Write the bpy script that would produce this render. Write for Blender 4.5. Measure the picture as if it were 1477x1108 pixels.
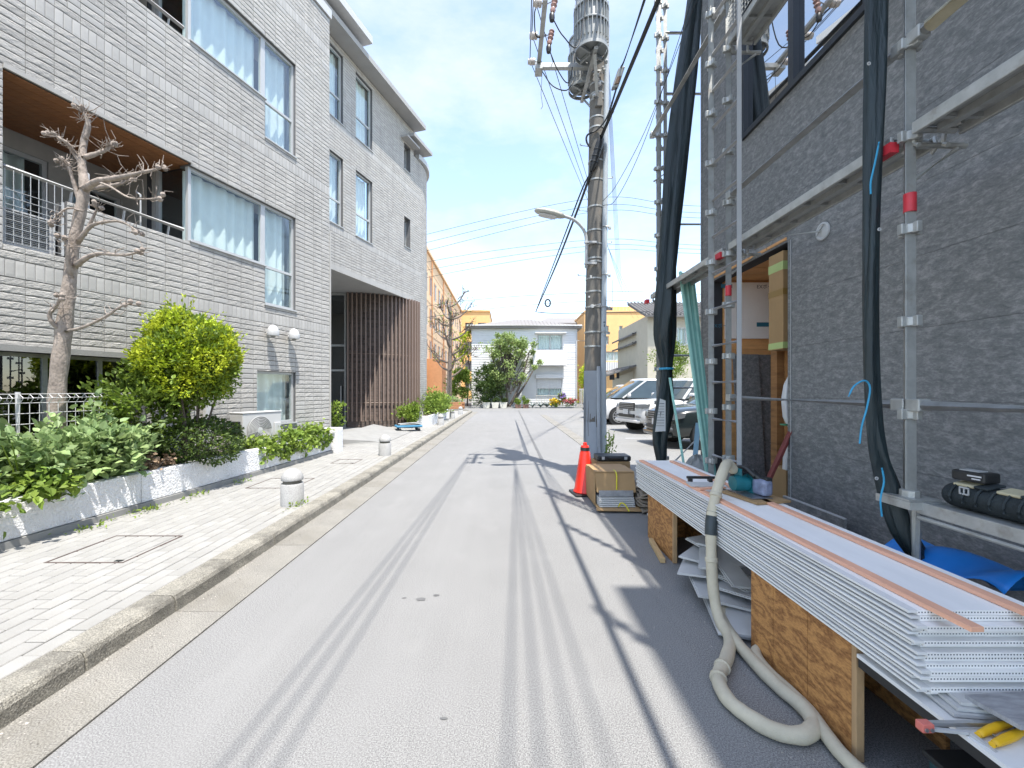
import bpy, bmesh, math, random
import numpy as np
from mathutils import Vector, Matrix

for o in list(bpy.data.objects):
    bpy.data.objects.remove(o)
S = bpy.context.scene
COL = S.collection
R = math.radians
rng = random.Random(11)
nrg = np.random.default_rng(11)

# ------------------------------------------------------------------ camera
cam = bpy.data.cameras.new('camera')
cam.sensor_width = 36.0
cam.lens = 36.0 * 612 / 1477
cam.shift_x = 8.5 / 1477
cam.shift_y = 8.0 / 1477
cam.clip_start = 0.05
cam.clip_end = 1000
CAM = bpy.data.objects.new('camera', cam)
COL.objects.link(CAM)
CAM.location = (0, 0, 1.475)
CAM.rotation_euler = (R(90), 0, 0)
S.camera = CAM

# ------------------------------------------------------------------ world and sun
TO_SUN = Vector((1.30, -2.5, 7.5)).normalized()
ELEV = math.asin(TO_SUN.z)
AZ = math.atan2(TO_SUN.x, TO_SUN.y)
W = bpy.data.worlds.new('World')
S.world = W
W.use_nodes = True
nt = W.node_tree
bg = nt.nodes['Background']
sky = nt.nodes.new('ShaderNodeTexSky')
sky.sky_type = 'NISHITA'
sky.sun_disc = False
sky.sun_elevation = ELEV
sky.sun_rotation = AZ
sky.air_density = 0.85
sky.dust_density = 0.5
sky.ozone_density = 2.6
tc = nt.nodes.new('ShaderNodeTexCoord')
mp = nt.nodes.new('ShaderNodeMapping')
mp.inputs['Scale'].default_value = (1.0, 1.0, 2.6)
nz = nt.nodes.new('ShaderNodeTexNoise')
nz.inputs['Scale'].default_value = 1.9
nz.inputs['Detail'].default_value = 9
nz.inputs['Roughness'].default_value = 0.62
rmp = nt.nodes.new('ShaderNodeValToRGB')
rmp.color_ramp.elements[0].position = 0.45
rmp.color_ramp.elements[0].color = (0.06, 0.06, 0.06, 1)
rmp.color_ramp.elements[1].position = 0.78
rmp.color_ramp.elements[1].color = (0.62, 0.62, 0.62, 1)
mx = nt.nodes.new('ShaderNodeMix')
mx.data_type = 'RGBA'
mx.inputs['B'].default_value = (2.3, 2.4, 2.6, 1)
L = nt.links.new
L(tc.outputs['Generated'], mp.inputs['Vector'])
L(mp.outputs['Vector'], nz.inputs['Vector'])
L(nz.outputs['Fac'], rmp.inputs['Fac'])
L(rmp.outputs['Color'], mx.inputs['Factor'])
L(sky.outputs['Color'], mx.inputs['A'])
tint = nt.nodes.new('ShaderNodeMix')
tint.data_type = 'RGBA'
tint.blend_type = 'MULTIPLY'
tint.inputs['Factor'].default_value = 1
tint.inputs['B'].default_value = (1.0, 0.91, 0.79, 1)
L(mx.outputs['Result'], tint.inputs['A'])
L(tint.outputs['Result'], bg.inputs['Color'])
bg.inputs['Strength'].default_value = 0.15

sun = bpy.data.lights.new('sun', 'SUN')
sun.energy = 2.05
sun.angle = R(0.53)
sun.color = (1.0, 0.955, 0.88)
SUN = bpy.data.objects.new('sun', sun)
COL.objects.link(SUN)
SUN.rotation_euler = TO_SUN.to_track_quat('Z', 'Y').to_euler()
SUN.location = (10, -20, 40)

vs = S.view_settings
vs.view_transform = 'Standard'
vs.look = 'None'
vs.gamma = 1
vs.use_curve_mapping = False
vs.exposure = 2.08
S.render.engine = 'CYCLES'
S.cycles.max_bounces = 7
S.cycles.diffuse_bounces = 4
S.cycles.transparent_max_bounces = 24

# ------------------------------------------------------------------ helpers
def world_of(o):
    if o is None:
        return Matrix.Identity(4)
    if o.parent is None:
        return o.matrix_basis.copy()
    return world_of(o.parent) @ o.matrix_parent_inverse @ o.matrix_basis

def setp(o, parent):
    if parent is not None:
        o.parent = parent
        o.matrix_parent_inverse = world_of(parent).inverted()

def tag(o, label=None, cat=None, group=None, kind=None):
    if label: o['label'] = label
    if cat: o['category'] = cat
    if group: o['group'] = group
    if kind: o['kind'] = kind
    return o

def thing(name, label, cat, loc=(0, 0, 0), group=None, rz=0.0):
    o = bpy.data.objects.new(name, None)
    o.empty_display_size = 0.1
    COL.objects.link(o)
    o.location = loc
    o.rotation_euler = (0, 0, rz)
    return tag(o, label, cat, group)

def kids(o):
    return [c for c in COL.objects if c.parent == o]

def copy_tree(o, parent=None, _map=None):
    if _map is None:
        _map = {}
        for c in COL.objects:
            if c.parent is not None:
                _map.setdefault(c.parent.name, []).append(c)
    c = o.copy()
    COL.objects.link(c)
    if parent is not None:
        c.parent = parent
        c.matrix_parent_inverse = o.matrix_parent_inverse.copy()
    for ch in _map.get(o.name, []):
        copy_tree(ch, c, _map)
    return c

def frame_from(d):
    d = Vector(d).normalized()
    up = Vector((0, 0, 1)) if abs(d.z) < 0.95 else Vector((0, 1, 0))
    a = d.cross(up).normalized()
    b = a.cross(d).normalized()
    return a, b, d

class MB:
    """collects shapes in world coordinates and links them as ONE mesh object"""
    def __init__(self):
        self.v = []
        self.f = []
    def add(self, vs, fs):
        k = len(self.v)
        self.v += [tuple(p) for p in vs]
        self.f += [tuple(i + k for i in q) for q in fs]
        return self
    def box(self, x0, x1, y0, y1, z0, z1):
        return self.add([(x0, y0, z0), (x1, y0, z0), (x1, y1, z0), (x0, y1, z0),
                         (x0, y0, z1), (x1, y0, z1), (x1, y1, z1), (x0, y1, z1)],
                        [(3, 2, 1, 0), (4, 5, 6, 7), (0, 1, 5, 4), (1, 2, 6, 5), (2, 3, 7, 6), (3, 0, 4, 7)])
    def obox(self, c, ex, ey, ez):
        """box about c with half-extent vectors ex, ey, ez"""
        c, ex, ey, ez = Vector(c), Vector(ex), Vector(ey), Vector(ez)
        vs = [c - ex - ey - ez, c + ex - ey - ez, c + ex + ey - ez, c - ex + ey - ez,
              c - ex - ey + ez, c + ex - ey + ez, c + ex + ey + ez, c - ex + ey + ez]
        return self.add(vs, [(3, 2, 1, 0), (4, 5, 6, 7), (0, 1, 5, 4), (1, 2, 6, 5), (2, 3, 7, 6), (3, 0, 4, 7)])
    def rbox(self, c, sx, sy, sz, rz=0, rx=0, ry=0):
        m = Matrix.Rotation(rz, 3, 'Z') @ Matrix.Rotation(ry, 3, 'Y') @ Matrix.Rotation(rx, 3, 'X')
        return self.obox(c, m @ Vector((sx / 2, 0, 0)), m @ Vector((0, sy / 2, 0)), m @ Vector((0, 0, sz / 2)))
    def bar(self, p0, p1, w, h):
        p0, p1 = Vector(p0), Vector(p1)
        a, b, d = frame_from(p1 - p0)
        return self.obox((p0 + p1) / 2, a * w / 2, (p1 - p0) / 2, b * h / 2)
    def quad(self, a, b, c, d):
        return self.add([a, b, c, d], [(0, 1, 2, 3)])
    def tube(self, pts, r, n=8, caps=True):
        pts = [Vector(p) for p in pts]
        rs = r if isinstance(r, (list, tuple)) else [r] * len(pts)
        a = None
        rings = []
        for i, p in enumerate(pts):
            if i == 0: d = pts[1] - pts[0]
            elif i == len(pts) - 1: d = pts[-1] - pts[-2]
            else: d = (pts[i + 1] - pts[i]).normalized() + (pts[i] - pts[i - 1]).normalized()
            if d.length < 1e-9: d = Vector((0, 0, 1))
            d.normalize()
            if a is None:
                a, b, _ = frame_from(d)
            else:
                a = a - d * a.dot(d)
                if a.length < 1e-6: a, b, _ = frame_from(d)
                a.normalize()
                b = d.cross(a)
            rings.append([p + (a * math.cos(t) + b * math.sin(t)) * rs[i] for t in [2 * math.pi * k / n for k in range(n)]])
        vs = [q for rg in rings for q in rg]
        fs = []
        for i in range(len(pts) - 1):
            for k in range(n):
                k2 = (k + 1) % n
                fs.append((i * n + k, i * n + k2, (i + 1) * n + k2, (i + 1) * n + k))
        if caps:
            fs.append(tuple(reversed(range(n))))
            fs.append(tuple(range((len(pts) - 1) * n, len(pts) * n)))
        return self.add(vs, fs)
    def cyl(self, p0, p1, r0, r1=None, n=12, caps=True):
        return self.tube([p0, p1], [r0, r0 if r1 is None else r1], n, caps)
    def lathe(self, c, prof, n=16, axis=(0, 0, 1)):
        a, b, d = frame_from(axis)
        c = Vector(c)
        vs = []
        for (r, z) in prof:
            for k in range(n):
                t = 2 * math.pi * k / n
                vs.append(c + (a * math.cos(t) + b * math.sin(t)) * r + d * z)
        fs = []
        for i in range(len(prof) - 1):
            for k in range(n):
                k2 = (k + 1) % n
                fs.append((i * n + k, i * n + k2, (i + 1) * n + k2, (i + 1) * n + k))
        fs.append(tuple(reversed(range(n))))
        fs.append(tuple(range((len(prof) - 1) * n, len(prof) * n)))
        return self.add(vs, fs)
    def loft(self, rings, caps=True):
        n = len(rings[0])
        vs = [p for r in rings for p in r]
        fs = []
        for i in range(len(rings) - 1):
            for k in range(n):
                k2 = (k + 1) % n
                fs.append((i * n + k, i * n + k2, (i + 1) * n + k2, (i + 1) * n + k))
        if caps:
            fs.append(tuple(reversed(range(n))))
            fs.append(tuple(range((len(rings) - 1) * n, len(rings) * n)))
        return self.add(vs, fs)
    def grid(self, fn, nu, nv):
        vs = [fn(i / nu, j / nv) for i in range(nu + 1) for j in range(nv + 1)]
        fs = [(i * (nv + 1) + j, (i + 1) * (nv + 1) + j, (i + 1) * (nv + 1) + j + 1, i * (nv + 1) + j + 1)
              for i in range(nu) for j in range(nv)]
        return self.add(vs, fs)
    def mesh(self, name, mat, smooth=None):
        me = bpy.data.meshes.new(name)
        me.from_pydata(self.v, [], self.f)
        me.materials.append(mat)
        if smooth is not None:
            me.polygons.foreach_set('use_smooth', [True] * len(me.polygons))
            me.set_sharp_from_angle(angle=R(smooth))
        me.update()
        return me
    def build(self, name, mat, parent=None, smooth=None, bevel=0, subsurf=0, kind=None, solid=0):
        me = self.mesh(name, mat, smooth)
        o = bpy.data.objects.new(name, me)
        COL.objects.link(o)
        setp(o, parent)
        if solid:
            m = o.modifiers.new('solid', 'SOLIDIFY'); m.thickness = solid
        if subsurf:
            m = o.modifiers.new('sub', 'SUBSURF'); m.levels = subsurf; m.render_levels = subsurf
        if bevel:
            m = o.modifiers.new('bevel', 'BEVEL'); m.width = bevel; m.segments = 2; m.limit_method = 'ANGLE'; m.angle_limit = R(40)
            m.harden_normals = False
        if kind: o['kind'] = kind
        return o

def np_mesh(name, V, F, mat, parent=None, kind=None, smooth=False):
    """V (N,3), F (M,k) numpy -> one mesh object"""
    me = bpy.data.meshes.new(name)
    V = np.asarray(V, dtype=np.float32)
    F = np.asarray(F, dtype=np.int32)
    k = F.shape[1]
    me.vertices.add(len(V)); me.vertices.foreach_set('co', V.ravel())
    me.loops.add(F.size); me.loops.foreach_set('vertex_index', F.ravel())
    me.polygons.add(len(F))
    me.polygons.foreach_set('loop_start', np.arange(0, F.size, k, dtype=np.int32))
    me.polygons.foreach_set('loop_total', np.full(len(F), k, dtype=np.int32))
    if smooth: me.polygons.foreach_set('use_smooth', np.ones(len(F), dtype=bool))
    me.materials.append(mat)
    me.update(calc_edges=True)
    me.validate()
    if not smooth: me.shade_flat()
    o = bpy.data.objects.new(name, me)
    COL.objects.link(o)
    setp(o, parent)
    if kind: o['kind'] = kind
    return o

def piece(name, me, parent, loc=(0, 0, 0), rot=None):
    o = bpy.data.objects.new(name, me)
    COL.objects.link(o)
    m = (rot.to_4x4() if rot is not None else Matrix.Identity(4))
    m.translation = Vector(loc)
    o.matrix_basis = m
    setp(o, parent)
    return o

def smoothpath(pts, k=6):
    """Catmull-Rom through points (tuples of any length)"""
    P = [np.array(p, float) for p in pts]
    P = [2 * P[0] - P[1]] + P + [2 * P[-1] - P[-2]]
    out = []
    for i in range(1, len(P) - 2):
        for j in range(k):
            t = j / k
            a, b, c, d = P[i - 1], P[i], P[i + 1], P[i + 2]
            out.append(0.5 * (2 * b + (c - a) * t + (2 * a - 5 * b + 4 * c - d) * t * t + (3 * b - a - 3 * c + d) * t ** 3))
    out.append(P[-2])
    return [tuple(p) for p in out]

def text_mesh(name, s, size, mat, parent, loc, rot, ext=0.0004):
    cu = bpy.data.curves.new(name, 'FONT')
    cu.body = s; cu.size = size; cu.extrude = ext
    t = bpy.data.objects.new(name + '_src', cu)
    COL.objects.link(t)
    dg = bpy.context.evaluated_depsgraph_get()
    me = bpy.data.meshes.new_from_object(t.evaluated_get(dg))
    bpy.data.objects.remove(t)
    me.materials.clear(); me.materials.append(mat)
    return piece(name, me, parent, loc, rot)

# ------------------------------------------------------------------ materials
MATS = {}
def mat(name, col, rough=0.6, var=0.12, scale=6.0, bump=0.0, bscale=60.0, metal=0.0, spec=0.5, island=0.0, objrand=0.0,
        detail=5, stretch=None, col2=None, transl=0.0, coat=0.0, bdist=0.01, speck=0.0, sscale=220.0):
    """principled material: base colour broken up by noise, per-piece variation, fine relief"""
    m = bpy.data.materials.new(name)
    m.use_nodes = True
    n = m.node_tree.nodes; l = m.node_tree.links
    p = n['Principled BSDF']
    p.inputs['Roughness'].default_value = rough
    p.inputs['Metallic'].default_value = metal
    p.inputs['Specular IOR Level'].default_value = spec
    p.inputs['Coat Weight'].default_value = coat
    tcn = n.new('ShaderNodeTexCoord')
    vec = tcn.outputs['Object']
    if objrand:
        oi = n.new('ShaderNodeObjectInfo')
        va = n.new('ShaderNodeVectorMath'); va.operation = 'MULTIPLY_ADD'
        cb = n.new('ShaderNodeCombineXYZ')
        for i in range(3): l.new(oi.outputs['Random'], cb.inputs[i])
        va.inputs[1].default_value = (37, 17, 53)
        l.new(cb.outputs[0], va.inputs[0]); l.new(vec, va.inputs[2])
        vec = va.outputs[0]
    if stretch:
        mpn = n.new('ShaderNodeMapping'); mpn.inputs['Scale'].default_value = stretch
        l.new(vec, mpn.inputs['Vector']); vec = mpn.outputs['Vector']
    nz = n.new('ShaderNodeTexNoise')
    nz.inputs['Scale'].default_value = scale; nz.inputs['Detail'].default_value = detail; nz.inputs['Roughness'].default_value = 0.6
    l.new(vec, nz.inputs['Vector'])
    c = Vector(col[:3])
    if col2 is None:
        ca, cb_ = c * (1 - var), c * (1 + var)
    else:
        ca, cb_ = c, Vector(col2[:3])
    rp = n.new('ShaderNodeValToRGB')
    rp.color_ramp.elements[0].position = 0.3; rp.color_ramp.elements[1].position = 0.7
    rp.color_ramp.elements[0].color = (*ca, 1); rp.color_ramp.elements[1].color = (*[min(1, x) for x in cb_], 1)
    l.new(nz.outputs['Fac'], rp.inputs['Fac'])
    out = rp.outputs['Color']
    if speck:
        n3 = n.new('ShaderNodeTexNoise'); n3.inputs['Scale'].default_value = sscale; n3.inputs['Detail'].default_value = 2
        l.new(tcn.outputs['Object'], n3.inputs['Vector'])
        mr = n.new('ShaderNodeMapRange')
        mr.inputs['From Min'].default_value = 0.35; mr.inputs['From Max'].default_value = 0.65
        mr.inputs['To Min'].default_value = 1 - speck; mr.inputs['To Max'].default_value = 1 + speck
        l.new(n3.outputs['Fac'], mr.inputs['Value'])
        ms = n.new('ShaderNodeMix'); ms.data_type = 'RGBA'; ms.blend_type = 'MULTIPLY'; ms.inputs['Factor'].default_value = 1
        l.new(out, ms.inputs['A']); l.new(mr.outputs['Result'], ms.inputs['B']); out = ms.outputs['Result']
    for amt, typ in ((island, 'I'), (objrand, 'O')):
        if not amt: continue
        if typ == 'I':
            g = n.new('ShaderNodeNewGeometry'); src = g.outputs['Random Per Island']
        else:
            src = oi.outputs['Random']
        mr = n.new('ShaderNodeMapRange')
        mr.inputs['To Min'].default_value = 1 - amt; mr.inputs['To Max'].default_value = 1 + amt
        l.new(src, mr.inputs['Value'])
        ms = n.new('ShaderNodeMix'); ms.data_type = 'RGBA'; ms.blend_type = 'MULTIPLY'; ms.inputs['Factor'].default_value = 1
        l.new(out, ms.inputs['A']); l.new(mr.outputs['Result'], ms.inputs['B']); out = ms.outputs['Result']
    l.new(out, p.inputs['Base Color'])
    if bump:
        n2 = n.new('ShaderNodeTexNoise'); n2.inputs['Scale'].default_value = bscale; n2.inputs['Detail'].default_value = 4
        l.new(vec, n2.inputs['Vector'])
        bp = n.new('ShaderNodeBump'); bp.inputs['Strength'].default_value = bump; bp.inputs['Distance'].default_value = bdist
        l.new(n2.outputs['Fac'], bp.inputs['Height']); l.new(bp.outputs['Normal'], p.inputs['Normal'])
    if transl:
        tr = n.new('ShaderNodeBsdfTranslucent'); l.new(out, tr.inputs['Color'])
        mxs = n.new('ShaderNodeMixShader'); mxs.inputs['Fac'].default_value = transl
        o = n['Material Output']
        l.new(p.outputs['BSDF'], mxs.inputs[1]); l.new(tr.outputs['BSDF'], mxs.inputs[2]); l.new(mxs.outputs[0], o.inputs['Surface'])
    MATS[name] = m
    return m

def glass_mat(name, tint=(0.82, 0.93, 0.93), refl=0.12, rough=0.01, top=0.8):
    m = bpy.data.materials.new(name); m.use_nodes = True
    n = m.node_tree.nodes; l = m.node_tree.links
    n.remove(n['Principled BSDF'])
    t = n.new('ShaderNodeBsdfTransparent'); t.inputs['Color'].default_value = (*tint, 1)
    g = n.new('ShaderNodeBsdfGlossy'); g.inputs['Roughness'].default_value = rough
    lw = n.new('ShaderNodeLayerWeight'); lw.inputs['Blend'].default_value = 0.25
    mr = n.new('ShaderNodeMapRange'); mr.inputs['To Min'].default_value = refl; mr.inputs['To Max'].default_value = top
    l.new(lw.outputs['Fresnel'], mr.inputs['Value'])
    mxs = n.new('ShaderNodeMixShader')
    l.new(mr.outputs['Result'], mxs.inputs['Fac']); l.new(t.outputs[0], mxs.inputs[1]); l.new(g.outputs[0], mxs.inputs[2])
    l.new(mxs.outputs[0], n['Material Output'].inputs['Surface'])
    return m

def add_wear(m, col, scale, lo, hi, amount, vec_scale=(1, 1, 1)):
    """stains with a shape of their own, mixed over the base colour"""
    n = m.node_tree.nodes; l = m.node_tree.links
    p = n['Principled BSDF']
    src = p.inputs['Base Color'].links[0].from_socket
    tcn = n.new('ShaderNodeTexCoord'); mpn = n.new('ShaderNodeMapping'); mpn.inputs['Scale'].default_value = vec_scale
    nz = n.new('ShaderNodeTexNoise'); nz.inputs['Scale'].default_value = scale; nz.inputs['Detail'].default_value = 8; nz.inputs['Roughness'].default_value = 0.65
    mr = n.new('ShaderNodeMapRange'); mr.inputs['From Min'].default_value = lo; mr.inputs['From Max'].default_value = hi
    mr.inputs['To Max'].default_value = amount
    l.new(tcn.outputs['Object'], mpn.inputs['Vector']); l.new(mpn.outputs['Vector'], nz.inputs['Vector']); l.new(nz.outputs['Fac'], mr.inputs['Value'])
    mixn = n.new('ShaderNodeMix'); mixn.data_type = 'RGBA'; mixn.inputs['B'].default_value = (*col, 1)
    l.new(mr.outputs['Result'], mixn.inputs['Factor']); l.new(src, mixn.inputs['A']); l.new(mixn.outputs['Result'], p.inputs['Base Color'])
    return m

m_asphalt = mat('asphalt', (0.205, 0.203, 0.199), 0.9, 0.05, 1.3, 0.08, 300, speck=0.42, sscale=165, bdist=0.004)
add_wear(m_asphalt, (0.18, 0.178, 0.175), 0.55, 0.5, 0.72, 0.5, (1.3, 0.35, 1))
add_wear(m_asphalt, (0.26, 0.258, 0.25), 3.0, 0.56, 0.75, 0.45, (1, 0.5, 1))
add_wear(m_asphalt, (0.235, 0.233, 0.228), 1.1, 0.5, 0.7, 0.5, (1.6, 0.06, 1))
m_asphalt2 = mat('parking_asphalt', (0.21, 0.208, 0.2), 0.9, 0.1, 0.8, 0.3, 250, speck=0.4, sscale=200, bdist=0.006)
m_groundm = mat('ground_soil', (0.16, 0.155, 0.145), 0.95, 0.12, 0.4)
m_tar = mat('tar_seam', (0.12, 0.12, 0.12), 0.8, 0.2, 6)
m_gutter = mat('gutter_concrete', (0.222, 0.211, 0.188), 0.9, 0.14, 3.5, 0.4, 160, speck=0.45, sscale=150)
add_wear(m_gutter, (0.15, 0.135, 0.105), 1.6, 0.5, 0.75, 0.6, (1, 0.4, 1))
m_kerb = mat('kerb_concrete', (0.245, 0.23, 0.195), 0.92, 0.2, 5, 0.9, 90, objrand=0.1, speck=0.45, sscale=170)
add_wear(m_kerb, (0.075, 0.07, 0.06), 5.0, 0.52, 0.72, 0.75)
m_paver = mat('paver', (0.285, 0.278, 0.262), 0.85, 0.06, 5, 0.25, 200, island=0.065, objrand=0.065, speck=0.12, sscale=300)
add_wear(m_paver, (0.22, 0.21, 0.185), 1.1, 0.5, 0.75, 0.5)
m_grout = mat('paver_joint', (0.14, 0.132, 0.11), 0.95, 0.15, 20)
m_iron = mat('cover_iron', (0.12, 0.09, 0.08), 0.7, 0.3, 20, metal=0.3)
m_white_stucco = mat('white_stucco', (0.78, 0.775, 0.775), 0.92, 0.05, 5, 1.0, 38, bdist=0.03)
add_wear(m_white_stucco, (0.5, 0.49, 0.47), 3.0, 0.55, 0.8, 0.4, (1, 1, 0.3))
m_concrete = mat('concrete', (0.26, 0.257, 0.245), 0.85, 0.12, 4, 0.2, 60)
m_mortar = mat('mortar', (0.13, 0.13, 0.132), 0.95, 0.1, 10)
TILE_ARGS = dict(col=(0.395, 0.378, 0.35), rough=0.88, var=0.10, scale=9, bump=0.7, bscale=42, island=0.08, objrand=0.08, bdist=0.012, speck=0.14, sscale=90)
m_tile = mat('split_tile', stretch=(1, .7, 1.4), **TILE_ARGS)
m_tile_piece = mat('split_tile_near', stretch=(.7, 1.4, 1), **{**TILE_ARGS, 'island': 0.0, 'objrand': 0.10, 'col': (0.375, 0.359, 0.333)})
m_tile_flat = mat('smooth_tile', (0.395, 0.38, 0.355), 0.7, 0.05, 14, 0.05, 60, island=0.09, objrand=0.09)
add_wear(m_tile, (0.235, 0.225, 0.21), 2.2, 0.5, 0.75, 0.45, (1.6, 1.6, 0.16))
add_wear(m_tile_flat, (0.25, 0.24, 0.225), 2.2, 0.5, 0.75, 0.4, (1.6, 1.6, 0.16))
m_render = mat('painted_soffit', (0.34, 0.335, 0.325), 0.8, 0.05, 3)
m_whitepaint = mat('white_metal', (0.5, 0.5, 0.495), 0.45, 0.04, 10)
m_alu = mat('white_aluminium', (0.45, 0.455, 0.455), 0.4, 0.04, 6)
m_soffit_wood = mat('soffit_wood', (0.27, 0.115, 0.045), 0.6, 0.25, 5, stretch=(1, 8, 1))
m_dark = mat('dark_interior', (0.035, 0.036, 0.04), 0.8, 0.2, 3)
m_curtain = mat('curtain', (0.84, 0.85, 0.84), 0.9, 0.04, 5, transl=0.2)
m_glass = glass_mat('window_glass', (0.94, 0.985, 0.98), 0.03, top=0.2)
m_glass_dark = glass_mat('dark_glass', (0.35, 0.40, 0.42), 0.12)
m_slat = mat('brown_slat', (0.225, 0.165, 0.135), 0.6, 0.1, 4, stretch=(6, 6, 0.6))
m_darkbrick = mat('dark_brick', (0.135, 0.105, 0.09), 0.85, 0.2, 14, 0.4, 60, island=0.25)
m_black = mat('black_plastic', (0.018, 0.019, 0.02), 0.45, 0.2, 20)
m_cable = mat('cable_rubber', (0.022, 0.025, 0.028), 0.6, 0.1, 20)
m_galv = mat('galvanised_steel', (0.42, 0.425, 0.41), 0.5, 0.14, 14, 0.15, 80, metal=0.55)
add_wear(m_galv, (0.22, 0.19, 0.15), 9, 0.56, 0.74, 0.6)
m_red = mat('red_paint', (0.52, 0.03, 0.045), 0.5, 0.1, 20)
# ================================================================== the ground
def sheet(name, pts, z, m):
    mb = MB(); mb.add([(x, y, z) for x, y in pts], [tuple(range(len(pts)))])
    o = mb.build(name, m); o['kind'] = 'structure'; return o

sheet('ground', [(-220, -60), (220, -60), (220, 400), (-220, 400)], -0.02, m_groundm)
road = sheet('road', [(-60, -14), (70, -14), (70, 33.6), (-60, 33.6)], 0.0, m_asphalt)
sheet('parking_lot', [(2.34, 6.0), (24, 6.0), (24, 24.5), (2.46, 24.5)], 0.004, m_asphalt2)
seam = sheet('road_seam', [(0.72, 8.9), (0.79, 8.9), (0.80, 14), (0.86, 20), (0.90, 30), (0.84, 30), (0.79, 20), (0.74, 14)], 0.005, m_tar)
# oil spots
mb = MB()
for (x, y, r) in ((-0.60, 2.98, .026), (-0.50, 3.04, .018), (-0.72, 3.0, .010), (-0.28, 1.9, .012)):
    n = 9
    mb.add([(x + r * 1.4 * math.cos(6.283 * k / n) * rng.uniform(.7, 1.2), y + r * math.sin(6.283 * k / n) * rng.uniform(.6, 1.2), .0035) for k in range(n)], [tuple(range(n))])
o = mb.build('oil_stain', m_tar); o['kind'] = 'structure'

# gutters: concrete channel segments 0.6 m long
SW = 0.12      # height of the left sidewalk
def strip(name, x0, x1, y0, y1, z, m, seg, gap=0.006, skew=0.0, pname='slab'):
    mb = MB(); mb.box(x0, x1, y0, y1, -0.02, z - 0.006)
    root = mb.build(name, m_grout); root['kind'] = 'structure'
    me = MB().box(-(x1 - x0) / 2, (x1 - x0) / 2, -(seg - gap) / 2, (seg - gap) / 2, -0.03, 0).mesh(pname, m)
    y = y0 + seg / 2
    while y < y1:
        piece(pname, me, root, ((x0 + x1) / 2 + skew * (y - y0), y, z + rng.uniform(-.0012, .0012)))
        y += seg
    return root
strip('gutter', -2.185, -1.84, -2.0, 27.4, 0.010, m_gutter, 1.2)
mbx = None
strip('gutter', 1.98, 2.32, 6.6, 24.6, 0.010, m_gutter, 1.2)
# kerb stones
kb = MB().box(-2.34, -2.20, -2.0, 27.2, -0.02, 0.09).build('kerb', m_grout); kb['kind'] = 'structure'
ks = []
for s in range(3):
    r2 = random.Random(s)
    pr = [(-0.09, -0.1), (0.098, -0.1), (0.090, 0.085 + r2.uniform(-.004, .004)), (0.075, 0.112), (0.055, 0.120), (-0.09, 0.120)]
    mb = MB()
    stn = [-0.297, -0.29, -0.15, 0.0, 0.15, 0.29, 0.297]
    mb.loft([[(x + r2.uniform(-.003, .003) * (0 if j in (0, 6) else 1) - (0.004 if j in (0, 6) else 0) * (1 if x > 0 else 0), yy, z + (-0.004 if j in (0, 6) and z > 0 else r2.uniform(-.0015, .0015))) for (x, z) in pr] for j, yy in enumerate(stn)])
    ks.append(mb.mesh('kerb_stone', m_kerb))
y = -1.7
while y < 27.2:
    piece('kerb_stone', ks[rng.randrange(3)], kb, (-2.27 + rng.uniform(-.003, .003), y, rng.uniform(-.002, .002)))
    y += 0.6
# rounded corner of the sidewalk into the cross street
CCX, CCY, CR = -5.2, 27.0, 3.0
mb = MB()
arc = [(CCX + CR * math.cos(t), CCY + CR * math.sin(t)) for t in [R(90) * k / 12 for k in range(13)]]
arci = [(CCX + (CR - .18) * math.cos(t), CCY + (CR - .18) * math.sin(t)) for t in [R(90) * k / 12 for k in range(13)]]
for k in range(12):
    a, b, c, d = arci[k], arc[k], arc[k + 1], arci[k + 1]
    mb.add([(*a, 0), (*b, 0), (*c, 0), (*d, 0), (*a, SW), (*b, SW - .012), (*c, SW - .012), (*d, SW)], [(3, 2, 1, 0), (4, 5, 6, 7), (1, 2, 6, 5), (3, 0, 4, 7), (0, 1, 5, 4), (2, 3, 7, 6)])
mb.build('kerb_corner', m_kerb)['kind'] = 'structure'

# sidewalk: bedding + pavers in running bond
sw = MB().add([(-2.36, -2, SW - .012), (-2.36, 27, SW - .012)] + [(x, y, SW - .012) for x, y in arci] + [(-14, 29.8, SW - .012), (-14, -2, SW - .012)],
              [tuple(reversed(range(17)))]).build('sidewalk', m_grout)
sw['kind'] = 'structure'
PW, PL = 0.115, 0.232
def paver_proto(w, l):
    mb = MB(); c = .005; a, b = w / 2 - .0042, l / 2 - .0042
    mb.add([(-a, -b, -.03), (a, -b, -.03), (a, b, -.03), (-a, b, -.03), (-a, -b, -c), (a, -b, -c), (a, b, -c), (-a, b, -c),
            (-a + c, -b + c, 0), (a - c, -b + c, 0), (a - c, b - c, 0), (-a + c, b - c, 0)],
           [(0, 1, 5, 4), (1, 2, 6, 5), (2, 3, 7, 6), (3, 0, 4, 7), (4, 5, 9, 8), (5, 6, 10, 9), (6, 7, 11, 10), (7, 4, 8, 11), (8, 9, 10, 11)])
    return mb
pp = paver_proto(PW, PL)
pm = pp.mesh('paver', m_paver)
cand = []
covers = [(-3.30, 3.62, .62, .62), (-3.25, 6.15, .66, .66), (-3.0, 8.0, .45, .45)]
nrow = 17
for i in range(nrow):
    x = -2.36 - PW * (i + .5)
    y = -1.2 + (i % 2) * PL / 2
    while y < 26.8:
        if x < -3.9 + 0.0 and 2 < y < 9.6 and x < -4.55 + .098 * (y - 2):
            pass
        else:
            cand.append((x, y))
        y += PL
def inview(x, y):
    return y > 0.5 and (730 + 612 * x / y) > -20 and (562 + 612 * 1.355 / y) < 1120
cand.sort(key=lambda c: (0 if inview(*c) else 1, c[1]))
for (x, y) in cand[:300]:
    piece('paver', pm, sw, (x, y, SW + rng.uniform(-.0015, .0015)))
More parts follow.
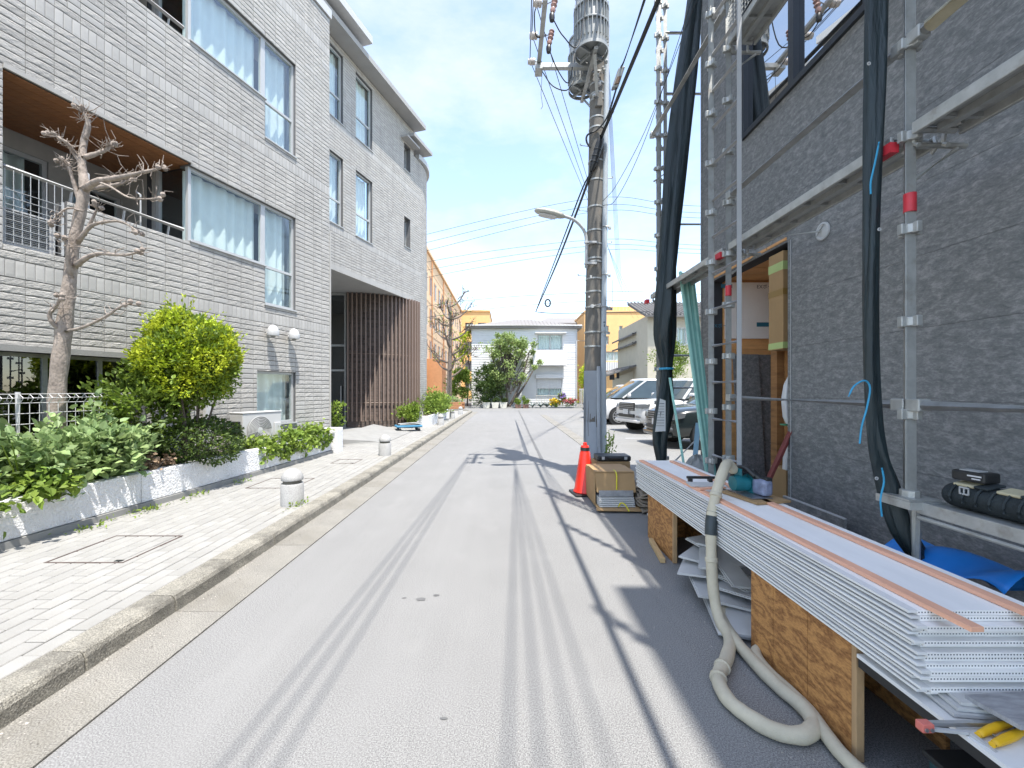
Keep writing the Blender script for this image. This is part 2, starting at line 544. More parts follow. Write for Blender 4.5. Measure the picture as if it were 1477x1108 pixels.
V0 = np.array(pp.v); F0 = np.array(pp.f)
rest = cand[300:]
V = np.concatenate([V0 + np.array([x, y, SW + rng.uniform(-.0015, .0015)]) for x, y in rest])
F = np.concatenate([F0 + k * len(V0) for k in range(len(rest))])
np_mesh('far_pavers', V, F, m_paver, sw, kind='stuff')
# inspection covers let into the paving: thin iron frames flush with the stones
for k, (x, y, w, l) in enumerate(covers):
    c = thing('inspection_cover', ['rusty square iron frame of paved inspection cover beside low white planter', 'thin iron frame of paved cover between planter and round-headed bollards',
                                   'small paved inspection cover frame near the planter end block'][k], 'cover', (x, y, SW + .002), 'paved inspection covers in the sidewalk')
    mb = MB(); t = .014; z0, z1 = SW - .01, SW + .004
    mb.box(x - w / 2, x + w / 2, y - l / 2, y - l / 2 + t, z0, z1).box(x - w / 2, x + w / 2, y + l / 2 - t, y + l / 2, z0, z1)
    mb.box(x - w / 2, x - w / 2 + t, y - l / 2 + t, y + l / 2 - t, z0, z1).box(x + w / 2 - t, x + w / 2, y - l / 2 + t, y + l / 2 - t, z0, z1)
    mb.build('frame', m_iron, c)
    MB().box(x + w / 2 - .1, x + w / 2 - .04, y - l / 2 + .03, y - l / 2 + .06, z0, z1).build('lift_hole', m_black, c)

# ================================================================== left apartment building
E = Vector((0.2926, 0.9562, 0)); N = Vector((0.9562, -0.2926, 0))
P0 = Vector((-4.0, 9.6, 0)); Q0 = Vector((-4.9, 12.0, 0))
RF = Matrix(((E.x, 0, N.x), (E.y, 0, N.y), (0, 1, 0))).to_3x3()      # local x=along, y=up, z=outwards
def fr(O):
    def f(u, h, d=0.0):
        p = O + E * u + N * d
        return Vector((p.x, p.y, h))
    return f
F1, F2 = fr(P0), fr(Q0)
def fbox(mb, f, u0, u1, h0, h1, d0, d1):
    vs = [f(u0, h0, d0), f(u1, h0, d0), f(u1, h1, d0), f(u0, h1, d0), f(u0, h0, d1), f(u1, h0, d1), f(u1, h1, d1), f(u0, h1, d1)]
    mb.add(vs, [(0, 1, 2, 3), (7, 6, 5, 4), (1, 0, 4, 5), (2, 1, 5, 6), (3, 2, 6, 7), (0, 3, 7, 4)])
    return mb

def wall_cells(mb, f, u0, u1, h0, h1, ops, d0, d1):
    us = sorted({u0, u1, *[min(max(o[k], u0), u1) for o in ops for k in (0, 1)]})
    hs = sorted({h0, h1, *[min(max(o[k], h0), h1) for o in ops for k in (2, 3)]})
    for i in range(len(us) - 1):
        j = 0
        while j < len(hs) - 1:
            def hole(jj):
                cu, ch = (us[i] + us[i + 1]) / 2, (hs[jj] + hs[jj + 1]) / 2
                return any(o[0] < cu < o[1] and o[2] < ch < o[3] for o in ops)
            if hole(j): j += 1; continue
            k = j
            while k < len(hs) - 1 and not hole(k): k += 1
            fbox(mb, f, us[i], us[i + 1], hs[j], hs[k], d0, d1)
            j = k

BANDS = [2.82, 5.94, 9.06]
def tile_rects(u0, u1, h0, h1, ops, cw=0.25, rh=0.0875, bands=BANDS, seed=1):
    r = random.Random(seed)
    rows = []; h = bands[0] - 0.10
    # rows laid from band to band
    lv = [h0] + [b for b in bands if h0 < b < h1] + [h1]
    for b in bands:
        if h0 < b < h1: rows.append((b - .10, b + .10, 1))
    edges = [h0] + [x for b in bands if h0 < b < h1 for x in (b - .10, b + .10)] + [h1]
    for k in range(0, len(edges), 2):
        a, b = edges[k], edges[k + 1]
        n = max(1, round((b - a) / rh))
        for i in range(n): rows.append((a + (b - a) * i / n, a + (b - a) * (i + 1) / n, 0))
    out = []
    j = .0055
    for (ha, hb, isband) in rows:
        w = cw / 3 if isband else cw
        n = int(round((u1 - u0) / w))
        for i in range(n):
            segs = [(u1 - w * (i + 1), u1 - w * i, ha, hb)]
            for o in ops:
                new = []
                for (a, b, c, d) in segs:
                    if b <= o[0] or a >= o[1] or d <= o[2] or c >= o[3]: new.append((a, b, c, d)); continue
                    if a < o[0]: new.append((a, o[0], c, d))
                    if b > o[1]: new.append((o[1], b, c, d))
                    aa, bb = max(a, o[0]), min(b, o[1])
                    if c < o[2]: new.append((aa, bb, c, o[2]))
                    if d > o[3]: new.append((aa, bb, o[3], d))
                segs = new
            for (a, b, c, d) in segs:
                if b - a > .03 and d - c > .025:
                    near = any(o[0] - .3 < (a + b) / 2 < o[1] + .3 and o[2] - .1 < (c + d) / 2 < o[3] + .1 for o in ops)
                    flat = isband or r.random() < (.45 if near else .05)
                    out.append((a + .0022, b - .0022, c + j, d - j, 1 if flat else 0))
    return out

def tile_variant(seed, flat):
    """unit tile: x,y in 0..1, z outwards in metres; 5x4 front grid + skirt"""
    r = random.Random(seed)
    nx, ny = 6, 4
    vs = []
    for i in range(nx):
        for k in range(ny):
            x, y = i / (nx - 1), (0, .16, .80, 1)[k]
            edge = i in (0, nx - 1) or k in (0, ny - 1)
            if flat: z = .010 if edge else .012
            else: z = .008 if edge else r.uniform(.0088, .0128)
            if not edge and not flat:
                x += r.uniform(-.05, .05); y += r.uniform(-.08, .08)
            vs.append((x, y, z))
    fs = [(i * ny + k, (i + 1) * ny + k, (i + 1) * ny + k + 1, i * ny + k + 1) for i in range(nx - 1) for k in range(ny - 1)]
    rim = [i * ny for i in range(nx)] + [(nx - 1) * ny + k for k in range(1, ny)] + [i * ny + ny - 1 for i in range(nx - 2, -1, -1)] + [k for k in range(ny - 2, 0, -1)]
    b0 = len(vs)
    vs += [(vs[q][0], vs[q][1], -.004) for q in rim]
    m = len(rim)
    fs += [(rim[q], b0 + q, b0 + (q + 1) % m, rim[(q + 1) % m]) for q in range(m)]
    return np.array(vs), np.array(fs)
TV = [tile_variant(s, False) for s in range(8)]
TFl = [tile_variant(100, True)]

def put_tiles(rects, f, parent, O, n_ind, seed=3):
    r = random.Random(seed)
    def key(t):
        p = f((t[0] + t[1]) / 2, (t[2] + t[3]) / 2)
        if p.y < .5: return 1e9
        px, py = 730 + 612 * p.x / p.y, 562 - 612 * (p.z - 1.475) / p.y
        return p.y if (-5 < px < 1477 and -5 < py < 1108) else 1e8 + p.y
    rects = sorted(rects, key=key)
    cache = {}
    acc = {0: ([], []), 1: ([], [])}
    for i, (a, b, c, d, fl) in enumerate(rects):
        vi = 0 if fl else r.randrange(len(TV))
        Vt, Ft = (TFl[0] if fl else TV[vi])
        if i < n_ind:
            k = (fl, vi, round(b - a, 3), round(d - c, 3))
            if k not in cache:
                me = bpy.data.meshes.new('tile')
                me.from_pydata([(x * (b - a), y * (d - c), z) for x, y, z in Vt], [], [tuple(q) for q in Ft])
                me.materials.append(m_tile_flat if fl else m_tile_piece); me.update()
                cache[k] = me
            piece('tile', cache[k], parent, f(a, c, 0), RF)
        else:
            vx = Vt * np.array([b - a, d - c, 1.0])
            base = np.array(f(a, c, 0))
            vw = base + vx[:, :1] * np.array(E) + vx[:, 1:2] * np.array([0, 0, 1.0]) + vx[:, 2:3] * np.array(N)
            acc[fl][0].append(vw); acc[fl][1].append(Ft)
    for fl, m in ((0, m_tile), (1, m_tile_flat)):
        Vs, Fs = acc[fl]
        if not Vs: continue
        off = np.cumsum([0] + [len(v) for v in Vs[:-1]])
        np_mesh('split_face_tiles' if fl == 0 else 'smooth_tiles', np.concatenate(Vs), np.concatenate([q + o for q, o in zip(Fs, off)]), m, parent, kind='stuff')

apt = thing('apartment_building', 'grey split-face tiled apartment building with curved end and brown slatted entrance', 'building', (-4.5, 10.5, 0))
# section 1 -------------------------------------------------------
ops1 = []
for k in (0, 3.12):
    ops1 += [(-5.18, -3.13, 3.77 + k, 5.0 + k), (-5.18, -4.63, 3.08 + k, 5.0 + k), (-3.13, -1.74, 3.80 + k, 4.96 + k), (-1.74, -1.0, 3.08 + k, 4.96 + k)]
ops1 += [(-5.25, -3.76, 0.35, 1.90), (-1.92, -1.0, 0.82, 1.82)]
U0 = -8.0
mb = MB(); wall_cells(mb, F1, U0, 0.0, 0.0, 9.86, ops1, -0.22, 0.0)
mb.build('wall', m_mortar, apt)
put_tiles(tile_rects(U0, -0.002, 0.1, 9.84, ops1), F1, apt, P0, 300)
# end wall of section 1, roof and coping
mb = MB(); fbox(mb, F1, -0.22, -0.002, 0, 9.86, -7.0, -0.222); mb.build('wall', m_tile_flat, apt)
mb = MB(); fbox(mb, F1, U0, 0.0, 9.6, 9.86, -7.0, -0.224); mb.build('roof', m_render, apt)
mb = MB(); fbox(mb, F1, U0, 0.03, 9.864, 10.06, -0.3, 0.045); mb.build('coping', m_whitepaint, apt)
mb = MB(); fbox(mb, F1, -0.005, 0.035, 0.1, 5.03, -0.3, 0.02); mb.build('corner_trim', m_tile_flat, apt)
# floors inside / behind, dark rooms
mb = MB()
for h in (2.72, 5.84): fbox(mb, F1, U0, -0.23, h, h + .2, -6.9, -0.23)
fbox(mb, F1, U0, -0.23, 0, 9.6, -6.95, -6.8)
mb.build('floor_slab', m_dark, apt)

def window(f, u0, u1, h0, h1, parent, transom=None, mull=(), d=-0.05, curtain=True, fw=.045, fmat=None, gmat=None, room=True, sill=True, cfac=1.0):
    fmat = fmat or m_alu
    root = MB()
    t = .06
    fbox(root, f, u0, u1, h0, h0 + fw, d - t, d)
    fbox(root, f, u0, u1, h1 - fw, h1, d - t, d)
    fbox(root, f, u0, u0 + fw, h0 + fw, h1 - fw, d - t, d)
    fbox(root, f, u1 - fw, u1, h0 + fw, h1 - fw, d - t, d)
    for u in mull: fbox(root, f, u - fw / 2, u + fw / 2, h0 + fw, h1 - fw, d - t + .003, d - .003)
    if transom: fbox(root, f, u0 + fw, u1 - fw, transom - fw / 2, transom + fw / 2, d - t + .004, d - .002)
    w = root.build('window', fmat, parent)
    uu = [u0 + fw] + [m + s * fw / 2 for m in mull for s in (-1, 1)] + [u1 - fw]
    hh = [h0 + fw] + ([transom - fw / 2, transom + fw / 2] if transom else []) + [h1 - fw]
    for i in range(0, len(uu), 2):
        for j in range(0, len(hh), 2):
            g = MB(); fbox(g, f, uu[i], uu[i + 1], hh[j], hh[j + 1], d - .032, d - .026)
            g.build('pane', gmat or m_glass, w)
    if curtain:
        n = max(12, int((u1 - u0) * 26))
        ph = rng.uniform(0, 6)
        g = MB()
        ua, ub = u0 + fw, u0 + fw + (u1 - u0 - 2 * fw) * cfac
        g.grid(lambda a, b: f(ua + (ub - ua) * a, h0 + .03 + (h1 - h0 - .05) * b, d - .16 + .022 * math.sin(a * n * 1.15 + ph + .6 * math.sin(a * 9)) + .012 * math.sin(a * n * .47 + ph)), n * 3, 2)
        g.build('curtain', m_curtain, w, smooth=180)
    if sill:
        s = MB(); fbox(s, f, u0 - .02, u1 + .02, h0 - .025, h0 - .002, d - .03, .035); s.build('sill', fmat, w)
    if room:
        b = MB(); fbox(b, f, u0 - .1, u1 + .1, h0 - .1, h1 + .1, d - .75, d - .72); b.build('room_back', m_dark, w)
    return w

for k in (0, 3.12):
    window(F1, -3.13, -1.74, 3.80 + k, 4.96 + k, apt, sill=True)
    window(F1, -1.74, -1.0, 3.08 + k, 4.96 + k, apt, transom=3.80 + k)
    # glass return of the bay towards the balcony
    g = MB(); fbox(g, F1, -3.145, -3.133, 3.82 + k, 4.92 + k, -0.62, -0.10); g.build('pane', m_glass, apt)
    g = MB(); fbox(g, F1, -3.17, -3.12, 3.77 + k, 4.96 + k, -0.70, -0.63); g.build('bay_post', m_alu, apt)
window(F1, -1.92, -1.0, 0.82, 1.82, apt, cfac=1.0)
window(F1, -5.25, -3.76, 0.35, 1.90, apt, mull=(-4.75, -4.2), d=-0.16, curtain=False, fmat=m_galv, gmat=m_glass_dark, sill=False)
mb = MB(); fbox(mb, F1, -5.4, -3.74, 1.90, 1.97, -0.2, 0.05); mb.build('lintel', m_concrete, apt)

# balconies
for k in (0, 3.12):
    b = MB()
    fbox(b, F1, -5.6, -3.18, 2.90 + k, 2.98 + k, -1.45, -0.225)
    fbox(b, F1, -3.18, -3.06, 2.98 + k, 5.0 + k, -1.45, -0.72)
    fbox(b, F1, -5.75, -5.6, 2.90 + k, 5.3 + k, -1.45, -0.225)
    bal = b.build('balcony', m_tile_flat, apt)
    s = MB(); fbox(s, F1, -5.6, -3.06, 5.003 + k, 5.06 + k, -1.45, -0.003); s.build('soffit', m_soffit_wood, bal)
    for i in range(9):
        q = MB(); d0 = -1.44 + i * .158; fbox(q, F1, -5.58, -3.14, 4.985 + k, 5.0025 + k, d0, d0 + .150); q.build('soffit_board', m_soffit_wood, bal)
    e = MB(); fbox(e, F1, -5.18, -3.13, 5.0 + k, 5.05 + k, -.02, .03); e.build('edge_trim', m_tile_flat, bal)
    # back wall and sliding window
    wb = MB(); wall_cells(wb, F1, -5.6, -3.06, 2.98 + k, 5.0 + k, [(-5.3, -4.1, 3.0 + k, 4.75 + k), (-3.85, -3.2, 3.6 + k, 4.6 + k)], -1.6, -1.45)
    wb.build('wall', m_darkbrick if False else m_tile_flat, bal)
    w = window(F1, -5.3, -4.1, 3.0 + k, 4.75 + k, apt, mull=(-4.7,), d=-1.47, sill=False, cfac=.9, fw=.06)
    w = window(F1, -3.85, -3.2, 3.6 + k, 4.6 + k, apt, mull=(), d=-1.47, sill=False, curtain=False)
    # hand rail with brackets
    rl = MB(); rl.tube([F1(-5.16, 3.95 + k, -.06), F1(-3.2, 3.95 + k, -.06)], .028, 10); rail = rl.build('hand_rail', m_alu, bal, smooth=40)
    for u in (-4.55, -3.98, -3.4):
        q = MB(); q.bar(F1(u, 3.79 + k, -.10), F1(u, 3.93 + k, -.07), .025, .012); q.build('bracket', m_alu, rail)
    # mesh screen and condenser in the low part
    g = MB()
    for u in np.linspace(-5.15, -4.66, 8): g.bar(F1(u, 3.12 + k, -.03), F1(u, 3.93 + k, -.03), .005, .005)
    for h in np.linspace(3.12, 3.70, 8): g.bar(F1(-5.16, h + k, -.026), F1(-4.65, h + k, -.026), .005, .005)
    fbox(g, F1, -4.665, -4.645, 3.1 + k, 3.75 + k, -.04, -.02)
    g.build('mesh_screen', m_alu, bal)
    a = MB(); fbox(a, F1, -5.14, -4.68, 3.1 + k, 3.52 + k, -.42, -.12); ac = a.build('condenser', m_whitepaint, bal)
    g = MB()
    for h in np.arange(3.14, 3.5, .022): fbox(g, F1, -5.1, -4.74, h + k, h + .009 + k, -.119, -.112)
    g.build('grille', m_black, ac)
# clothes drying arm and small white crate on the balcony
for u in (-4.35, -3.75):
    q = MB(); q.tube([F1(u, 3.78, -.12), F1(u, 4.25, -.12), F1(u, 4.3, -.2)], .012, 6); q.build('drying_arm', m_alu, apt)

# wall lamps
for u, h in ((-1.70, 2.50), (-1.19, 2.50)):
    lamp = thing('wall_lamp', 'white dome wall lamp above the small ground-floor window', 'wall lamp', F1(u, h, 0.02), 'pair of white dome wall lamps')
    mb = MB(); mb.lathe(F1(u, h, .15), [(.095, -.02), (.1, .0), (.1, .06), (.085, .12), (.05, .165), (.015, .185)], 20); mb.build('dome', m_whitepaint, lamp, smooth=50)
    mb = MB(); mb.tube([F1(u, h + .03, .02), F1(u, h + .03, .12)], .03, 10); mb.build('arm', m_whitepaint, lamp, smooth=40)
    mb = MB(); mb.lathe(F1(u, h - .05, .15), [(.03, 0), (.05, .03), (.05, .05)], 12); mb.build('bulb', m_concrete, lamp, smooth=50)

# section 2 (set back, over the entrance) ---------------------------
ops2 = []
for h in (6.2, 9.2):
    ops2 += [(-0.45, 0.43, h, h + 2.0), (1.02, 1.87, h, h + 2.0)]
ops2 += [(3.85, 4.3, 6.8, 7.9), (3.85, 4.3, 9.65, 10.6)]
UE = 5.12
mb = MB(); wall_cells(mb, F2, -2.2, 4.55, 5.0, 11.42, ops2, -0.22, 0)
wall_cells(mb, F2, 4.55, UE, 0.1, 10.5, [], -0.22, 0)
mb.build('wall', m_mortar, apt)
rects = tile_rects(-2.2, 4.55, 5.02, 11.40, ops2, bands=[5.94 + .1, 9.06], seed=5) + tile_rects(4.55, UE, 0.12, 10.48, [], bands=[2.82, 6.04, 9.06], seed=6, cw=.19)
put_tiles(rects, F2, apt, Q0, 0)
for (u0, u1, h0, h1) in ops2[:4]:
    window(F2, u0, u1, h0, h1, apt, transom=h0 + .72, d=-.07)
for (u0, u1, h0, h1) in ops2[4:]:
    w = window(F2, u0, u1, h0, h1, apt, d=-.16, curtain=False, fmat=m_galv, gmat=m_glass_dark, sill=True)
# curved end
CE = F2(UE, 0, -2.0)
def curve_wall(r, a0, a1, h0, h1, n):
    base = math.atan2(N.y, N.x)
    mb = MB()
    for k in range(n):
        t0, t1 = base + (a0 + (a1 - a0) * k / n), base + (a0 + (a1 - a0) * (k + 1) / n)
        q = [Vector((CE.x + rr * math.cos(t), CE.y + rr * math.sin(t), h)) for h in (h0, h1) for rr in (r - .2, r) for t in (t0, t1)]
        mb.add(q, [(0, 1, 5, 4), (2, 6, 7, 3), (4, 5, 7, 6), (0, 2, 3, 1), (0, 4, 6, 2), (1, 3, 7, 5)])
    return mb
curve_wall(2.0, 0, R(110), 0.1, 10.5, 22).build('curved_wall', m_mortar, apt)
base = math.atan2(N.y, N.x)
Vs, Fs = [], []
nrow = int((10.48 - .12) / .0875)
for k in range(16):
    t0 = base + R(110) * k / 16 + .003; t1 = base + R(110) * (k + 1) / 16 - .003
    for j in range(nrow):
        Vt, Ft = TV[rng.randrange(8)]
        h0 = .12 + j * .0875
        tt = t0 + (t1 - t0) * Vt[:, 0]
        rr = 2.0 + Vt[:, 2]
        Vs.append(np.stack([CE.x + rr * np.cos(tt), CE.y + rr * np.sin(tt), h0 + .0045 + Vt[:, 1] * .0785], 1)); Fs.append(Ft)
off = np.cumsum([0] + [len(v) for v in Vs[:-1]])
np_mesh('curved_tiles', np.concatenate(Vs), np.concatenate([q + o for q, o in zip(Fs, off)]), m_tile, apt, kind='stuff')
curve_wall(2.12, R(-8), R(112), 10.5, 10.68, 24).build('curved_coping', m_alu, apt)
# eaves and the white canopy slab
mb = MB(); fbox(mb, F2, -2.2, 4.62, 11.42, 11.58, -6, 0.5); mb.build('eave', m_render, apt)
mb = MB(); fbox(mb, F2, 3.95, 5.4, 10.86, 10.98, -4.5, 0.38); mb.build('eave', m_render, apt)
mb = MB(); fbox(mb, F2, -3.0, 0.85, 11.74, 11.95, -5, 0.72); mb.build('canopy_slab', m_whitepaint, apt)
for o_ in (0.2,):
    mb = MB(); fbox(mb, F2, 3.6, 4.5, 10.66, 10.72, -.1, .3); mb.build('window_hood', m_render, apt)
# soffit of the overhang with trim
mb = MB(); fbox(mb, F2, -2.2, 4.55, 4.9, 4.998, -4.5, -0.001); mb.build('soffit', m_render, apt)
mb = MB(); fbox(mb, F2, -2.2, 4.55, 4.86, 5.02, -.04, .022); mb.build('edge_trim', m_tile_flat, apt)
# curved dark brick wall with brown fins
AC_, AR = Vector((-5.64, 17.26, 0)), 2.26
a0, a1 = R(-90), R(-17)
mb = MB()
n = 26
for k in range(n):
    t0, t1 = a0 + (a1 - a0) * k / n, a0 + (a1 - a0) * (k + 1) / n
    q = [Vector((AC_.x + rr * math.cos(t), AC_.y + rr * math.sin(t), h)) for h in (.1, 4.9) for rr in (AR - .2, AR - .012) for t in (t0, t1)]
    mb.add(q, [(0, 1, 5, 4), (2, 6, 7, 3), (4, 5, 7, 6), (0, 2, 3, 1), (0, 4, 6, 2), (1, 3, 7, 5)])
bw = mb.build('entrance_wall', m_mortar, apt)
Vs, Fs = [], []
Vb, Fb = TV[0]
bl = (a1 - a0) / 12
for j in range(52):
    h0 = .13 + j * .0912
    for k in range(-1, 13):
        t0 = a0 + bl * (k + (.5 if j % 2 else 0)); t1 = t0 + bl
        t0 = max(t0, a0); t1 = min(t1, a1)
        if t1 - t0 < .02: continue
        Vt, Ft = TV[rng.randrange(8)]
        tt = t0 + .003 + (t1 - t0 - .006) * Vt[:, 0]
        rr = AR - .012 + Vt[:, 2] * .6
        Vs.append(np.stack([AC_.x + rr * np.cos(tt), AC_.y + rr * np.sin(tt), h0 + .005 + Vt[:, 1] * .081], 1)); Fs.append(Ft)
off = np.cumsum([0] + [len(v) for v in Vs[:-1]])
np_mesh('brick_facing', np.concatenate(Vs), np.concatenate([q + o for q, o in zip(Fs, off)]), m_darkbrick, bw, kind='stuff')
sl = MB().box(-.045, .045, -.02, .02, .36, 4.885).mesh('slat', m_slat)
for k in range(20):
    t = a0 + (a1 - a0) * (k + .6) / 20
    piece('slat', sl, apt, (AC_.x + (AR + .11) * math.cos(t), AC_.y + (AR + .11) * math.sin(t), 0), Matrix.Rotation(t, 3, 'Z'))
for h in (1.0, 2.75):
    mb = MB(); mb.tube([(AC_.x + (AR + .05) * math.cos(a0 + (a1 - a0) * k / 24), AC_.y + (AR + .05) * math.sin(a0 + (a1 - a0) * k / 24), h) for k in range(25)], .018, 6)
    mb.build('slat_rail', m_slat, apt)
# glazed entrance door set beside the curved wall
g = MB(); g.box(-7.2, -5.66, 15.06, 15.12, .12, 4.9); 
door = MB()
for x in (-7.2, -6.42, -5.72): door.box(x, x + .05, 15.0, 15.06, .12, 4.9)
for z in (.12, 2.12, 3.0, 4.82): door.box(-7.15, -5.72, 15.003, 15.056, z, z + .07)
dr = door.build('entrance_door', m_galv, apt)
MB().box(-7.15, -5.72, 15.02, 15.03, .19, 4.8).build('pane', m_glass_dark, dr)
MB().box(-7.4, -5.7, 16.4, 16.5, 0.1, 4.9).build('lobby_wall', m_dark, dr)
MB().tube([(-5.82, 14.95, .9), (-5.82, 14.95, 1.6)], .016, 8).build('handle', m_alu, dr)
# porch floor, side wall inside the recess
MB().box(-7.6, -4.9, 10.0, 15.0, .11, .128).build('porch_floor', m_concrete, apt)
# entry ramp
mb = MB(); mb.add([(-4.35, 10.2, .125), (-3.05, 11.0, .125), (-3.05, 13.6, .125), (-4.5, 14.6, .125), (-4.35, 10.2, .30), (-3.3, 11.0, .132), (-3.3, 13.4, .132), (-4.5, 14.4, .30)],
                  [(4, 5, 6, 7), (0, 1, 5, 4), (1, 2, 6, 5), (2, 3, 7, 6), (3, 0, 4, 7)])
tag(mb.build('entry_ramp', m_concrete), 'grey concrete ramp sloping up to the glazed entrance', 'ramp')

# grit and litter gathered along the gutters and by the work area
g = np.random.default_rng(4)
Vs, Fs = [], []
def speck(x, y, z, r_):
    a = g.uniform(0, 6.28); k = len(Vs) * 6
    c, s_ = math.cos(a), math.sin(a)
    q = np.array([(r_, 0, 0), (0, r_ * .7, 0), (-r_ * .8, 0, 0), (0, -r_ * .6, 0), (0, 0, r_ * .6), (0, 0, -r_ * .3)])
    q = np.stack([q[:, 0] * c - q[:, 1] * s_ + x, q[:, 0] * s_ + q[:, 1] * c + y, q[:, 2] + z], 1)
    Vs.append(q); Fs.append(np.array([(0, 1, 4), (1, 2, 4), (2, 3, 4), (3, 0, 4)]) + k)
for _ in range(900): speck(-2.17 + abs(g.normal(0, .09)), g.uniform(.8, 14), .012, g.uniform(.003, .009))
for _ in range(500): speck(g.normal(1.25, .22), g.uniform(1.6, 5.4), .002, g.uniform(.002, .007))
for _ in range(260): speck(g.uniform(-1.8, 1.2), g.uniform(1.2, 9), .002, g.uniform(.002, .005))
m_grit = mat('grit', (.30, .28, .25), .9, .3, 30, island=.5)
np_mesh('road_grit', np.concatenate(Vs), np.concatenate(Fs), m_grit, None, kind='stuff')['label'] = 'fine grit and chips scattered along the gutter and work area'
# ================================================================== plants: helpers
def leafmat(name, col, col2, transl=0.35, rough=0.5, isl=0.3):
    return mat(name, col, rough, 0.1, 3.0, col2=col2, island=isl, transl=transl, spec=0.35)
m_leaf_lime = leafmat('leaf_lime', (0.30, 0.42, 0.03), (0.56, 0.60, 0.045))
m_leaf_mid = leafmat('leaf_mid', (0.12, 0.195, 0.03), (0.23, 0.31, 0.045))
m_leaf_dark = leafmat('leaf_dark', (0.045, 0.085, 0.022), (0.10, 0.15, 0.035), 0.25)
m_leaf_pale = leafmat('leaf_pale', (0.18, 0.28, 0.12), (0.36, 0.46, 0.19))
m_leaf_ivy = leafmat('leaf_ivy', (0.13, 0.22, 0.035), (0.28, 0.36, 0.06))
m_bark = mat('pale_bark', (0.285, 0.24, 0.205), 0.92, 0.38, 16, 1.0, 55, stretch=(1, 1, .6))
m_bark_dark = mat('dark_bark', (0.10, 0.08, 0.065), 0.9, 0.25, 10, 0.8, 40)
m_soil = mat('soil', (0.07, 0.055, 0.04), 0.95, 0.3, 12, 0.6, 40)

def leaves(name, P, size, m, parent, up=0.5, outc=None, aspect=0.55, seed=0, kind=None, droop=0.0, sj=.35):
    """one folded leaf (two triangles) per point"""
    g = np.random.default_rng(seed)
    P = np.asarray(P, float); n = len(P)
    d = g.normal(size=(n, 3))
    if outc is not None:
        o = P - np.asarray(outc); o /= (np.linalg.norm(o, axis=1, keepdims=True) + 1e-6)
        d = d * .75 + o * 1.0
    d[:, 2] += g.uniform(-.2, .3, n) - droop
    d /= np.linalg.norm(d, axis=1, keepdims=True)
    nr = g.normal(size=(n, 3)) * .6 + np.array([0, 0, up * 2])
    s = np.cross(d, nr); s /= (np.linalg.norm(s, axis=1, keepdims=True) + 1e-9)
    nn = np.cross(s, d)
    L_ = (size * (1 + g.uniform(-sj, sj, n)))[:, None]
    w = L_ * aspect * .5
    q1, q2 = P + d * L_ * .30 + nn * L_ * .08, P + d * L_ * .68 + nn * L_ * .09
    V = np.stack([P, q1 + s * w, q2 + s * w * .72, P + d * L_ - nn * L_ * .05, q2 - s * w * .72, q1 - s * w], 1).reshape(-1, 3)
    k = np.arange(n)[:, None] * 6
    F = np.concatenate([k + np.array([0, 1, 2, 3]), k + np.array([0, 3, 4, 5])], 0)
    return np_mesh(name, V, F, m, parent, kind)

def blob_points(c, r, n, seed, shell=.55, lump=.16, gaps=0.0, freq=4.0):
    """points in the outer shell of a lumpy ellipsoid, with holes"""
    g = np.random.default_rng(seed)
    ph = g.uniform(0, 6.28, (6, 3)); fr_ = g.normal(size=(6, 3)) * freq
    out = []
    tot = 0
    while tot < n:
        d = g.normal(size=(n, 3)); d /= np.linalg.norm(d, axis=1, keepdims=True)
        f = sum(np.sin(d @ fr_[k] + ph[k, 0]) for k in range(6)) / 6
        rad = (shell + (1 - shell) * g.random(n) ** .5) * (1 + lump * 2 * f)
        p = d * rad[:, None] * np.asarray(r) + np.asarray(c)
        if gaps:
            q = sum(np.sin(d @ fr_[5 - k] * 2.3 + ph[k, 1]) for k in range(6)) / 6
            p = p[q > (gaps - .5)]
        out.append(p); tot += len(p)
    return np.concatenate(out)[:n]

def clump_points(c, r, n, nclump, seed, crad=.22, inner=.35, flat=1.0):
    """leaf clumps spread through an ellipsoid: uneven outline, see-through gaps"""
    g = np.random.default_rng(seed)
    d = g.normal(size=(nclump, 3)); d /= np.linalg.norm(d, axis=1, keepdims=True)
    cc = d * (inner + (1 - inner) * g.random((nclump, 1)) ** .6) * np.asarray(r) + np.asarray(c)
    rr = crad * np.mean(r) * g.uniform(.5, 1.35, nclump)
    idx = g.integers(0, nclump, n)
    e = g.normal(size=(n, 3)) * .5
    e[:, 2] *= flat
    return cc[idx] + e * rr[idx][:, None], cc

# ================================================================== low white planter along the building
def px_(y): return -4.35 + .098 * (y - 2.5)
plw = thing('planter_wall', 'low white stuccoed planter wall running along the sidewalk', 'planter', (px_(6), 6, SW))
dv = Vector((.098, 1, 0)).normalized(); dn = Vector((1, -.098, 0)).normalized()
def PB(mb, y0, y1, d0, d1, z0, z1):
    a, b = Vector((px_(y0), y0, 0)), Vector((px_(y1), y1, 0))
    q = [a - dn * d1, a - dn * d0, b - dn * d0, b - dn * d1]
    vs = [(p.x, p.y, z0) for p in q] + [(p.x, p.y, z1) for p in q]
    return mb.add(vs, [(3, 2, 1, 0), (4, 5, 6, 7), (0, 1, 5, 4), (1, 2, 6, 5), (2, 3, 7, 6), (3, 0, 4, 7)])
y = .6
while y < 9.0:
    y1 = min(y + 2.1, 9.05)
    mb = MB(); PB(mb, y + .004, y1 - .004, 0, .14, SW + .07, .53); mb.build('wall_panel', m_white_stucco, plw, bevel=.008)
    y = y1
mb = MB(); PB(mb, .6, 9.05, -.025, .14, SW - .02, SW + .066); mb.build('plinth', m_concrete, plw)
mb = MB(); PB(mb, .6, 9.05, .145, 1.15, .1, .44); mb.build('soil', m_soil, plw)
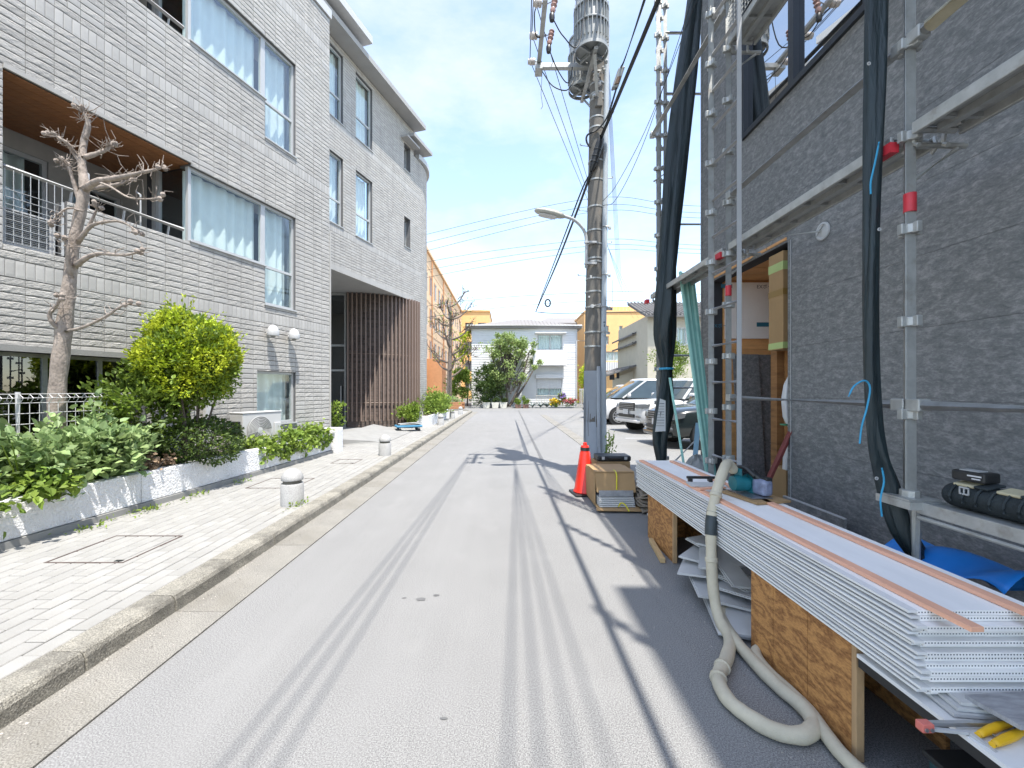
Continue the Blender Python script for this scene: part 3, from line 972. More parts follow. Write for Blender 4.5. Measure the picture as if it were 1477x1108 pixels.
eb = MB().box(-3.98, -3.62, 9.08, 9.42, SW - .01, .64).build('planter_end_block', m_white_stucco, bevel=.012)
tag(eb, 'white square block closing the planter beside the ramp', 'planter block')

# wire mesh fence behind the plants
fen = thing('mesh_fence', 'white wire mesh fence behind the planter shrubs', 'fence', (-5.0, 4, .44))
fx = lambda y: px_(y) - .62
yy = np.arange(1.2, 6.3, .083)
wv = MB()
for y in yy: wv.tube([(fx(y), y, .45), (fx(y), y, 1.33), (fx(y) + .04, y, 1.39), (fx(y), y, 1.43), (fx(y) - .02, y, 1.37)], .0042, 4)
wv.build('upright_wire', m_whitepaint, fen, kind='stuff')
wh = MB()
for z in list(np.arange(.5, 1.34, .105)) + [1.39, 1.43]: wh.tube([(fx(1.2), 1.2, z), (fx(6.28), 6.28, z)], .005, 4)
wh.build('level_wire', m_whitepaint, fen, kind='stuff')
for y in (2.2, 4.2, 6.2): MB().tube([(fx(y) - .03, y, .4), (fx(y) - .03, y, 1.45)], .02, 8).build('post', m_whitepaint, fen)

# ================================================================== pollarded tree
def T(px, py, y): return ((px - 730) * y / 612, y, 1.475 - (py - 562) * y / 612)
tr = thing('pollarded_tree', 'bare pollarded tree with knobbly pale trunk in the planter', 'tree', (-4.88, 4.6, .44))
trunk = [(82, 640, 4.6, .082), (83, 560, 4.6, .074), (92, 480, 4.6, .070), (100, 410, 4.6, .058), (107, 350, 4.6, .050), (117, 300, 4.6, .050), (122, 270, 4.6, .046), (118, 238, 4.62, .036), (121, 205, 4.64, .03), (128, 172, 4.66, .02)]
sp = smoothpath([(*T(a, b, c), r) for a, b, c, r in trunk], 5)
mb = MB(); mb.tube([p[:3] for p in sp], [p[3] * (1 + .06 * math.sin(i * 1.9)) for i, p in enumerate(sp)], 14)
mb.build('trunk', m_bark, tr, smooth=180)
br = [
    ([(120, 275, 4.6), (140, 262, 4.5), (168, 257, 4.42), (200, 250, 4.35), (232, 243, 4.3)], .055, .014),
    ([(119, 272, 4.62), (142, 270, 4.7), (170, 266, 4.75), (190, 258, 4.8)], .045, .016),
    ([(119, 240, 4.62), (108, 222, 4.6), (95, 205, 4.5), (72, 192, 4.45)], .04, .015),
    ([(119, 228, 4.62), (138, 222, 4.66), (155, 215, 4.7), (162, 205, 4.72)], .04, .018),
    ([(121, 205, 4.64), (128, 185, 4.62), (122, 165, 4.6), (112, 155, 4.58)], .035, .012),
    ([(117, 300, 4.6), (106, 262, 4.56), (98, 240, 4.52), (90, 232, 4.5)], .03, .012),
    ([(112, 350, 4.6), (127, 330, 4.55), (142, 322, 4.5), (175, 320, 4.45), (200, 335, 4.42)], .035, .008),
    ([(108, 385, 4.6), (125, 372, 4.5), (145, 366, 4.45), (180, 368, 4.4), (205, 362, 4.36)], .042, .01),
    ([(103, 400, 4.58), (98, 370, 4.5), (97, 350, 4.48), (90, 340, 4.46)], .035, .018),
    ([(90, 478, 4.58), (75, 465, 4.5), (72, 452, 4.48), (82, 440, 4.46), (88, 428, 4.45)], .034, .02),
    ([(95, 478, 4.55), (120, 472, 4.5), (150, 458, 4.45), (175, 442, 4.4), (190, 438, 4.38)], .022, .012),
    ([(140, 262, 4.5), (160, 270, 4.4), (186, 285, 4.35), (215, 287, 4.32), (236, 284, 4.3)], .018, .008),
    ([(118, 305, 4.58), (100, 300, 4.5), (85, 308, 4.46), (75, 320, 4.44)], .014, .006),
    ([(122, 340, 4.58), (136, 310, 4.56), (142, 296, 4.55)], .024, .012),
]
for bi, (pts, ra, rb) in enumerate(br):
    P_ = smoothpath([T(*p) for p in pts], 5)
    k = len(P_)
    rr = random.Random(bi)
    mb = MB(); mb.tube(P_, [.72 * (ra + (rb - ra) * i / (k - 1)) * (1 + rr.uniform(-.12, .16)) for i in range(k)], 8)
    b_ = mb.build('branch', m_bark, tr, smooth=180)
    # pruning knobs and short wild twigs
    tw = MB()
    tip = Vector(P_[-1])
    for q in range(3): tw.lathe(tip + Vector((rr.uniform(-.04, .04), rr.uniform(-.04, .04), rr.uniform(-.03, .03))), [(.004, -.025), (.02, -.015), (.026, 0), (.018, .018), (.004, .026)], 6)
    for q in range(34 if bi < 6 else 14):
        s_ = Vector(P_[rr.randrange(int(k * .45), k)])
        d = Vector((rr.gauss(0, 1), rr.gauss(0, 1), rr.gauss(.35, .8))).normalized()
        ln = rr.uniform(.04, .14) * (1.6 if rr.random() < .15 else 1)
        m1 = s_ + d * ln * .5 + Vector((rr.uniform(-.035, .035), rr.uniform(-.035, .035), rr.uniform(-.03, .03)))
        tw.tube([s_, m1, s_ + d * ln + Vector((rr.uniform(-.03, .03), 0, rr.uniform(0, .04)))], [.0055, .004, .002], 5)
    tw.build('twigs', m_bark, b_, kind='stuff')

# ================================================================== shrubs in the planter
def shrub(name, label, c, r, n, size, m, seed, stems=5, base=.44, up=.4, m2=None, aspect=.55, shell=.55, lump=.16, group=None, gaps=0):
    o = thing(name, label, 'shrub', (c[0], c[1], base), group)
    P = blob_points(c, r, n, seed, shell, lump, gaps)
    P = P[P[:, 2] > base + .01]
    k = int(len(P) * .8) if m2 else len(P)
    leaves('foliage', P[:k], size, m, o, up, c, aspect, seed)
    if m2: leaves('young_foliage', P[k:], size * .9, m2, o, up, c, aspect, seed + 1)
    mb = MB(); rr = random.Random(seed)
    for s in range(stems):
        e = Vector(c) + Vector((rr.uniform(-.6, .6) * r[0], rr.uniform(-.6, .6) * r[1], rr.uniform(-.2, .5) * r[2]))
        b0 = Vector((c[0] + rr.uniform(-.08, .08), c[1] + rr.uniform(-.08, .08), base - .05))
        mb.tube([b0, (b0 + e) / 2 + Vector((rr.uniform(-.06, .06), rr.uniform(-.06, .06), 0)), e], [.022, .015, .006], 6)
    mb.build('stems', m_bark_dark, o)
    return o
rsb = thing('round_shrub', 'tall clipped round shrub with bright lime green leaves', 'shrub', (-4.30, 5.75, .44))
lobes = [((-4.29, 5.75, 1.80), (.50, .52, .56), 1.0), ((-4.40, 5.74, 2.16), (.33, .36, .36), .5), ((-4.06, 5.78, 1.90), (.34, .42, .46), .55), ((-4.55, 5.65, 1.62), (.30, .36, .40), .4)]
Pi, Po = [], []
g = np.random.default_rng(5)
for k, (c, r_, wt_) in enumerate(lobes):
    Pi.append(blob_points(c, r_, int(6500 * wt_), 21 + k, .5, .24))
    q = blob_points(c, [v * 1.02 for v in r_], int(8600 * wt_), 31 + k, .78, .24, gaps=.03)
    Po.append(q[q[:, 2] > c[2] - r_[2] * (.75 if k != 3 else -.2)])
    for _ in range(int(70 * wt_)):
        d = g.normal(size=3); d[2] = abs(d[2]) + .1; d /= np.linalg.norm(d); ln = g.uniform(.03, .20)
        Po.append(np.array([np.array(c) + d * (np.array(r_) + ln * t) + g.normal(size=3) * .014 + np.array([0, 0, .05 * t]) for t in np.linspace(0, 1, 9)]))
leaves('foliage', np.concatenate(Pi), .052, m_leaf_mid, rsb, .4, (-4.28, 5.75, 1.7), .55, 76)
leaves('young_foliage', np.concatenate(Po), .046, m_leaf_lime, rsb, .5, (-4.28, 5.75, 1.5), .55, 77)
mb = MB(); rr = random.Random(21)
for s_ in range(9):
    e = Vector((-4.28 + rr.uniform(-.4, .4), 5.75 + rr.uniform(-.35, .35), 1.8 + rr.uniform(-.4, .4))); b0 = Vector((-4.3 + rr.uniform(-.08, .08), 5.75 + rr.uniform(-.08, .08), .4))
    mb.tube([b0, (b0 + e) / 2 + Vector((rr.uniform(-.06, .06), rr.uniform(-.06, .06), 0)), e], [.022, .015, .006], 6)
mb.build('stems', m_bark_dark, rsb)
# shaggy skirt of the same shrub reaching left over the fence
P, cc = clump_points((-4.58, 5.3, 1.28), (.48, .42, .44), 2600, 44, 31, .3)
leaves('low_foliage', P, .07, m_leaf_mid, bpy.data.objects['round_shrub'], .4, (-4.5, 5.3, 1.1), .6, 31)
# broad-leaved pale green plant
big = thing('broad_leaf_plant', 'sprawling plant with broad pale green leaves spilling over the planter', 'plant', (-4.55, 4.3, .44))
Pa, _ = clump_points((-4.60, 4.05, .74), (.40, .75, .36), 2900, 80, 41, .30)
Pb, _ = clump_points((-4.45, 4.75, .80), (.40, .55, .38), 2100, 60, 42, .30)
P = np.concatenate([Pa, Pb]); P = P[P[:, 2] > .44]
leaves('foliage', P, .085, m_leaf_pale, big, .9, (-4.6, 4.4, .4), .74, 43)
P, _ = clump_points((-4.25, 3.75, .56), (.22, .55, .10), 520, 30, 44, .4)
leaves('creeping_foliage', P, .075, m_leaf_ivy, big, .9, None, .8, 45)
mb = MB(); rr = random.Random(5)
for k in range(34):
    b0 = Vector((-4.62 + rr.uniform(-.25, .3), 3.7 + rr.uniform(0, 1.3), .42)); e = b0 + Vector((rr.uniform(-.25, .25), rr.uniform(-.3, .3), rr.uniform(.35, .75)))
    mb.tube([b0, (b0 + e) / 2 + Vector((0, 0, .05)), e], [.009, .007, .003], 5)
mb.build('stems', m_leaf_mid, big)
shrub('low_shrub', 'low dense dark green shrub under the lime green one', (-4.22, 5.85, .74), (.46, .66, .33), 5200, .045, m_leaf_dark, 51, m2=m_leaf_mid, shell=.6)
# ivy hanging over the wall in front of the small window
ivy = thing('ivy', 'bright green ivy trailing over the planter below the small window', 'ivy', (-3.95, 7.9, .5))
g = np.random.default_rng(61)
pts = []
for k in range(1500):
    y = g.uniform(6.75, 9.0); t = g.random()
    x0 = px_(y)
    if t < .7: pts.append((x0 - g.uniform(-.03, .42), y, .5 + abs(g.normal(0, .09)) + .09 * math.sin(y * 3.1) ** 2))
    else:
        dz = g.random() ** 1.5 * (.14 + .14 * math.sin(y * 5.3) ** 2)
        pts.append((x0 + .012 + g.uniform(0, .04), y, .52 - dz))
leaves('foliage', np.array(pts), .075, m_leaf_ivy, ivy, .35, None, .9, 62, droop=.15)
mb = MB(); rr = random.Random(8)
for k in range(26):
    y = rr.uniform(6.9, 8.9); mb.tube([(px_(y) - .2, y, .45), (px_(y) - .02, y + .05, .56), (px_(y) + .02, y + .07, .50), (px_(y) + .03, y + .1, .5 - rr.uniform(.05, .2))], .004, 4)
mb.build('runners', m_leaf_mid, ivy)
# dry flower heads
dry = thing('dry_hydrangea', 'dry pale flower heads among the shrubs on the planter edge', 'plant', (-4.15, 5.1, .44))
P, _ = clump_points((-4.22, 5.1, .60), (.10, .20, .10), 260, 7, 66, .5)
m_dry = mat('dry_petal', (.30, .21, .14), .9, .3, 9, island=.3)
leaves('flower_heads', P, .04, m_dry, dry, .3, None, .9, 67, kind='stuff')
mb = MB()
for k in range(6): mb.tube([(-4.25 + rr.uniform(-.05, .05), 5.0 + k * .05, .42), (-4.2 + rr.uniform(-.06, .06), 5.0 + k * .05, .62)], .005, 5)
mb.build('stems', m_bark, dry)
# small weeds in the paving joints
for k, (x, y, n_) in enumerate(((-4.05, 4.15, 22), (-4.0, 4.75, 40), (-3.92, 5.4, 26), (-3.85, 6.2, 16), (-2.44, 4.95, 30))):
    w = thing('weed', 'small weed tuft sprouting at the foot of the planter' if k < 4 else 'small weed tuft at the foot of the first round-headed bollard', 'weed', (x, y, SW), 'weeds in the paving joints' if k < 4 else None)
    P = np.array([(x + rng.gauss(0, .05), y + rng.gauss(0, .12), SW + abs(rng.gauss(0, .02))) for _ in range(n_ * 2)])
    leaves('tuft', P, .035, m_leaf_ivy, w, .6, (x, y, SW - .1), .5, 70 + k, kind='stuff')

# ================================================================== air conditioner
ac = thing('air_conditioner', 'white outdoor air conditioning unit with round fan grille among the shrubs', 'air conditioner', F1(-2.35, .5, .55))
fa = fr(P0)
mb = MB(); fbox(mb, fa, -2.72, -1.94, .50, 1.08, .30, .58); mb.build('casing', m_whitepaint, ac, bevel=.012)
mb = MB(); fbox(mb, fa, -2.725, -1.935, 1.082, 1.10, .29, .59); mb.build('lid', m_whitepaint, ac, bevel=.006)
c0 = fa(-2.40, .79, .583)
mb = MB(); mb.lathe(c0, [(.235, -.002), (.235, .004), (.0, .004)][:2] + [(.002, .004)], 28, N); mb.build('fan_opening', m_black, ac)
for i, r_ in enumerate(np.linspace(.055, .235, 8)):
    mb = MB(); pts = [c0 + N * .014 + (E * math.cos(t) + Vector((0, 0, 1)) * math.sin(t)) * r_ for t in [6.2832 * k / 28 for k in range(29)]]
    mb.tube(pts, .0068, 5, False); mb.build('grille_ring', m_whitepaint, ac)
mb = MB()
for k in range(8):
    t = 6.2832 * k / 8 + .2
    dd = E * math.cos(t) + Vector((0, 0, 1)) * math.sin(t)
    mb.tube([c0 + N * .01 + dd * .05, c0 + N * .012 + dd * .24], .005, 5)
mb.lathe(c0 + N * .006, [(.05, 0), (.05, .012), (.01, .016)], 14, N)
mb.build('grille_spider', m_whitepaint, ac)
for k in range(9):
    mb = MB(); z = .95 - k * .022
    mb.obox(fa(-2.727, z, .44), E * .004, N * .10, Vector((0, 0, .006))); mb.build('side_slot', m_black, ac)
mb = MB(); fbox(mb, fa, -2.1, -1.96, .55, .9, .58, .60); mb.build('valve_cover', m_whitepaint, ac, bevel=.006)
for u in (-2.6, -2.05):
    mb = MB(); fbox(mb, fa, u - .04, u + .04, .42, .50, .32, .56); mb.build('foot', m_concrete, ac)
mb = MB(); mb.box(-0.04, .04, -.03, .03, 0, 0.75)
pd = MB(); fbox(pd, fa, -2.95, -2.86, .5, 1.45, .02, .09); tag(pd.build('pipe_cover', m_whitepaint, bevel=.008), 'white pipe duct on the tiled wall beside the air conditioner', 'duct')

# ================================================================== round-headed granite bollards
m_granite = mat('granite', (.36, .355, .345), .75, .08, 8, .4, 140, speck=.28, sscale=160)
bol = thing('bollard', 'x', 'bollard', (-2.52, 5.0, SW), 'round-headed bollards along the kerb')
x0, y0 = -2.52, 5.0
mb = MB(); mb.lathe((x0, y0, SW - .02), [(.125, 0), (.125, .265), (.118, .275)], 26); mb.build('shaft', m_granite, bol, smooth=40)
mb = MB(); mb.lathe((x0, y0, SW), [(.10, .25), (.10, .285)], 22); mb.build('neck', m_grout, bol, smooth=40)
mb = MB(); mb.lathe((x0, y0, SW), [(.09, .287), (.118, .292)] + [(.122 * math.cos(t), .30 + .125 * math.sin(t)) for t in np.linspace(.0, 1.5, 9)], 26); mb.build('cap', m_granite, bol, smooth=50)
bl_ = ['round-headed granite bollard beside the paved covers of the planter', 'round-headed granite bollard opposite the planter end block', 'round-headed granite bollard beside the blue platform trolley',
       'round-headed granite bollard beside the entrance flower planter', 'farthest round-headed granite bollard before the rounded kerb corner']
bol['label'] = bl_[0]
for k, (y, x) in enumerate(((8.75, -2.50), (16.2, -2.5), (19.7, -2.5), (23.3, -2.5))):
    c = copy_tree(bol); c.location = (x, y, SW); c['label'] = bl_[k + 1]

# ================================================================== entrance flower planter + trolley
ep = thing('entrance_planter', 'white rendered planter full of bright green shrubs by the slatted wall', 'planter', (-2.98, 17, SW))
MB().box(-3.22, -2.80, 15.3, 20.6, SW - .01, .52).build('trough', m_white_stucco, ep, bevel=.01)
MB().box(-3.18, -2.84, 15.35, 20.5, .515, .524).build('soil', m_soil, ep)
P, _ = clump_points((-3.05, 18.1, .82), (.42, 2.4, .42), 3400, 60, 81, .3)
leaves('foliage', P[P[:, 2] > .45], .12, m_leaf_ivy, ep, .6, (-3.0, 18, .3), .5, 82)
P, _ = clump_points((-3.45, 15.6, .58), (.34, .9, .34), 1300, 30, 83, .35)
lp = thing('creeping_plant', 'dark leafy creeper growing at the foot of the brown slats', 'plant', (-3.45, 15.5, SW))
leaves('foliage', P[P[:, 2] > SW], .10, m_leaf_mid, lp, .5, (-3.45, 15.5, .2), .6, 84)
mb = MB()
for k in range(10): mb.tube([(-3.45 + rng.uniform(-.2, .2), 15.5 + rng.uniform(-.5, .5), SW - .01), (-3.45 + rng.uniform(-.2, .2), 15.5 + rng.uniform(-.5, .5), .6)], .006, 5)
mb.build('stems', m_bark_dark, lp)
sp_ = thing('door_plant', 'small green potted plant growing beside the entrance behind the end block', 'plant', (-4.15, 9.9, SW))
P, _ = clump_points((-3.98, 9.85, .85), (.13, .16, .34), 420, 14, 85, .5)
leaves('foliage', P, .07, m_leaf_mid, sp_, .4, (-4.0, 9.9, .4), .6, 86)
mb = MB()
for k in range(6): mb.tube([(-4.0, 9.88, SW - .02), (-3.98 + rng.uniform(-.08, .08), 9.85 + rng.uniform(-.08, .08), .9 + .3 * (k == 0))], .006, 5)
mb.build('stems', m_leaf_mid, sp_)

m_blue = mat('blue_plastic', (.045, .20, .34), .5, .1, 10)
tl = thing('platform_trolley', 'blue plastic platform trolley with folded handle on the sidewalk', 'trolley', (-3.2, 13.9, SW), rz=0)
def TR(x, y, z):
    a = R(22); return (-3.2 + x * math.cos(a) - y * math.sin(a), 13.9 + x * math.sin(a) + y * math.cos(a), SW + z)
def trb(mb, x0, x1, y0, y1, z0, z1):
    vs = [TR(*p) for p in ((x0, y0, z0), (x1, y0, z0), (x1, y1, z0), (x0, y1, z0), (x0, y0, z1), (x1, y0, z1), (x1, y1, z1), (x0, y1, z1))]
    return mb.add(vs, [(3, 2, 1, 0), (4, 5, 6, 7), (0, 1, 5, 4), (1, 2, 6, 5), (2, 3, 7, 6), (3, 0, 4, 7)])
mb = MB(); trb(mb, -.42, .42, -.27, .27, .13, .20); dk = mb.build('deck', m_blue, tl, bevel=.03)
mb = MB(); trb(mb, -.36, .36, -.21, .21, .2, .206); mb.build('anti_slip_mat', m_black, dk)
mb = MB(); mb.tube([TR(-.3, -.22, .22), TR(.36, -.22, .25), TR(.42, 0, .26), TR(.36, .22, .25), TR(-.3, .22, .22)], .016, 8); mb.build('folded_handle', m_alu, tl, smooth=60)
mb = MB(); mb.tube([TR(.40, -.2, .2), TR(.42, -.2, .62), TR(.42, .2, .62), TR(.40, .2, .2)], .012, 8); mb.build('handle', m_alu, tl, smooth=60)
for (x, y) in ((-.3, -.2), (.3, -.2), (-.3, .2), (.3, .2)):
    mb = MB(); a_ = Vector(TR(x, y - .018, .05)); b_ = Vector(TR(x, y + .018, .05)); mb.cyl(a_, b_, .05, n=14); w_ = mb.build('wheel', m_black, tl, smooth=40)
    mb = MB(); trb(mb, x - .025, x + .025, y - .03, y + .03, .095, .131); mb.build('caster_fork', m_galv, w_)
# ================================================================== far end of the street
m_orange = mat('orange_render', (.74, .52, .32), .85, .05, 2)
m_orange2 = mat('orange_yellow_render', (.72, .44, .19), .85, .05, 2)
m_orange_red = mat('terracotta_panel', (.5, .24, .11), .8, .1, 3)
m_winpane = mat('window_pane', (.10, .115, .13), .08, .2, 2, spec=.8)
m_winpane_l = mat('pale_window', (.33, .36, .38), .12, .1, 2, spec=.7)
m_white_siding = mat('white_siding', (.66, .66, .655), .7, .03, 3)
m_roof_grey = mat('roof_sheet', (.225, .21, .20), .7, .06, 4)
m_beige = mat('beige_wall', (.47, .43, .34), .85, .08, 2)
m_rooftile = mat('roof_tile', (.13, .125, .12), .7, .2, 6)
m_brown = mat('brown_wood', (.13, .08, .05), .7, .2, 8)
m_brickpl = mat('orange_brick', (.40, .19, .09), .85, .15, 20)
m_terracotta = mat('brown_pot', (.16, .09, .065), .7, .15, 9)
m_cream = mat('cream_pot', (.52, .50, .43), .7, .08, 9)

# far pavement in front of the white house
fp = MB().box(-40, 60, 33.6, 34.4, -.01, .10).build('far_pavement', m_concrete); fp['kind'] = 'structure'

# ---- long orange block on the left
ob = thing('orange_apartment_block', 'long orange apartment block with rows of deep-set windows behind the bare tree', 'building', (-9, 50, 0))
x1 = -7.35
hs = [(1.3, 2.9), (4.4, 6.2), (7.5, 9.3), (10.6, 12.4)]
ys = [38.6 + 2.55 * k for k in range(12)]
def Fx(u, h, d=0): return Vector((x1 + d, u, h))
ops = [(y, y + 1.2, a, b) for y in ys for a, b in hs]
mb = MB(); wall_cells(mb, Fx, 37.6, 69.4, 0, 14.2, ops, -.35, 0); mb.build('wall', m_orange, ob)
pm_ = MB(); fbox(pm_, Fx, 0, 1.2, 0, 1.8, -.08, -.05); pane = pm_.mesh('pane', m_winpane)
fm_ = MB()
for a, b, c, d in ((0, .07, 0, 1.8), (1.13, 1.2, 0, 1.8), (.565, .635, 0, 1.8), (.07, 1.13, 0, .07), (.07, 1.13, 1.73, 1.8)): fbox(fm_, Fx, a, b, c, d, -.05, -.02)
fme = fm_.mesh('window', m_alu)
rv = MB(); fbox(rv, Fx, -.5, -.02, 0, 1.8, 0.003, .012); rvm = rv.mesh('shutter_panel', m_orange_red)
for y in ys:
    for a, b in hs:
        w = piece('window', fme, ob, (0, y, a)); piece('pane', pane, w, (0, y, a))
        piece('shutter_panel', rvm, ob, (0, y, a))
for h in (3.3, 6.7, 9.8, 13.0):
    mb = MB(); fbox(mb, Fx, 37.6, 69.4, h, h + .18, .002, .03); mb.build('string_course', m_orange, ob)
for y in (41.5, 49.2, 56.8): MB().tube([(x1 + .12, y, .2), (x1 + .12, y, 14.1)], .06, 6).build('downpipe', m_orange_red, ob)
MB().box(-20, x1 - .36, 37.6, 69.4, 0, 14.1).build('core', m_orange, ob)
MB().box(-20.2, x1 + .2, 37.4, 69.6, 14.22, 14.5).build('parapet', m_orange, ob)
# terracotta porch tower at its foot
MB().box(-7.32, -5.9, 39.0, 41.6, 0, 4.3).build('porch', m_orange_red, ob)
# wing facing the street
def Fy(u, h, d=0): return Vector((u, 69.4 - d, h))
ops = [(x, x + 1.3, a, b) for x in (-6.7, -4.6) for a, b in hs]
mb = MB(); wall_cells(mb, Fy, x1 + .01, -2.7, 0, 14.2, ops, -.35, 0); mb.build('wall', m_orange2, ob)
for x in (-6.7, -4.6):
    for a, b in hs:
        g = MB(); fbox(g, Fy, x, x + 1.3, a, b, -.3, -.26); w = g.build('window', m_winpane, ob)
        g = MB(); fbox(g, Fy, x + .6, x + .7, a, b, -.255, -.2); g.build('mullion', m_alu, w)
MB().box(x1 + .01, -2.7, 69.76, 80, 0, 14.1).build('core', m_orange2, ob)
MB().box(x1 + .21, -2.6, 69.2, 80, 14.22, 14.45).build('parapet', m_orange2, ob)
MB().tube([(-5.1, 69.2, 0), (-5.1, 69.2, 10)], .09, 6).build('downpipe', m_alu, ob)

# ---- white house closing the street
wh = thing('white_house', 'white two-storey clapboard house with pale hipped roof behind the leafy tree', 'house', (1.5, 38, 0))
WX0, WX1, WY, WH = -2.9, 5.95, 35.6, 6.75
opsw = [(2.62, 4.75, 4.78, 6.1), (2.55, 4.7, .9, 2.35), (-2.3, -1.2, 1.0, 2.2)]
def Fw(u, h, d=0): return Vector((u, WY - d, h))
mb = MB(); wall_cells(mb, Fw, WX0, WX1, 0, WH, opsw, -.2, 0); mb.build('wall', m_white_siding, wh)
MB().box(WX0, WX1, WY + .21, WY + 8, 0, WH).build('core', m_white_siding, wh)
n = int(WH / .20)
for k in range(n):
    h = .2 + k * .2
    if h > WH - .1: break
    segs = [(WX0, WX1)]
    for o in opsw:
        if o[2] - .02 < h + .1 < o[3] + .02:
            segs = [s for a, b in segs for s in ((a, min(b, o[0] - .06)), (max(a, o[1] + .06), b)) if s[1] - s[0] > .05]
    for a, b in segs:
        mb = MB(); q = [Fw(a, h, .004), Fw(b, h, .004), Fw(b, h + .195, .004), Fw(a, h + .195, .004), Fw(a, h, .03), Fw(b, h, .03), Fw(b, h + .195, .010), Fw(a, h + .195, .010)]
        mb.add(q, [(7, 6, 5, 4)[::-1], (0, 1, 5, 4), (2, 3, 7, 6), (1, 2, 6, 5), (3, 0, 4, 7)]); mb.build('clapboard', m_white_siding, wh)
for (u0, u1, h0, h1) in opsw:
    w = window(Fw, u0, u1, h0, h1, wh, mull=((u0 + u1) / 2,), d=-.03, fw=.08, sill=False)
# shutter box over the lower window, balcony panel, awnings
mb = MB(); fbox(mb, Fw, 2.45, 4.8, 2.40, 2.75, .032, .30); mb.build('shutter_box', m_white_siding, wh, bevel=.02)
for k in range(12):
    mb = MB(); fbox(mb, Fw, 2.6, 4.65, 1.55 + k * .066, 1.608 + k * .066, -.025, .012); mb.build('shutter_slat', m_white_siding, wh)
mb = MB(); fbox(mb, Fw, 2.2, 4.95, 3.45, 4.7, .25, .95); mb.build('balcony', m_white_siding, wh, bevel=.02)
mb = MB(); fbox(mb, Fw, 2.4, 5.0, 6.15, 6.22, .032, .6); mb.build('awning', m_white_siding, wh)
for k in range(11):
    mb = MB(); u = 2.5 + k * .22; fbox(mb, Fw, u, u + .03, .12, .95, .35, .38); mb.build('garden_rail_bar', m_cream, wh)
mb = MB(); fbox(mb, Fw, 2.45, 4.8, .95, 1.0, .33, .40); mb.build('garden_rail', m_cream, wh)
MB().tube([(WX1 - .05, WY - .1, 0), (WX1 - .05, WY - .1, WH)], .05, 8).build('downpipe', m_whitepaint, wh)
MB().tube([(WX0 - .35, WY - .45, WH + .03), (WX1 + .35, WY - .45, WH + .03)], .07, 8).build('rain_gutter', m_whitepaint, wh)
e = .38
mb = MB(); rz_ = WH + 1.25
vs = [(WX0 - e, WY - e, WH), (WX1 + e, WY - e, WH), (WX1 + e, WY + 8 + e, WH), (WX0 - e, WY + 8 + e, WH), (WX0 + 3.6, WY + 4, rz_), (WX1 - 3.6, WY + 4, rz_)]
vs += [(x, y, z - .16) for x, y, z in vs[:4]]
mb.add(vs, [(0, 1, 5, 4), (1, 2, 5), (2, 3, 4, 5), (3, 0, 4), (6, 7, 1, 0), (7, 8, 2, 1), (8, 9, 3, 2), (9, 6, 0, 3), (9, 8, 7, 6)])
rf = mb.build('roof', m_roof_grey, wh)
for k in range(30):
    x = WX0 - .2 + k * (WX1 - WX0 + .4) / 29
    t = min(1, max(.02, min((x - WX0 + e) / 3.98, (WX1 + e - x) / 3.98)))
    MB().bar((x, WY - e, WH + .015), (x, WY - e + (4 + e) * t, WH + .015 + 1.25 * t), .04, .03).build('roof_seam', m_roof_grey, rf)

# ---- grey block behind the white house
gb = thing('grey_apartment_block', 'pale grey apartment block with open balconies rising behind the white house', 'building', (9, 52, 0))
MB().box(5.2, 9.7, 50, 60, 0, 8.8).build('wall', m_white_siding, gb)
for h in (3.2, 6.0):
    mb = MB().box(6.2, 9.65, 49.9, 49.99, h, h + 1.5); mb.build('balcony_opening', m_winpane, gb)
    MB().box(6.0, 9.68, 49.0, 49.85, h - .9, h).build('balcony', m_white_siding, gb)
MB().box(3.5, 10.4, 48.6, 60.5, 8.85, 9.1).build('eave', m_roof_grey, gb)
mb = MB(); mb.add([(3.5, 48.6, 9.11), (10.4, 48.6, 9.11), (10.4, 60.5, 9.11), (3.5, 60.5, 9.11), (5.2, 54, 10.6), (8.7, 54, 10.6)], [(0, 1, 5, 4), (1, 2, 5), (2, 3, 4, 5), (3, 0, 4)])
mb.build('roof', m_roof_grey, gb)

# ---- orange house on the right
oh = thing('orange_house', 'bright orange flat-roofed house with narrow twin windows beyond the parking lot', 'house', (12, 46, 0))
OY = 44.0
def Fo(u, h, d=0): return Vector((u, OY - d, h))
def ox(px): return (px - 730) * OY / 612
def oz(py): return 1.475 + (562 - py) * OY / 612
rect = [(873.5, 878, 470, 483), (873.5, 878, 485, 497), (893, 898, 470, 483), (893, 898, 485, 497), (912, 926, 472, 500), (873, 898, 507, 521), (912, 926, 509, 522)]
opo = [(ox(a), ox(b), oz(d), oz(c)) for a, b, c, d in rect]
mb = MB(); wall_cells(mb, Fo, ox(843), 18.5, 0, oz(451), opo, -.3, 0); mb.build('wall', m_orange2, oh)
for o in opo: window(Fo, *o, oh, d=-.12, fw=.07, sill=False, curtain=True, mull=(((o[0] + o[1]) / 2,) if o[1] - o[0] > .8 else ()))
mb = MB(); fbox(mb, Fo, ox(872), ox(899), oz(535), oz(523), .05, .6); bal = mb.build('balcony', m_white_siding, oh)
for k in range(12):
    u = ox(872) + (ox(899) - ox(872)) * k / 11
    mb = MB(); fbox(mb, Fo, u - .015, u + .015, oz(535), oz(522), .602, .63); mb.build('bar', m_concrete, bal)
MB().box(ox(843), 18.5, OY + .31, OY + 10, 0, oz(451) - .1).build('core', m_orange2, oh)
MB().box(ox(843), 18.6, OY - .08, OY + 10, oz(451), oz(448)).build('coping', m_orange2, oh)
MB().box(ox(890), ox(948), OY + 3, OY + 9, oz(449), oz(434)).build('penthouse', m_orange2, oh)
MB().box(ox(862), ox(876), OY + 3, OY + 9, oz(449), oz(431)).build('penthouse', m_orange2, oh)
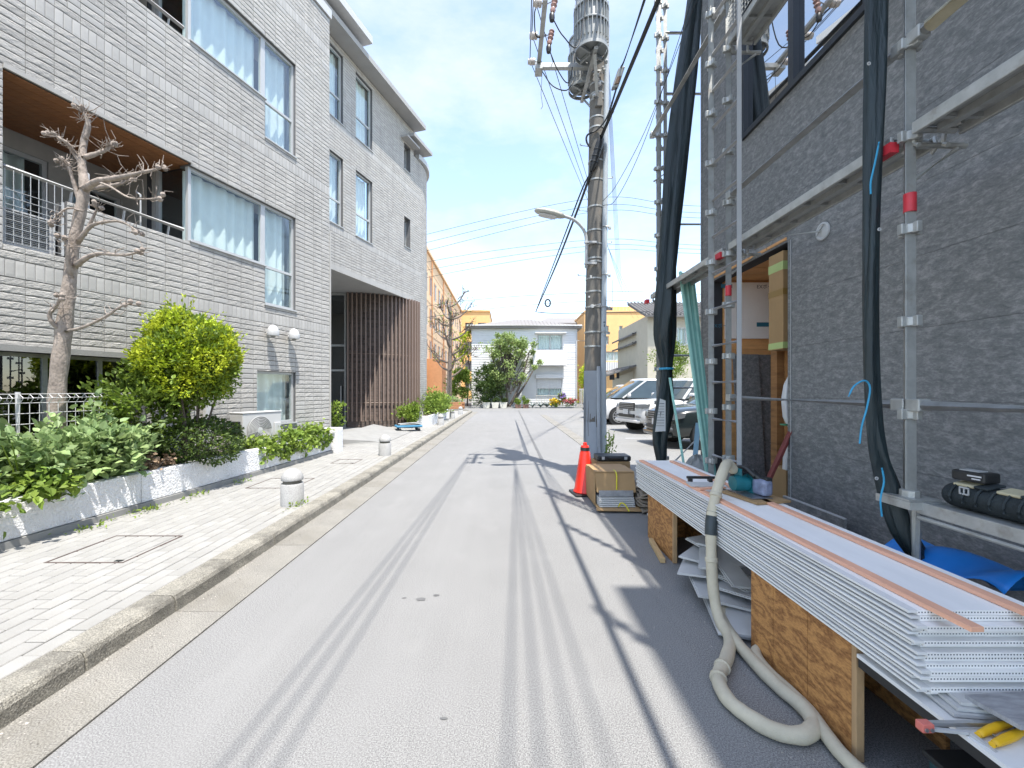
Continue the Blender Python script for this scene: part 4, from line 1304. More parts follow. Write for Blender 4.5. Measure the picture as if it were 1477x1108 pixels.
for k in range(16): MB().tube([(ox(880) + k * .36, OY + .3, oz(448)), (ox(880) + k * .36, OY + .3, oz(439))], .02, 5).build('roof_rail_post', m_whitepaint, oh)
MB().tube([(ox(880), OY + .3, oz(439)), (ox(880) + 5.4, OY + .3, oz(439))], .025, 5).build('roof_rail', m_whitepaint, oh)

# ---- beige houses behind the cars
bh = thing('beige_house', 'weathered beige house with grey tiled eaves behind the parked cars', 'house', (11, 29, 0))
BY = 27.0
def bx(px): return (px - 730) * BY / 612
def bz(py): return 1.475 + (562 - py) * BY / 612
def Fb(u, h, d=0): return Vector((u, BY - d, h))
opb = [(bx(976), bx(1004), bz(498), bz(472))]
mb = MB(); wall_cells(mb, Fb, bx(934), bx(1100), 0, bz(455), opb, -.2, 0); mb.build('wall', m_beige, bh)
window(Fb, *opb[0], bh, mull=((opb[0][0] + opb[0][1]) / 2,), d=-.05, fw=.08, fmat=m_galv, curtain=True)
MB().box(bx(934), bx(1100), BY + .21, BY + 7, 0, bz(455)).build('core', m_beige, bh)
mb = MB(); a_, b_ = bx(926), bx(1110)
mb.add([(a_, BY - .6, bz(456)), (b_, BY - .6, bz(456)), (b_, BY + 3.2, bz(456) + 1.5), (a_, BY + 3.2, bz(456) + 1.5), (a_, BY - .6, bz(456) - .14), (b_, BY - .6, bz(456) - .14), (b_, BY + 3.2, bz(456) + 1.3), (a_, BY + 3.2, bz(456) + 1.3)],
       [(0, 1, 2, 3), (4, 5, 1, 0), (7, 6, 5, 4), (3, 7, 4, 0), (1, 5, 6, 2)])
rf = mb.build('roof', m_rooftile, bh)
for k in range(34):
    x = a_ + (b_ - a_) * k / 33
    MB().tube([(x, BY - .62, bz(456) + .02), (x, BY + 3.2, bz(456) + 1.52)], .055, 6).build('tile_row', m_rooftile, rf)
bh2 = thing('small_beige_house', 'small gabled beige house with dark eave tiles left of the rolled sheet', 'house', (9.5, 30, 0))
CY = 30.0
def c_(px, py): return ((px - 730) * CY / 612, 1.475 + (562 - py) * CY / 612)
mb = MB(); xa, xb = c_(918, 0)[0], c_(948, 0)[0]
mb.box(xa, xb, CY, CY + 5, 0, c_(0, 484)[1]); mb.build('wall', m_beige, bh2)
for (p0, p1) in (((908, 483), (950, 462)), ((908, 496), (934, 488)), ((872, 541), (936, 519))):
    (x0, z0), (x1_, z1) = c_(*p0), c_(*p1)
    mb = MB(); mb.add([(x0, CY - .7, z0), (x1_, CY - .7, z1), (x1_, CY + 5, z1), (x0, CY + 5, z0), (x0, CY - .7, z0 - .12), (x1_, CY - .7, z1 - .12), (x1_, CY + 5, z1 - .12), (x0, CY + 5, z0 - .12)],
                      [(0, 1, 2, 3), (7, 6, 5, 4), (0, 4, 5, 1), (0, 3, 7, 4)]); r_ = mb.build('roof', m_rooftile, bh2)
    for k in range(7):
        t = k / 6; MB().box(x0 + (x1_ - x0) * t - .05, x0 + (x1_ - x0) * t + .05, CY - .74, CY - .70, z0 + (z1 - z0) * t - .1, z0 + (z1 - z0) * t + .05).build('eave_tile', m_rooftile, r_)
(x0, z0), (x1_, z1) = c_(884, 548), c_(935, 525)
mb = MB(); mb.add([(x0, CY, 0), (x1_, CY, 0), (x1_, CY, z1 - .1), (x0, CY, z0 + .1)], [(0, 1, 2, 3)]); mb.build('shed_wall', m_beige, bh2, solid=.1)
(xa, za), (xb, zb) = c_(926, 518), c_(934, 494)
w = MB().box(xa, xb, CY - .06, CY - .003, za, zb).build('window', m_brown, bh2)
MB().box(xa + .06, xb - .06, CY - .07, CY - .061, za + .06, zb - .06).build('pane', m_winpane_l, w)
for (a, b, c, d) in ((879, 548, 886, 540), (889, 546, 893, 535)):
    (xa, za), (xb, zb) = c_(a, b), c_(c, d); MB().box(xa, xb, CY - .05, CY - .004, za, zb).build('shed_opening', m_dark, bh2)
# antenna on a mast
an = thing('roof_antenna', 'thin whip antenna mast standing on the orange house roof', 'antenna', (11.3, 44, 9.4))
MB().tube([(ox(887), OY + 1, oz(448)), (ox(887), OY + 1, oz(400))], .03, 5).build('mast', m_galv, an)
MB().box(ox(868), ox(884), OY + .2, OY + .8, oz(448), oz(443)).build('base_box', m_dark, an)

# ================================================================== far trees and street planting
def branchy(root, base, top, r0, nlimb, seed, spread, m, levels=2):
    rr = random.Random(seed)
    b, t = Vector(base), Vector(top)
    P_ = smoothpath([b, b.lerp(t, .35) + Vector((rr.uniform(-.1, .1), 0, 0)), b.lerp(t, .7) + Vector((rr.uniform(-.12, .12), 0, 0)), t], 5)
    MB().tube(P_, [r0 * (1 - .75 * i / (len(P_) - 1)) for i in range(len(P_))], 9).build('trunk', m, root, smooth=180)
    tips = []
    for k in range(nlimb):
        f = .3 + .68 * k / nlimb
        s = Vector(P_[int(f * (len(P_) - 1))])
        a = k * 2.4 + rr.uniform(-.4, .4)
        d = Vector((math.cos(a), math.sin(a) * .8, rr.uniform(.25, .9))).normalized()
        ln = spread * rr.uniform(.6, 1.1) * (1.1 - .5 * f)
        m1 = s + d * ln * .5 + Vector((0, 0, -.05 * ln)); e = s + d * ln + Vector((0, 0, .18 * ln))
        lb = MB(); lb.tube(smoothpath([s, m1, e], 4), [r0 * .42 * (1 - .75 * i / 8) for i in range(9)], 6)
        if levels > 1:
            for q in range(7):
                s2 = s.lerp(e, rr.uniform(.35, 1)); d2 = (d + Vector((rr.gauss(0, .7), rr.gauss(0, .7), rr.gauss(.4, .5)))).normalized(); l2 = ln * rr.uniform(.2, .5)
                e2 = s2 + d2 * l2
                lb.tube([s2, s2.lerp(e2, .5) + Vector((rr.uniform(-.05, .05), 0, rr.uniform(-.03, .05))), e2], [r0 * .16, r0 * .11, r0 * .05], 5)
                tips.append(e2)
                for z in range(6):
                    s3 = s2.lerp(e2, rr.uniform(.4, 1)); e3 = s3 + (d2 + Vector((rr.gauss(0, .9), rr.gauss(0, .9), rr.gauss(.3, .6)))).normalized() * l2 * .5
                    lb.tube([s3, e3], [r0 * .06, r0 * .03], 4)
        lb.build('limb', m, root, smooth=180)
        tips.append(e)
    return tips
bt = thing('bare_street_tree', 'tall bare pruned tree in front of the long orange block', 'tree', (-4.45, 33.0, 0))
tips = branchy(bt, (-4.45, 33.0, 0), (-4.35, 33.0, 8.4), .24, 17, 5, 2.5, mat('grey_bark', (.17, .135, .11), .9, .25, 10))
P = np.array([np.array(t) + nrg.normal(size=3) * .25 for t in tips[::3] for _ in range(7)])
leaves('buds', P, .13, m_leaf_ivy, bt, .4, None, .6, 9)

lt = thing('leafy_tree', 'leafy spreading green tree in front of the white house', 'tree', (0.1, 33.9, .1))
for k, (bx_, tx, tz) in enumerate(((-.1, -1.2, 4.9), (.1, .5, 5.3), (.3, 1.9, 4.6), (.2, 2.3, 3.2))):
    b, t = Vector((bx_, 33.95, .1)), Vector((tx, 33.9 + .2 * k, tz))
    P_ = smoothpath([b, b.lerp(t, .4) + Vector((-.2 if k < 2 else .25, 0, .15)), t], 6)
    MB().tube(P_, [.13 * (1 - .7 * i / (len(P_) - 1)) for i in range(len(P_))], 7).build('trunk', m_bark_dark, lt, smooth=180)
rr = random.Random(3)
lb = MB()
P, cc = clump_points((.35, 34.0, 3.9), (2.65, 1.35, 2.2), 6800, 70, 91, .18, .35)
for c in cc:
    c = Vector(c); s = Vector((.1 + (c.x - .1) * .35, 33.95, max(.8, c.z * .55)))
    lb.tube([s, s.lerp(c, .5) + Vector((0, 0, .12)), c], [.045, .03, .012], 5)
lb.build('limbs', m_bark_dark, lt)
m_leaf_tree = leafmat('leaf_tree', (0.20, 0.29, 0.09), (0.40, 0.48, 0.17))
leaves('crown', P, .17, m_leaf_tree, lt, .6, None, .6, 92)
eb_ = thing('evergreen_bush', 'dense dark evergreen bush at the left foot of the leafy tree', 'bush', (-1.7, 33.6, .1))
P, _ = clump_points((-1.5, 33.9, 1.75), (1.35, .7, 1.65), 5200, 60, 93, .3, .3)
leaves('foliage', P[P[:, 2] > .15], .15, m_leaf_dark, eb_, .5, (-1.5, 33.9, 1), .55, 94)
MB().tube([(-1.6, 33.9, .1), (-1.5, 33.9, 1.6)], .07, 6).build('trunk', m_bark_dark, eb_)
gb_ = thing('garden_bush', 'mid green bush between the bare tree and the white house', 'bush', (-3.6, 34.6, .1))
P, _ = clump_points((-3.75, 34.6, 1.75), (1.05, .7, 1.45), 3600, 44, 95, .3, .3)
leaves('foliage', P[P[:, 2] > .15], .15, m_leaf_mid, gb_, .5, (-3.7, 34.6, 1), .55, 96)
MB().tube([(-3.6, 34.6, .1), (-3.6, 34.6, 1.5)], .06, 6).build('trunk', m_bark_dark, gb_)
yt = thing('young_tree', 'slim young yellow-green tree beside the corner of the white house', 'tree', (-3.35, 37, .1))
MB().tube([(-3.4, 37, .0), (-3.2, 37, 3.4), (-3.6, 37, 6.6)], [.07, .05, .02], 6).build('trunk', m_bark_dark, yt)
P, _ = clump_points((-3.6, 37, 5.3), (.8, .5, 1.7), 900, 24, 97, .3, .2)
leaves('crown', P, .2, m_leaf_lime, yt, .4, None, .5, 98)
# hedge by the gate, garden tree behind the cars
sb = thing('side_hedge', 'yellow-green hedge beside the white house gate', 'hedge', (6.7, 36, .1))
P, _ = clump_points((6.9, 36.5, 1.9), (.55, .8, 1.9), 2200, 34, 99, .35, .2)
leaves('foliage', P[P[:, 2] > .1], .16, m_leaf_lime, sb, .5, (6.9, 36.5, 1), .5, 100)
MB().tube([(6.9, 36.5, 0), (6.9, 36.5, 1.8)], .05, 6).build('trunk', m_bark_dark, sb)
gt = thing('garden_tree', 'rounded garden tree in front of the beige house', 'tree', (8.9, 22.5, 0))
P, _ = clump_points((8.75, 22.5, 2.9), (.95, .8, 1.0), 3600, 40, 101, .32, .3)
leaves('crown', P, .12, m_leaf_mid, gt, .5, (8.75, 22.5, 2.4), .4, 102)
MB().tube([(8.8, 22.5, 0), (8.75, 22.5, 2.8)], [.1, .05], 7).build('trunk', m_bark_dark, gt)
# brick planter by the bare tree
bp = thing('brick_planter', 'orange brick planter with low greenery at the foot of the bare tree', 'planter', (-4.4, 32.4, 0))
for r_ in range(4):
    for k in range(9):
        x = -5.45 + k * .24 + (.12 if r_ % 2 else 0)
        MB().box(x, x + .23, 31.9, 32.0, .02 + r_ * .13, .14 + r_ * .13).build('brick', m_brickpl, bp)
MB().box(-5.5, -3.2, 32.003, 32.8, 0, .52).build('trough', m_brickpl, bp)
P, _ = clump_points((-4.4, 32.4, .65), (1.1, .35, .16), 900, 24, 103, .5, .2)
leaves('foliage', P, .12, m_leaf_pale, bp, .6, None, .5, 104)
# pots along the white house
for k, x in enumerate((-1.55, -.85, -.2)):
    p = thing('cream_pot', 'cream rectangular flower pot with shrub in front of the white house', 'plant pot', (x, 33.5, 0), 'cream pots in front of the white house')
    mb = MB(); mb.loft([[(x + sx * w, 33.3 + .3 * (sy > 0), z) for sx, sy in ((-1, -1), (1, -1), (1, 1), (-1, 1))] for w, z in ((.22, .01), (.29, .42), (.31, .42), (.31, .47))]); mb.build('pot', m_cream, p)
    P, _ = clump_points((x, 33.45, .68), (.3, .2, .26), 260, 9, 105 + k, .5, .2); leaves('foliage', P, .12, m_leaf_dark, p, .5, None, .5, 110 + k)
for k, x in enumerate((.95, 1.55)):
    p = thing('brown_pot', 'brown rectangular flower pot with leafy plant near the leafy tree', 'plant pot', (x, 33.5, 0), 'brown pots near the leafy tree')
    mb = MB(); mb.loft([[(x + sx * w, 33.3 + .28 * (sy > 0), z) for sx, sy in ((-1, -1), (1, -1), (1, 1), (-1, 1))] for w, z in ((.2, .01), (.25, .27), (.27, .27), (.27, .31))]); mb.build('pot', m_terracotta, p)
    P, _ = clump_points((x, 33.45, .62), (.3, .2, .3), 300, 9, 115 + k, .5, .2); leaves('foliage', P, .14, m_leaf_mid, p, .5, None, .5, 120 + k)
m_agave = leafmat('leaf_agave', (.05, .075, .075), (.10, .135, .13), .1)
ag = thing('agave', 'blue-grey agave rosettes in front of the white house', 'plant', (2.6, 33.7, .1))
mb = MB(); rr = random.Random(12)
for (x, y) in ((2.1, 33.8), (2.75, 33.7), (3.25, 33.8)):
    for k in range(13):
        a = k * .9 + rr.uniform(0, .3); d = Vector((math.cos(a), math.sin(a), rr.uniform(.35, 1.2))).normalized(); ln = rr.uniform(.45, .75)
        s = Vector((-d.y, d.x, 0)).normalized() * .05; b = Vector((x, y, .1)); m1 = b + d * ln * .5; e = b + d * ln + Vector((0, 0, -.08))
        mb.add([b - s * .6, b + s * .6, m1 + s, m1 - s, e], [(0, 1, 2, 3), (3, 2, 4)])
mb.build('rosette', m_agave, ag, solid=.015)
m_yellow_fl = mat('yellow_petal', (.62, .42, .02), .8, .2, 9, island=.2)
m_pink_fl = mat('pink_petal', (.55, .16, .17), .8, .2, 9, island=.3)
m_purple_fl = mat('purple_petal', (.30, .2, .5), .8, .2, 9, island=.2)
for k, (x, mm, nm, dz) in enumerate(((3.9, m_yellow_fl, 'yellow', .0), (5.0, m_pink_fl, 'pink', .05), (4.45, m_purple_fl, 'purple', .45))):
    f_ = thing('flower_bed', '%s flowers in the bed before the white house' % nm, 'flowers', (x, 33.6, .1))
    P, _ = clump_points((x, 33.7, .42 + dz), (.62 if k < 2 else .3, .25, .28), 700, 20, 130 + k, .4, .2); P = P[P[:, 2] > .1]
    leaves('foliage', P, .11, m_leaf_ivy, f_, .6, None, .5, 134 + k)
    P, _ = clump_points((x, 33.55, .55 + dz), (.6 if k < 2 else .28, .22, .25), 420 if k < 2 else 160, 22, 138 + k, .3, .3); P = P[P[:, 2] > .15]
    leaves('blossoms', P, .09, mm, f_, .8, None, .95, 142 + k)
gtb = thing('white_gate', 'narrow white gate beside the white house', 'gate', (6.2, 34.6, .1))
for k in range(5): MB().box(6.0 + k * .12, 6.05 + k * .12, 34.55, 34.6, .1, 1.55).build('bar', m_whitepaint, gtb)
for z in (.2, 1.45): MB().box(5.95, 6.6, 34.605, 34.63, z, z + .08).build('rail', m_whitepaint, gtb)
# ================================================================== dark house under construction
def siding_mat(name):
    m = bpy.data.materials.new(name); m.use_nodes = True
    n = m.node_tree.nodes; l = m.node_tree.links; p = n['Principled BSDF']
    p.inputs['Roughness'].default_value = .72
    t = n.new('ShaderNodeTexCoord')
    mp_ = n.new('ShaderNodeMapping'); mp_.inputs['Scale'].default_value = (1, .55, 1.25); l.new(t.outputs['Object'], mp_.inputs['Vector'])
    oi = n.new('ShaderNodeObjectInfo'); va = n.new('ShaderNodeVectorMath'); va.operation = 'MULTIPLY_ADD'; va.inputs[1].default_value = (9, 31, 17)
    cb = n.new('ShaderNodeCombineXYZ')
    for i in range(3): l.new(oi.outputs['Random'], cb.inputs[i])
    l.new(cb.outputs[0], va.inputs[0]); l.new(mp_.outputs['Vector'], va.inputs[2])
    a = n.new('ShaderNodeTexNoise'); a.inputs['Scale'].default_value = 24; a.inputs['Detail'].default_value = 9; a.inputs['Roughness'].default_value = .72; a.inputs['Distortion'].default_value = .4
    b = n.new('ShaderNodeTexNoise'); b.inputs['Scale'].default_value = 85; b.inputs['Detail'].default_value = 6; b.inputs['Roughness'].default_value = .7
    l.new(va.outputs[0], a.inputs['Vector']); l.new(va.outputs[0], b.inputs['Vector'])
    ad = n.new('ShaderNodeMath'); ad.operation = 'MULTIPLY_ADD'; ad.inputs[1].default_value = .55
    l.new(b.outputs['Fac'], ad.inputs[0]); l.new(a.outputs['Fac'], ad.inputs[2])
    rp = n.new('ShaderNodeValToRGB'); e = rp.color_ramp.elements
    e[0].position = .60; e[0].color = (.115, .121, .124, 1)
    e[1].position = .98; e[1].color = (.30, .296, .294, 1)
    k = e.new(.76); k.color = (.168, .173, .176, 1)
    l.new(ad.outputs[0], rp.inputs['Fac']); l.new(rp.outputs['Color'], p.inputs['Base Color'])
    bp_ = n.new('ShaderNodeBump'); bp_.inputs['Strength'].default_value = .12; bp_.inputs['Distance'].default_value = .006
    l.new(b.outputs['Fac'], bp_.inputs['Height']); l.new(bp_.outputs['Normal'], p.inputs['Normal'])
    return m
m_siding = siding_mat('slate_siding')
m_winframe = mat('black_window_frame', (.02, .023, .028), .4, .1, 10)
m_mirror = glass_mat('reflective_glass', (.25, .33, .40), .75, top=.95)
m_ply = mat('plywood', (.26, .125, .045), .7, .35, 3.0, stretch=(1, 1, 7))
m_ply_in = mat('interior_plywood', (.64, .33, .13), .75, .18, 4, stretch=(1, 1, 5))
m_board = mat('plasterboard', (.82, .77, .73), .85, .03, 5)
m_card = mat('cardboard', (.36, .23, .11), .8, .07, 6)
m_tape_g = mat('green_tape', (.42, .52, .20), .5, .05, 6)
m_tape_b = mat('brown_tape', (.28, .17, .05), .4, .05, 6)
m_foam = mat('white_foam', (.6, .6, .6), .7, .03, 6)
m_redsteel = mat('red_oxide_steel', (.20, .045, .04), .6, .15, 10)
m_print = mat('blue_print', (.03, .16, .24), .7, .05, 6)
m_ink = mat('dark_ink', (.03, .05, .08), .7, .05, 6)
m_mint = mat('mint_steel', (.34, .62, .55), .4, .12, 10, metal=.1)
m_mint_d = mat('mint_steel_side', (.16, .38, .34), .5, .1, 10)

WXR = 2.6
house = thing('house_under_construction', 'dark slate-clad house under construction behind the scaffolding', 'house', (4, 2, 0))
YR0, YR1, HT = -0.25, 5.64, 7.5
def Fr(u, h, d=0): return Vector((WXR - d, u, h))
opr = [(3.91, 5.42, 0.0, 2.84), (2.35, 4.65, 4.2, 5.75)]
mb = MB(); wall_cells(mb, Fr, YR0, YR1, 0.0, HT, opr, -.16, -.016); mb.build('wall', m_dark, house)
# siding boards 455 x 3030 with shiplap joints, each board a piece
r = random.Random(4)
rows = []
h = .04
while h < HT: rows.append((h, min(h + .455, HT))); h += .455
for j, (ha, hb) in enumerate(rows):
    y = YR0 + (j % 2) * -1.3
    while y < YR1:
        segs = [(max(y, YR0), min(y + 3.03, YR1), ha, hb)]
        y += 3.03
        for o in opr:
            new = []
            for (a, b, c, d) in segs:
                if b <= o[0] or a >= o[1] or d <= o[2] or c >= o[3]: new.append((a, b, c, d)); continue
                if a < o[0]: new.append((a, o[0], c, d))
                if b > o[1]: new.append((o[1], b, c, d))
                aa, bb = max(a, o[0]), min(b, o[1])
                if c < o[2]: new.append((aa, bb, c, o[2]))
                if d > o[3]: new.append((aa, bb, o[3], d))
            segs = new
        for (a, b, c, d) in segs:
            if b - a < .02 or d - c < .02: continue
            q = MB(); fbox(q, Fr, a + .001, b - .001, c + .0018, d, -.016, 0)
            q.build('siding_board', m_siding, house)
# aluminium corner and jamb trims
for (u0, u1, h0, h1) in ((3.86, 3.908, 0.05, 2.84), (5.424, 5.44, .05, 2.84), (5.62, 5.66, .05, HT)):
    q = MB(); fbox(q, Fr, u0, u1, h0, h1, -.14, .006); q.build('corner_trim', m_siding, house)
q = MB(); fbox(q, Fr, 3.862, 3.866, .05, HT - 1.7 if False else 2.84, .0062, .010); q.build('trim_bead', m_alu, house)
# the other walls, floors and roof; the taller rear part
MB().box(WXR + .17, 9.5, 5.5, 5.62, 0, HT).build('wall', m_siding, house)
MB().box(WXR + .17, 9.5, YR0, 5.5, 2.95, 3.1).build('floor_slab', m_dark, house)
MB().box(WXR - .12, 9.6, YR0, 5.76, HT + .003, HT + .16).build('roof', m_galv, house)
MB().box(WXR, 9.5, -7.0, YR0 - .003, 0, 10.3).build('rear_wing', m_siding, house)
# foundation
MB().box(WXR + .02, WXR + .14, YR0, 3.9, 0, .05).build('foundation', m_concrete, house)
# window
(u0, u1, h0, h1) = opr[1]
w = MB(); fw = .055
for a, b, c, d in ((u0, u1, h0, h0 + fw), (u0, u1, h1 - fw, h1), (u0, u0 + fw, h0 + fw, h1 - fw), (u1 - fw, u1, h0 + fw, h1 - fw), (3.80, 3.87, h0 + fw, h1 - fw), (3.02, 3.06, h0 + fw, h1 - fw)):
    fbox(w, Fr, a, b, c, d, -.07, .03)
wn = w.build('window', m_winframe, house)
for a, b in ((u0 + fw, 3.02), (3.06, 3.80), (3.87, u1 - fw)):
    g = MB(); fbox(g, Fr, a, b, h0 + fw, h1 - fw, -.03, -.022); g.build('pane', m_mirror, wn)
g = MB(); fbox(g, Fr, u0, u1, h0, h1, -.9, -.85); g.build('room_back', m_dark, wn)
# ---- the open garage: interior lining
MB().box(WXR + .17, 6.5, 5.40, 5.46, 0.0, 1.98).build('lining_board', m_ply_in, house)
MB().box(WXR + .17, 6.5, 5.405, 5.455, 1.984, 2.86).build('lining_board', m_ply_in, house)
for k in range(5): MB().box(WXR - .01, 6.5, 3.93 + k * .30, 4.215 + k * .30, 2.86, 2.885).build('ceiling_board', m_ply_in, house)
MB().box(4.6, 4.7, 3.2, 5.4, 0, 2.86).build('inner_wall', m_ply_in, house)
MB().box(WXR + .17, 4.6, 3.80, 3.86, 0, 2.86).build('inner_wall', m_ply_in, house)
MB().box(WXR + .02, 4.6, 3.9, 5.4, .0, .045).build('garage_floor', m_concrete, house)
# plasterboard sheet with printed words
pb = thing('plasterboard_sheet', 'pale plasterboard sheet with blue print fixed inside the garage opening', 'board', (3.1, 5.38, 2.2))
MB().box(WXR + .18, 3.52, 5.368, 5.398, 2.12, 2.83).build('sheet', m_board, pb)
MB().box(3.17, 3.34, 5.3665, 5.3678, 2.27, 2.325).build('print_block', m_print, pb)
MB().box(2.72, 2.86, 5.3665, 5.3678, 2.76, 2.81).build('print_block', m_print, pb)
RXZ = Matrix.Rotation(R(90), 3, 'X')
text_mesh('lettering', 'EXボード', .062, m_ink, pb, (3.17, 5.3672, 2.755), RXZ)
text_mesh('lettering', 'EXボード', .062, m_print, pb, (2.60, 5.3672, 2.26), RXZ)
# tall cardboard carton and its timber, foam piece, dark panels, red bar
cb_ = thing('tall_carton', 'tall narrow cardboard carton with green tape leaning in the garage opening', 'carton', (2.72, 4.0, 1.85))
MB().box(2.63, 2.86, 4.03, 4.25, 1.86, 2.80).build('box', m_card, cb_, bevel=.006)
MB().box(2.628, 2.863, 4.027, 4.253, 2.62, 2.70).build('tape', m_tape_g, cb_)
MB().box(2.628, 2.863, 4.027, 4.253, 2.38, 2.44).build('tape', m_tape_b, cb_)
MB().box(2.628, 2.863, 4.027, 4.253, 1.87, 1.93).build('tape', m_tape_g, cb_)
ct = thing('lower_carton', 'brown carton with green tape standing below the tall narrow one', 'carton', (2.72, 4.05, .045))
MB().box(2.64, 2.86, 4.0, 4.24, .046, .72).build('box', m_card, ct, bevel=.006)
MB().box(2.638, 2.863, 3.997, 4.243, .36, .42).build('tape', m_tape_g, ct)
ds = thing('timber_stud', 'rough brown timber stud standing behind the cartons', 'timber', (2.75, 4.32, 0))
MB().box(2.72, 2.79, 4.262, 4.36, .046, 2.85).build('stud', m_ply, ds)
MB().box(2.80, 2.88, 4.262, 4.36, .046, 2.85).build('stud', m_ply_in, ds)
fo = thing('foam_packing', 'white curved foam packing piece standing on the lower carton', 'foam', (2.66, 3.95, .72))
prof = [(0, .0, .085), (.1, .01, .09), (.22, .035, .05), (.34, .03, .045), (.45, .0, .08), (.6, -.01, .085), (.72, .0, .07), (.83, .02, .02)]
mb = MB(); mb.loft([[(2.66 + ox_ - w_, 3.93, .725 + z), (2.66 + ox_ + w_, 3.93, .725 + z), (2.66 + ox_ + w_, 3.99, .725 + z), (2.66 + ox_ - w_, 3.99, .725 + z)] for z, ox_, w_ in [(p[0] * 1.1, p[1], p[2] * .8) for p in prof]])
mb.build('block', m_foam, fo, smooth=50, bevel=.008)
mb = MB(); mb.box(2.58, 2.75, 3.922, 3.998, 1.14, 1.155); mb.build('tie', mat('green_cord', (.05, .2, .1), .6), fo)
for k, (x, y, lean) in enumerate(((2.95, 5.05, .10), (3.12, 5.12, .09), (3.3, 5.18, .07))):
    p = MB(); p.obox((x, y + lean * .9, .98), Vector((.17, .02, 0)), Vector((.001, .006, 0)), Vector((0, lean * .9, .93)))
    tag(p.build('dark_panel', m_siding), ['dark slate panel leaning nearest the garage door jamb', 'dark slate panel leaning in the middle of the garage wall', 'dark slate panel leaning behind the cartons'][k], 'panel', 'dark panels leaning in the garage')
rb = thing('red_bar', 'red oxide painted steel channel leaning against the garage opening', 'steel bar', (2.30, 3.95, 0))
mb = MB(); mb.bar((2.28, 3.9, .36), (2.68, 3.9, 1.22), .012, .05); mb.build('web', m_redsteel, rb)
mb = MB(); mb.bar((2.262, 3.88, .366), (2.662, 3.88, 1.226), .045, .008); mb.build('flange', m_redsteel, rb)
mb = MB(); mb.box(2.2, 2.36, 3.84, 3.96, .0, .36); mb.build('rest_block', m_concrete, rb)
# low dark panel pack standing in front of the wall
lp_ = thing('panel_pack', 'pack of dark panels with pale edges standing against the foot of the wall', 'panels', (2.42, 3.35, 0))
for k in range(3):
    MB().box(2.40 + k * .03, 2.425 + k * .03, 3.02 + k * .05, 3.68, .0, .55 - k * .01).build('panel', m_siding, lp_)
    MB().box(2.40 + k * .03, 2.425 + k * .03, 3.02 + k * .05, 3.68, .5502 - k * .01, .556 - k * .01).build('edge', m_alu, lp_)
# wall tie with its disc
wt = thing('wall_tie', 'round pale disc of a scaffold wall tie on the dark siding', 'wall tie', (2.58, 3.47, 2.77))
mb = MB(); c0 = Vector((WXR - .004, 3.47, 2.77))
mb.lathe(c0, [(.072, 0), (.072, .012), (.058, .016), (.05, .010), (.03, .014), (.012, .02)], 24, (-1, 0, 0)); mb.build('disc', m_alu, wt, smooth=30)
mb = MB(); mb.tube([c0 + Vector((-.02, 0, 0)), (2.05, 3.72, 2.78)], .007, 6); mb.build('rod', m_galv, wt)
mb = MB(); mb.tube([c0 + Vector((-.03, -.04, .04)), c0 + Vector((-.03, .04, -.03))], .006, 6); mb.build('wing_nut', m_galv, wt)

# ================================================================== scaffolding
SXo = 1.97
def coupler(mb, x, y, z, s=1):
    for dx, dy in ((1, 0), (-1, 0), (0, 1), (0, -1)):
        mb.box(x + dx * .038 - .014, x + dx * .038 + .014, y + dy * .038 - .014, y + dy * .038 + .014, z - .026, z + .026)
    mb.lathe((x, y, z - .022), [(.034, 0), (.034, .044)], 10)
def post(x, y, z0, z1, label, red=None, phase=.42, r_=.0243, base=False):
    o = thing('scaffold_post', label, 'scaffold post', (x, y, z0), 'upright posts of the scaffolding')
    MB().tube([(x, y, z0), (x, y, z1)], r_, 14).build('pipe', m_galv, o, smooth=40)
    z = phase
    while z < z1 - .05:
        if z > z0 + .06:
            mb = MB(); coupler(mb, x, y, z); mb.build('wedge_socket', m_galv, o, bevel=.004)
        z += .45
    if red:
        mb = MB(); mb.lathe((x, y, red), [(r_ + .001, 0), (r_ + .001, .09)], 14); mb.build('red_band', m_red, o, smooth=40)
    if base:
        mb = MB(); mb.box(x - .075, x + .075, y - .075, y + .075, z0 - .008, z0); mb.build('base_plate', m_galv, o)
        mb = MB(); mb.lathe((x, y, z0), [(.04, 0), (.04, .03), (.03, .034)], 10); mb.build('jack_nut', m_galv, o)
    return o
post(1.97, 2.07, .955, 7.9, 'scaffold post with red band standing on the lowest deck beside the tool roll', 2.34, .455, base=True)
post(1.96, 3.74, .02, 7.9, 'scaffold post behind the access ladder at the garage opening', 2.30, .42, base=True)
post(1.865, 3.86, .02, 7.9, 'ladder-side scaffold post with wedge sockets left of the rungs', None, .38, base=True)
post(2.05, 5.72, .02, 7.9, 'corner scaffold post behind the hanging rolled sheet', None, .40, base=True)
post(2.12, 5.86, .02, 7.9, 'slim scaffold post beside the corner post by the parking lot', .03, .30, base=True, r_=.0213)
post(2.22, 5.92, .02, 7.9, 'scaffold post on the parking lot side of the dark house', None, .52, base=True)
post(1.97, .25, .02, 7.9, 'scaffold post at the near end of the low deck', None, .455, base=True)
lad = thing('scaffold_ladder', 'galvanised access ladder between the scaffold posts at the garage opening', 'ladder', (1.9, 3.6, .1))
MB().tube([(1.90, 3.46, .1), (1.90, 3.46, 7.8)], .019, 10).build('stile', m_alu, lad, smooth=40)
z = .22
while z < 7.6:
    MB().tube([(1.875, 3.84, z), (1.90, 3.46, z)], .0145, 8).build('rung', m_alu, lad, smooth=40); z += .33
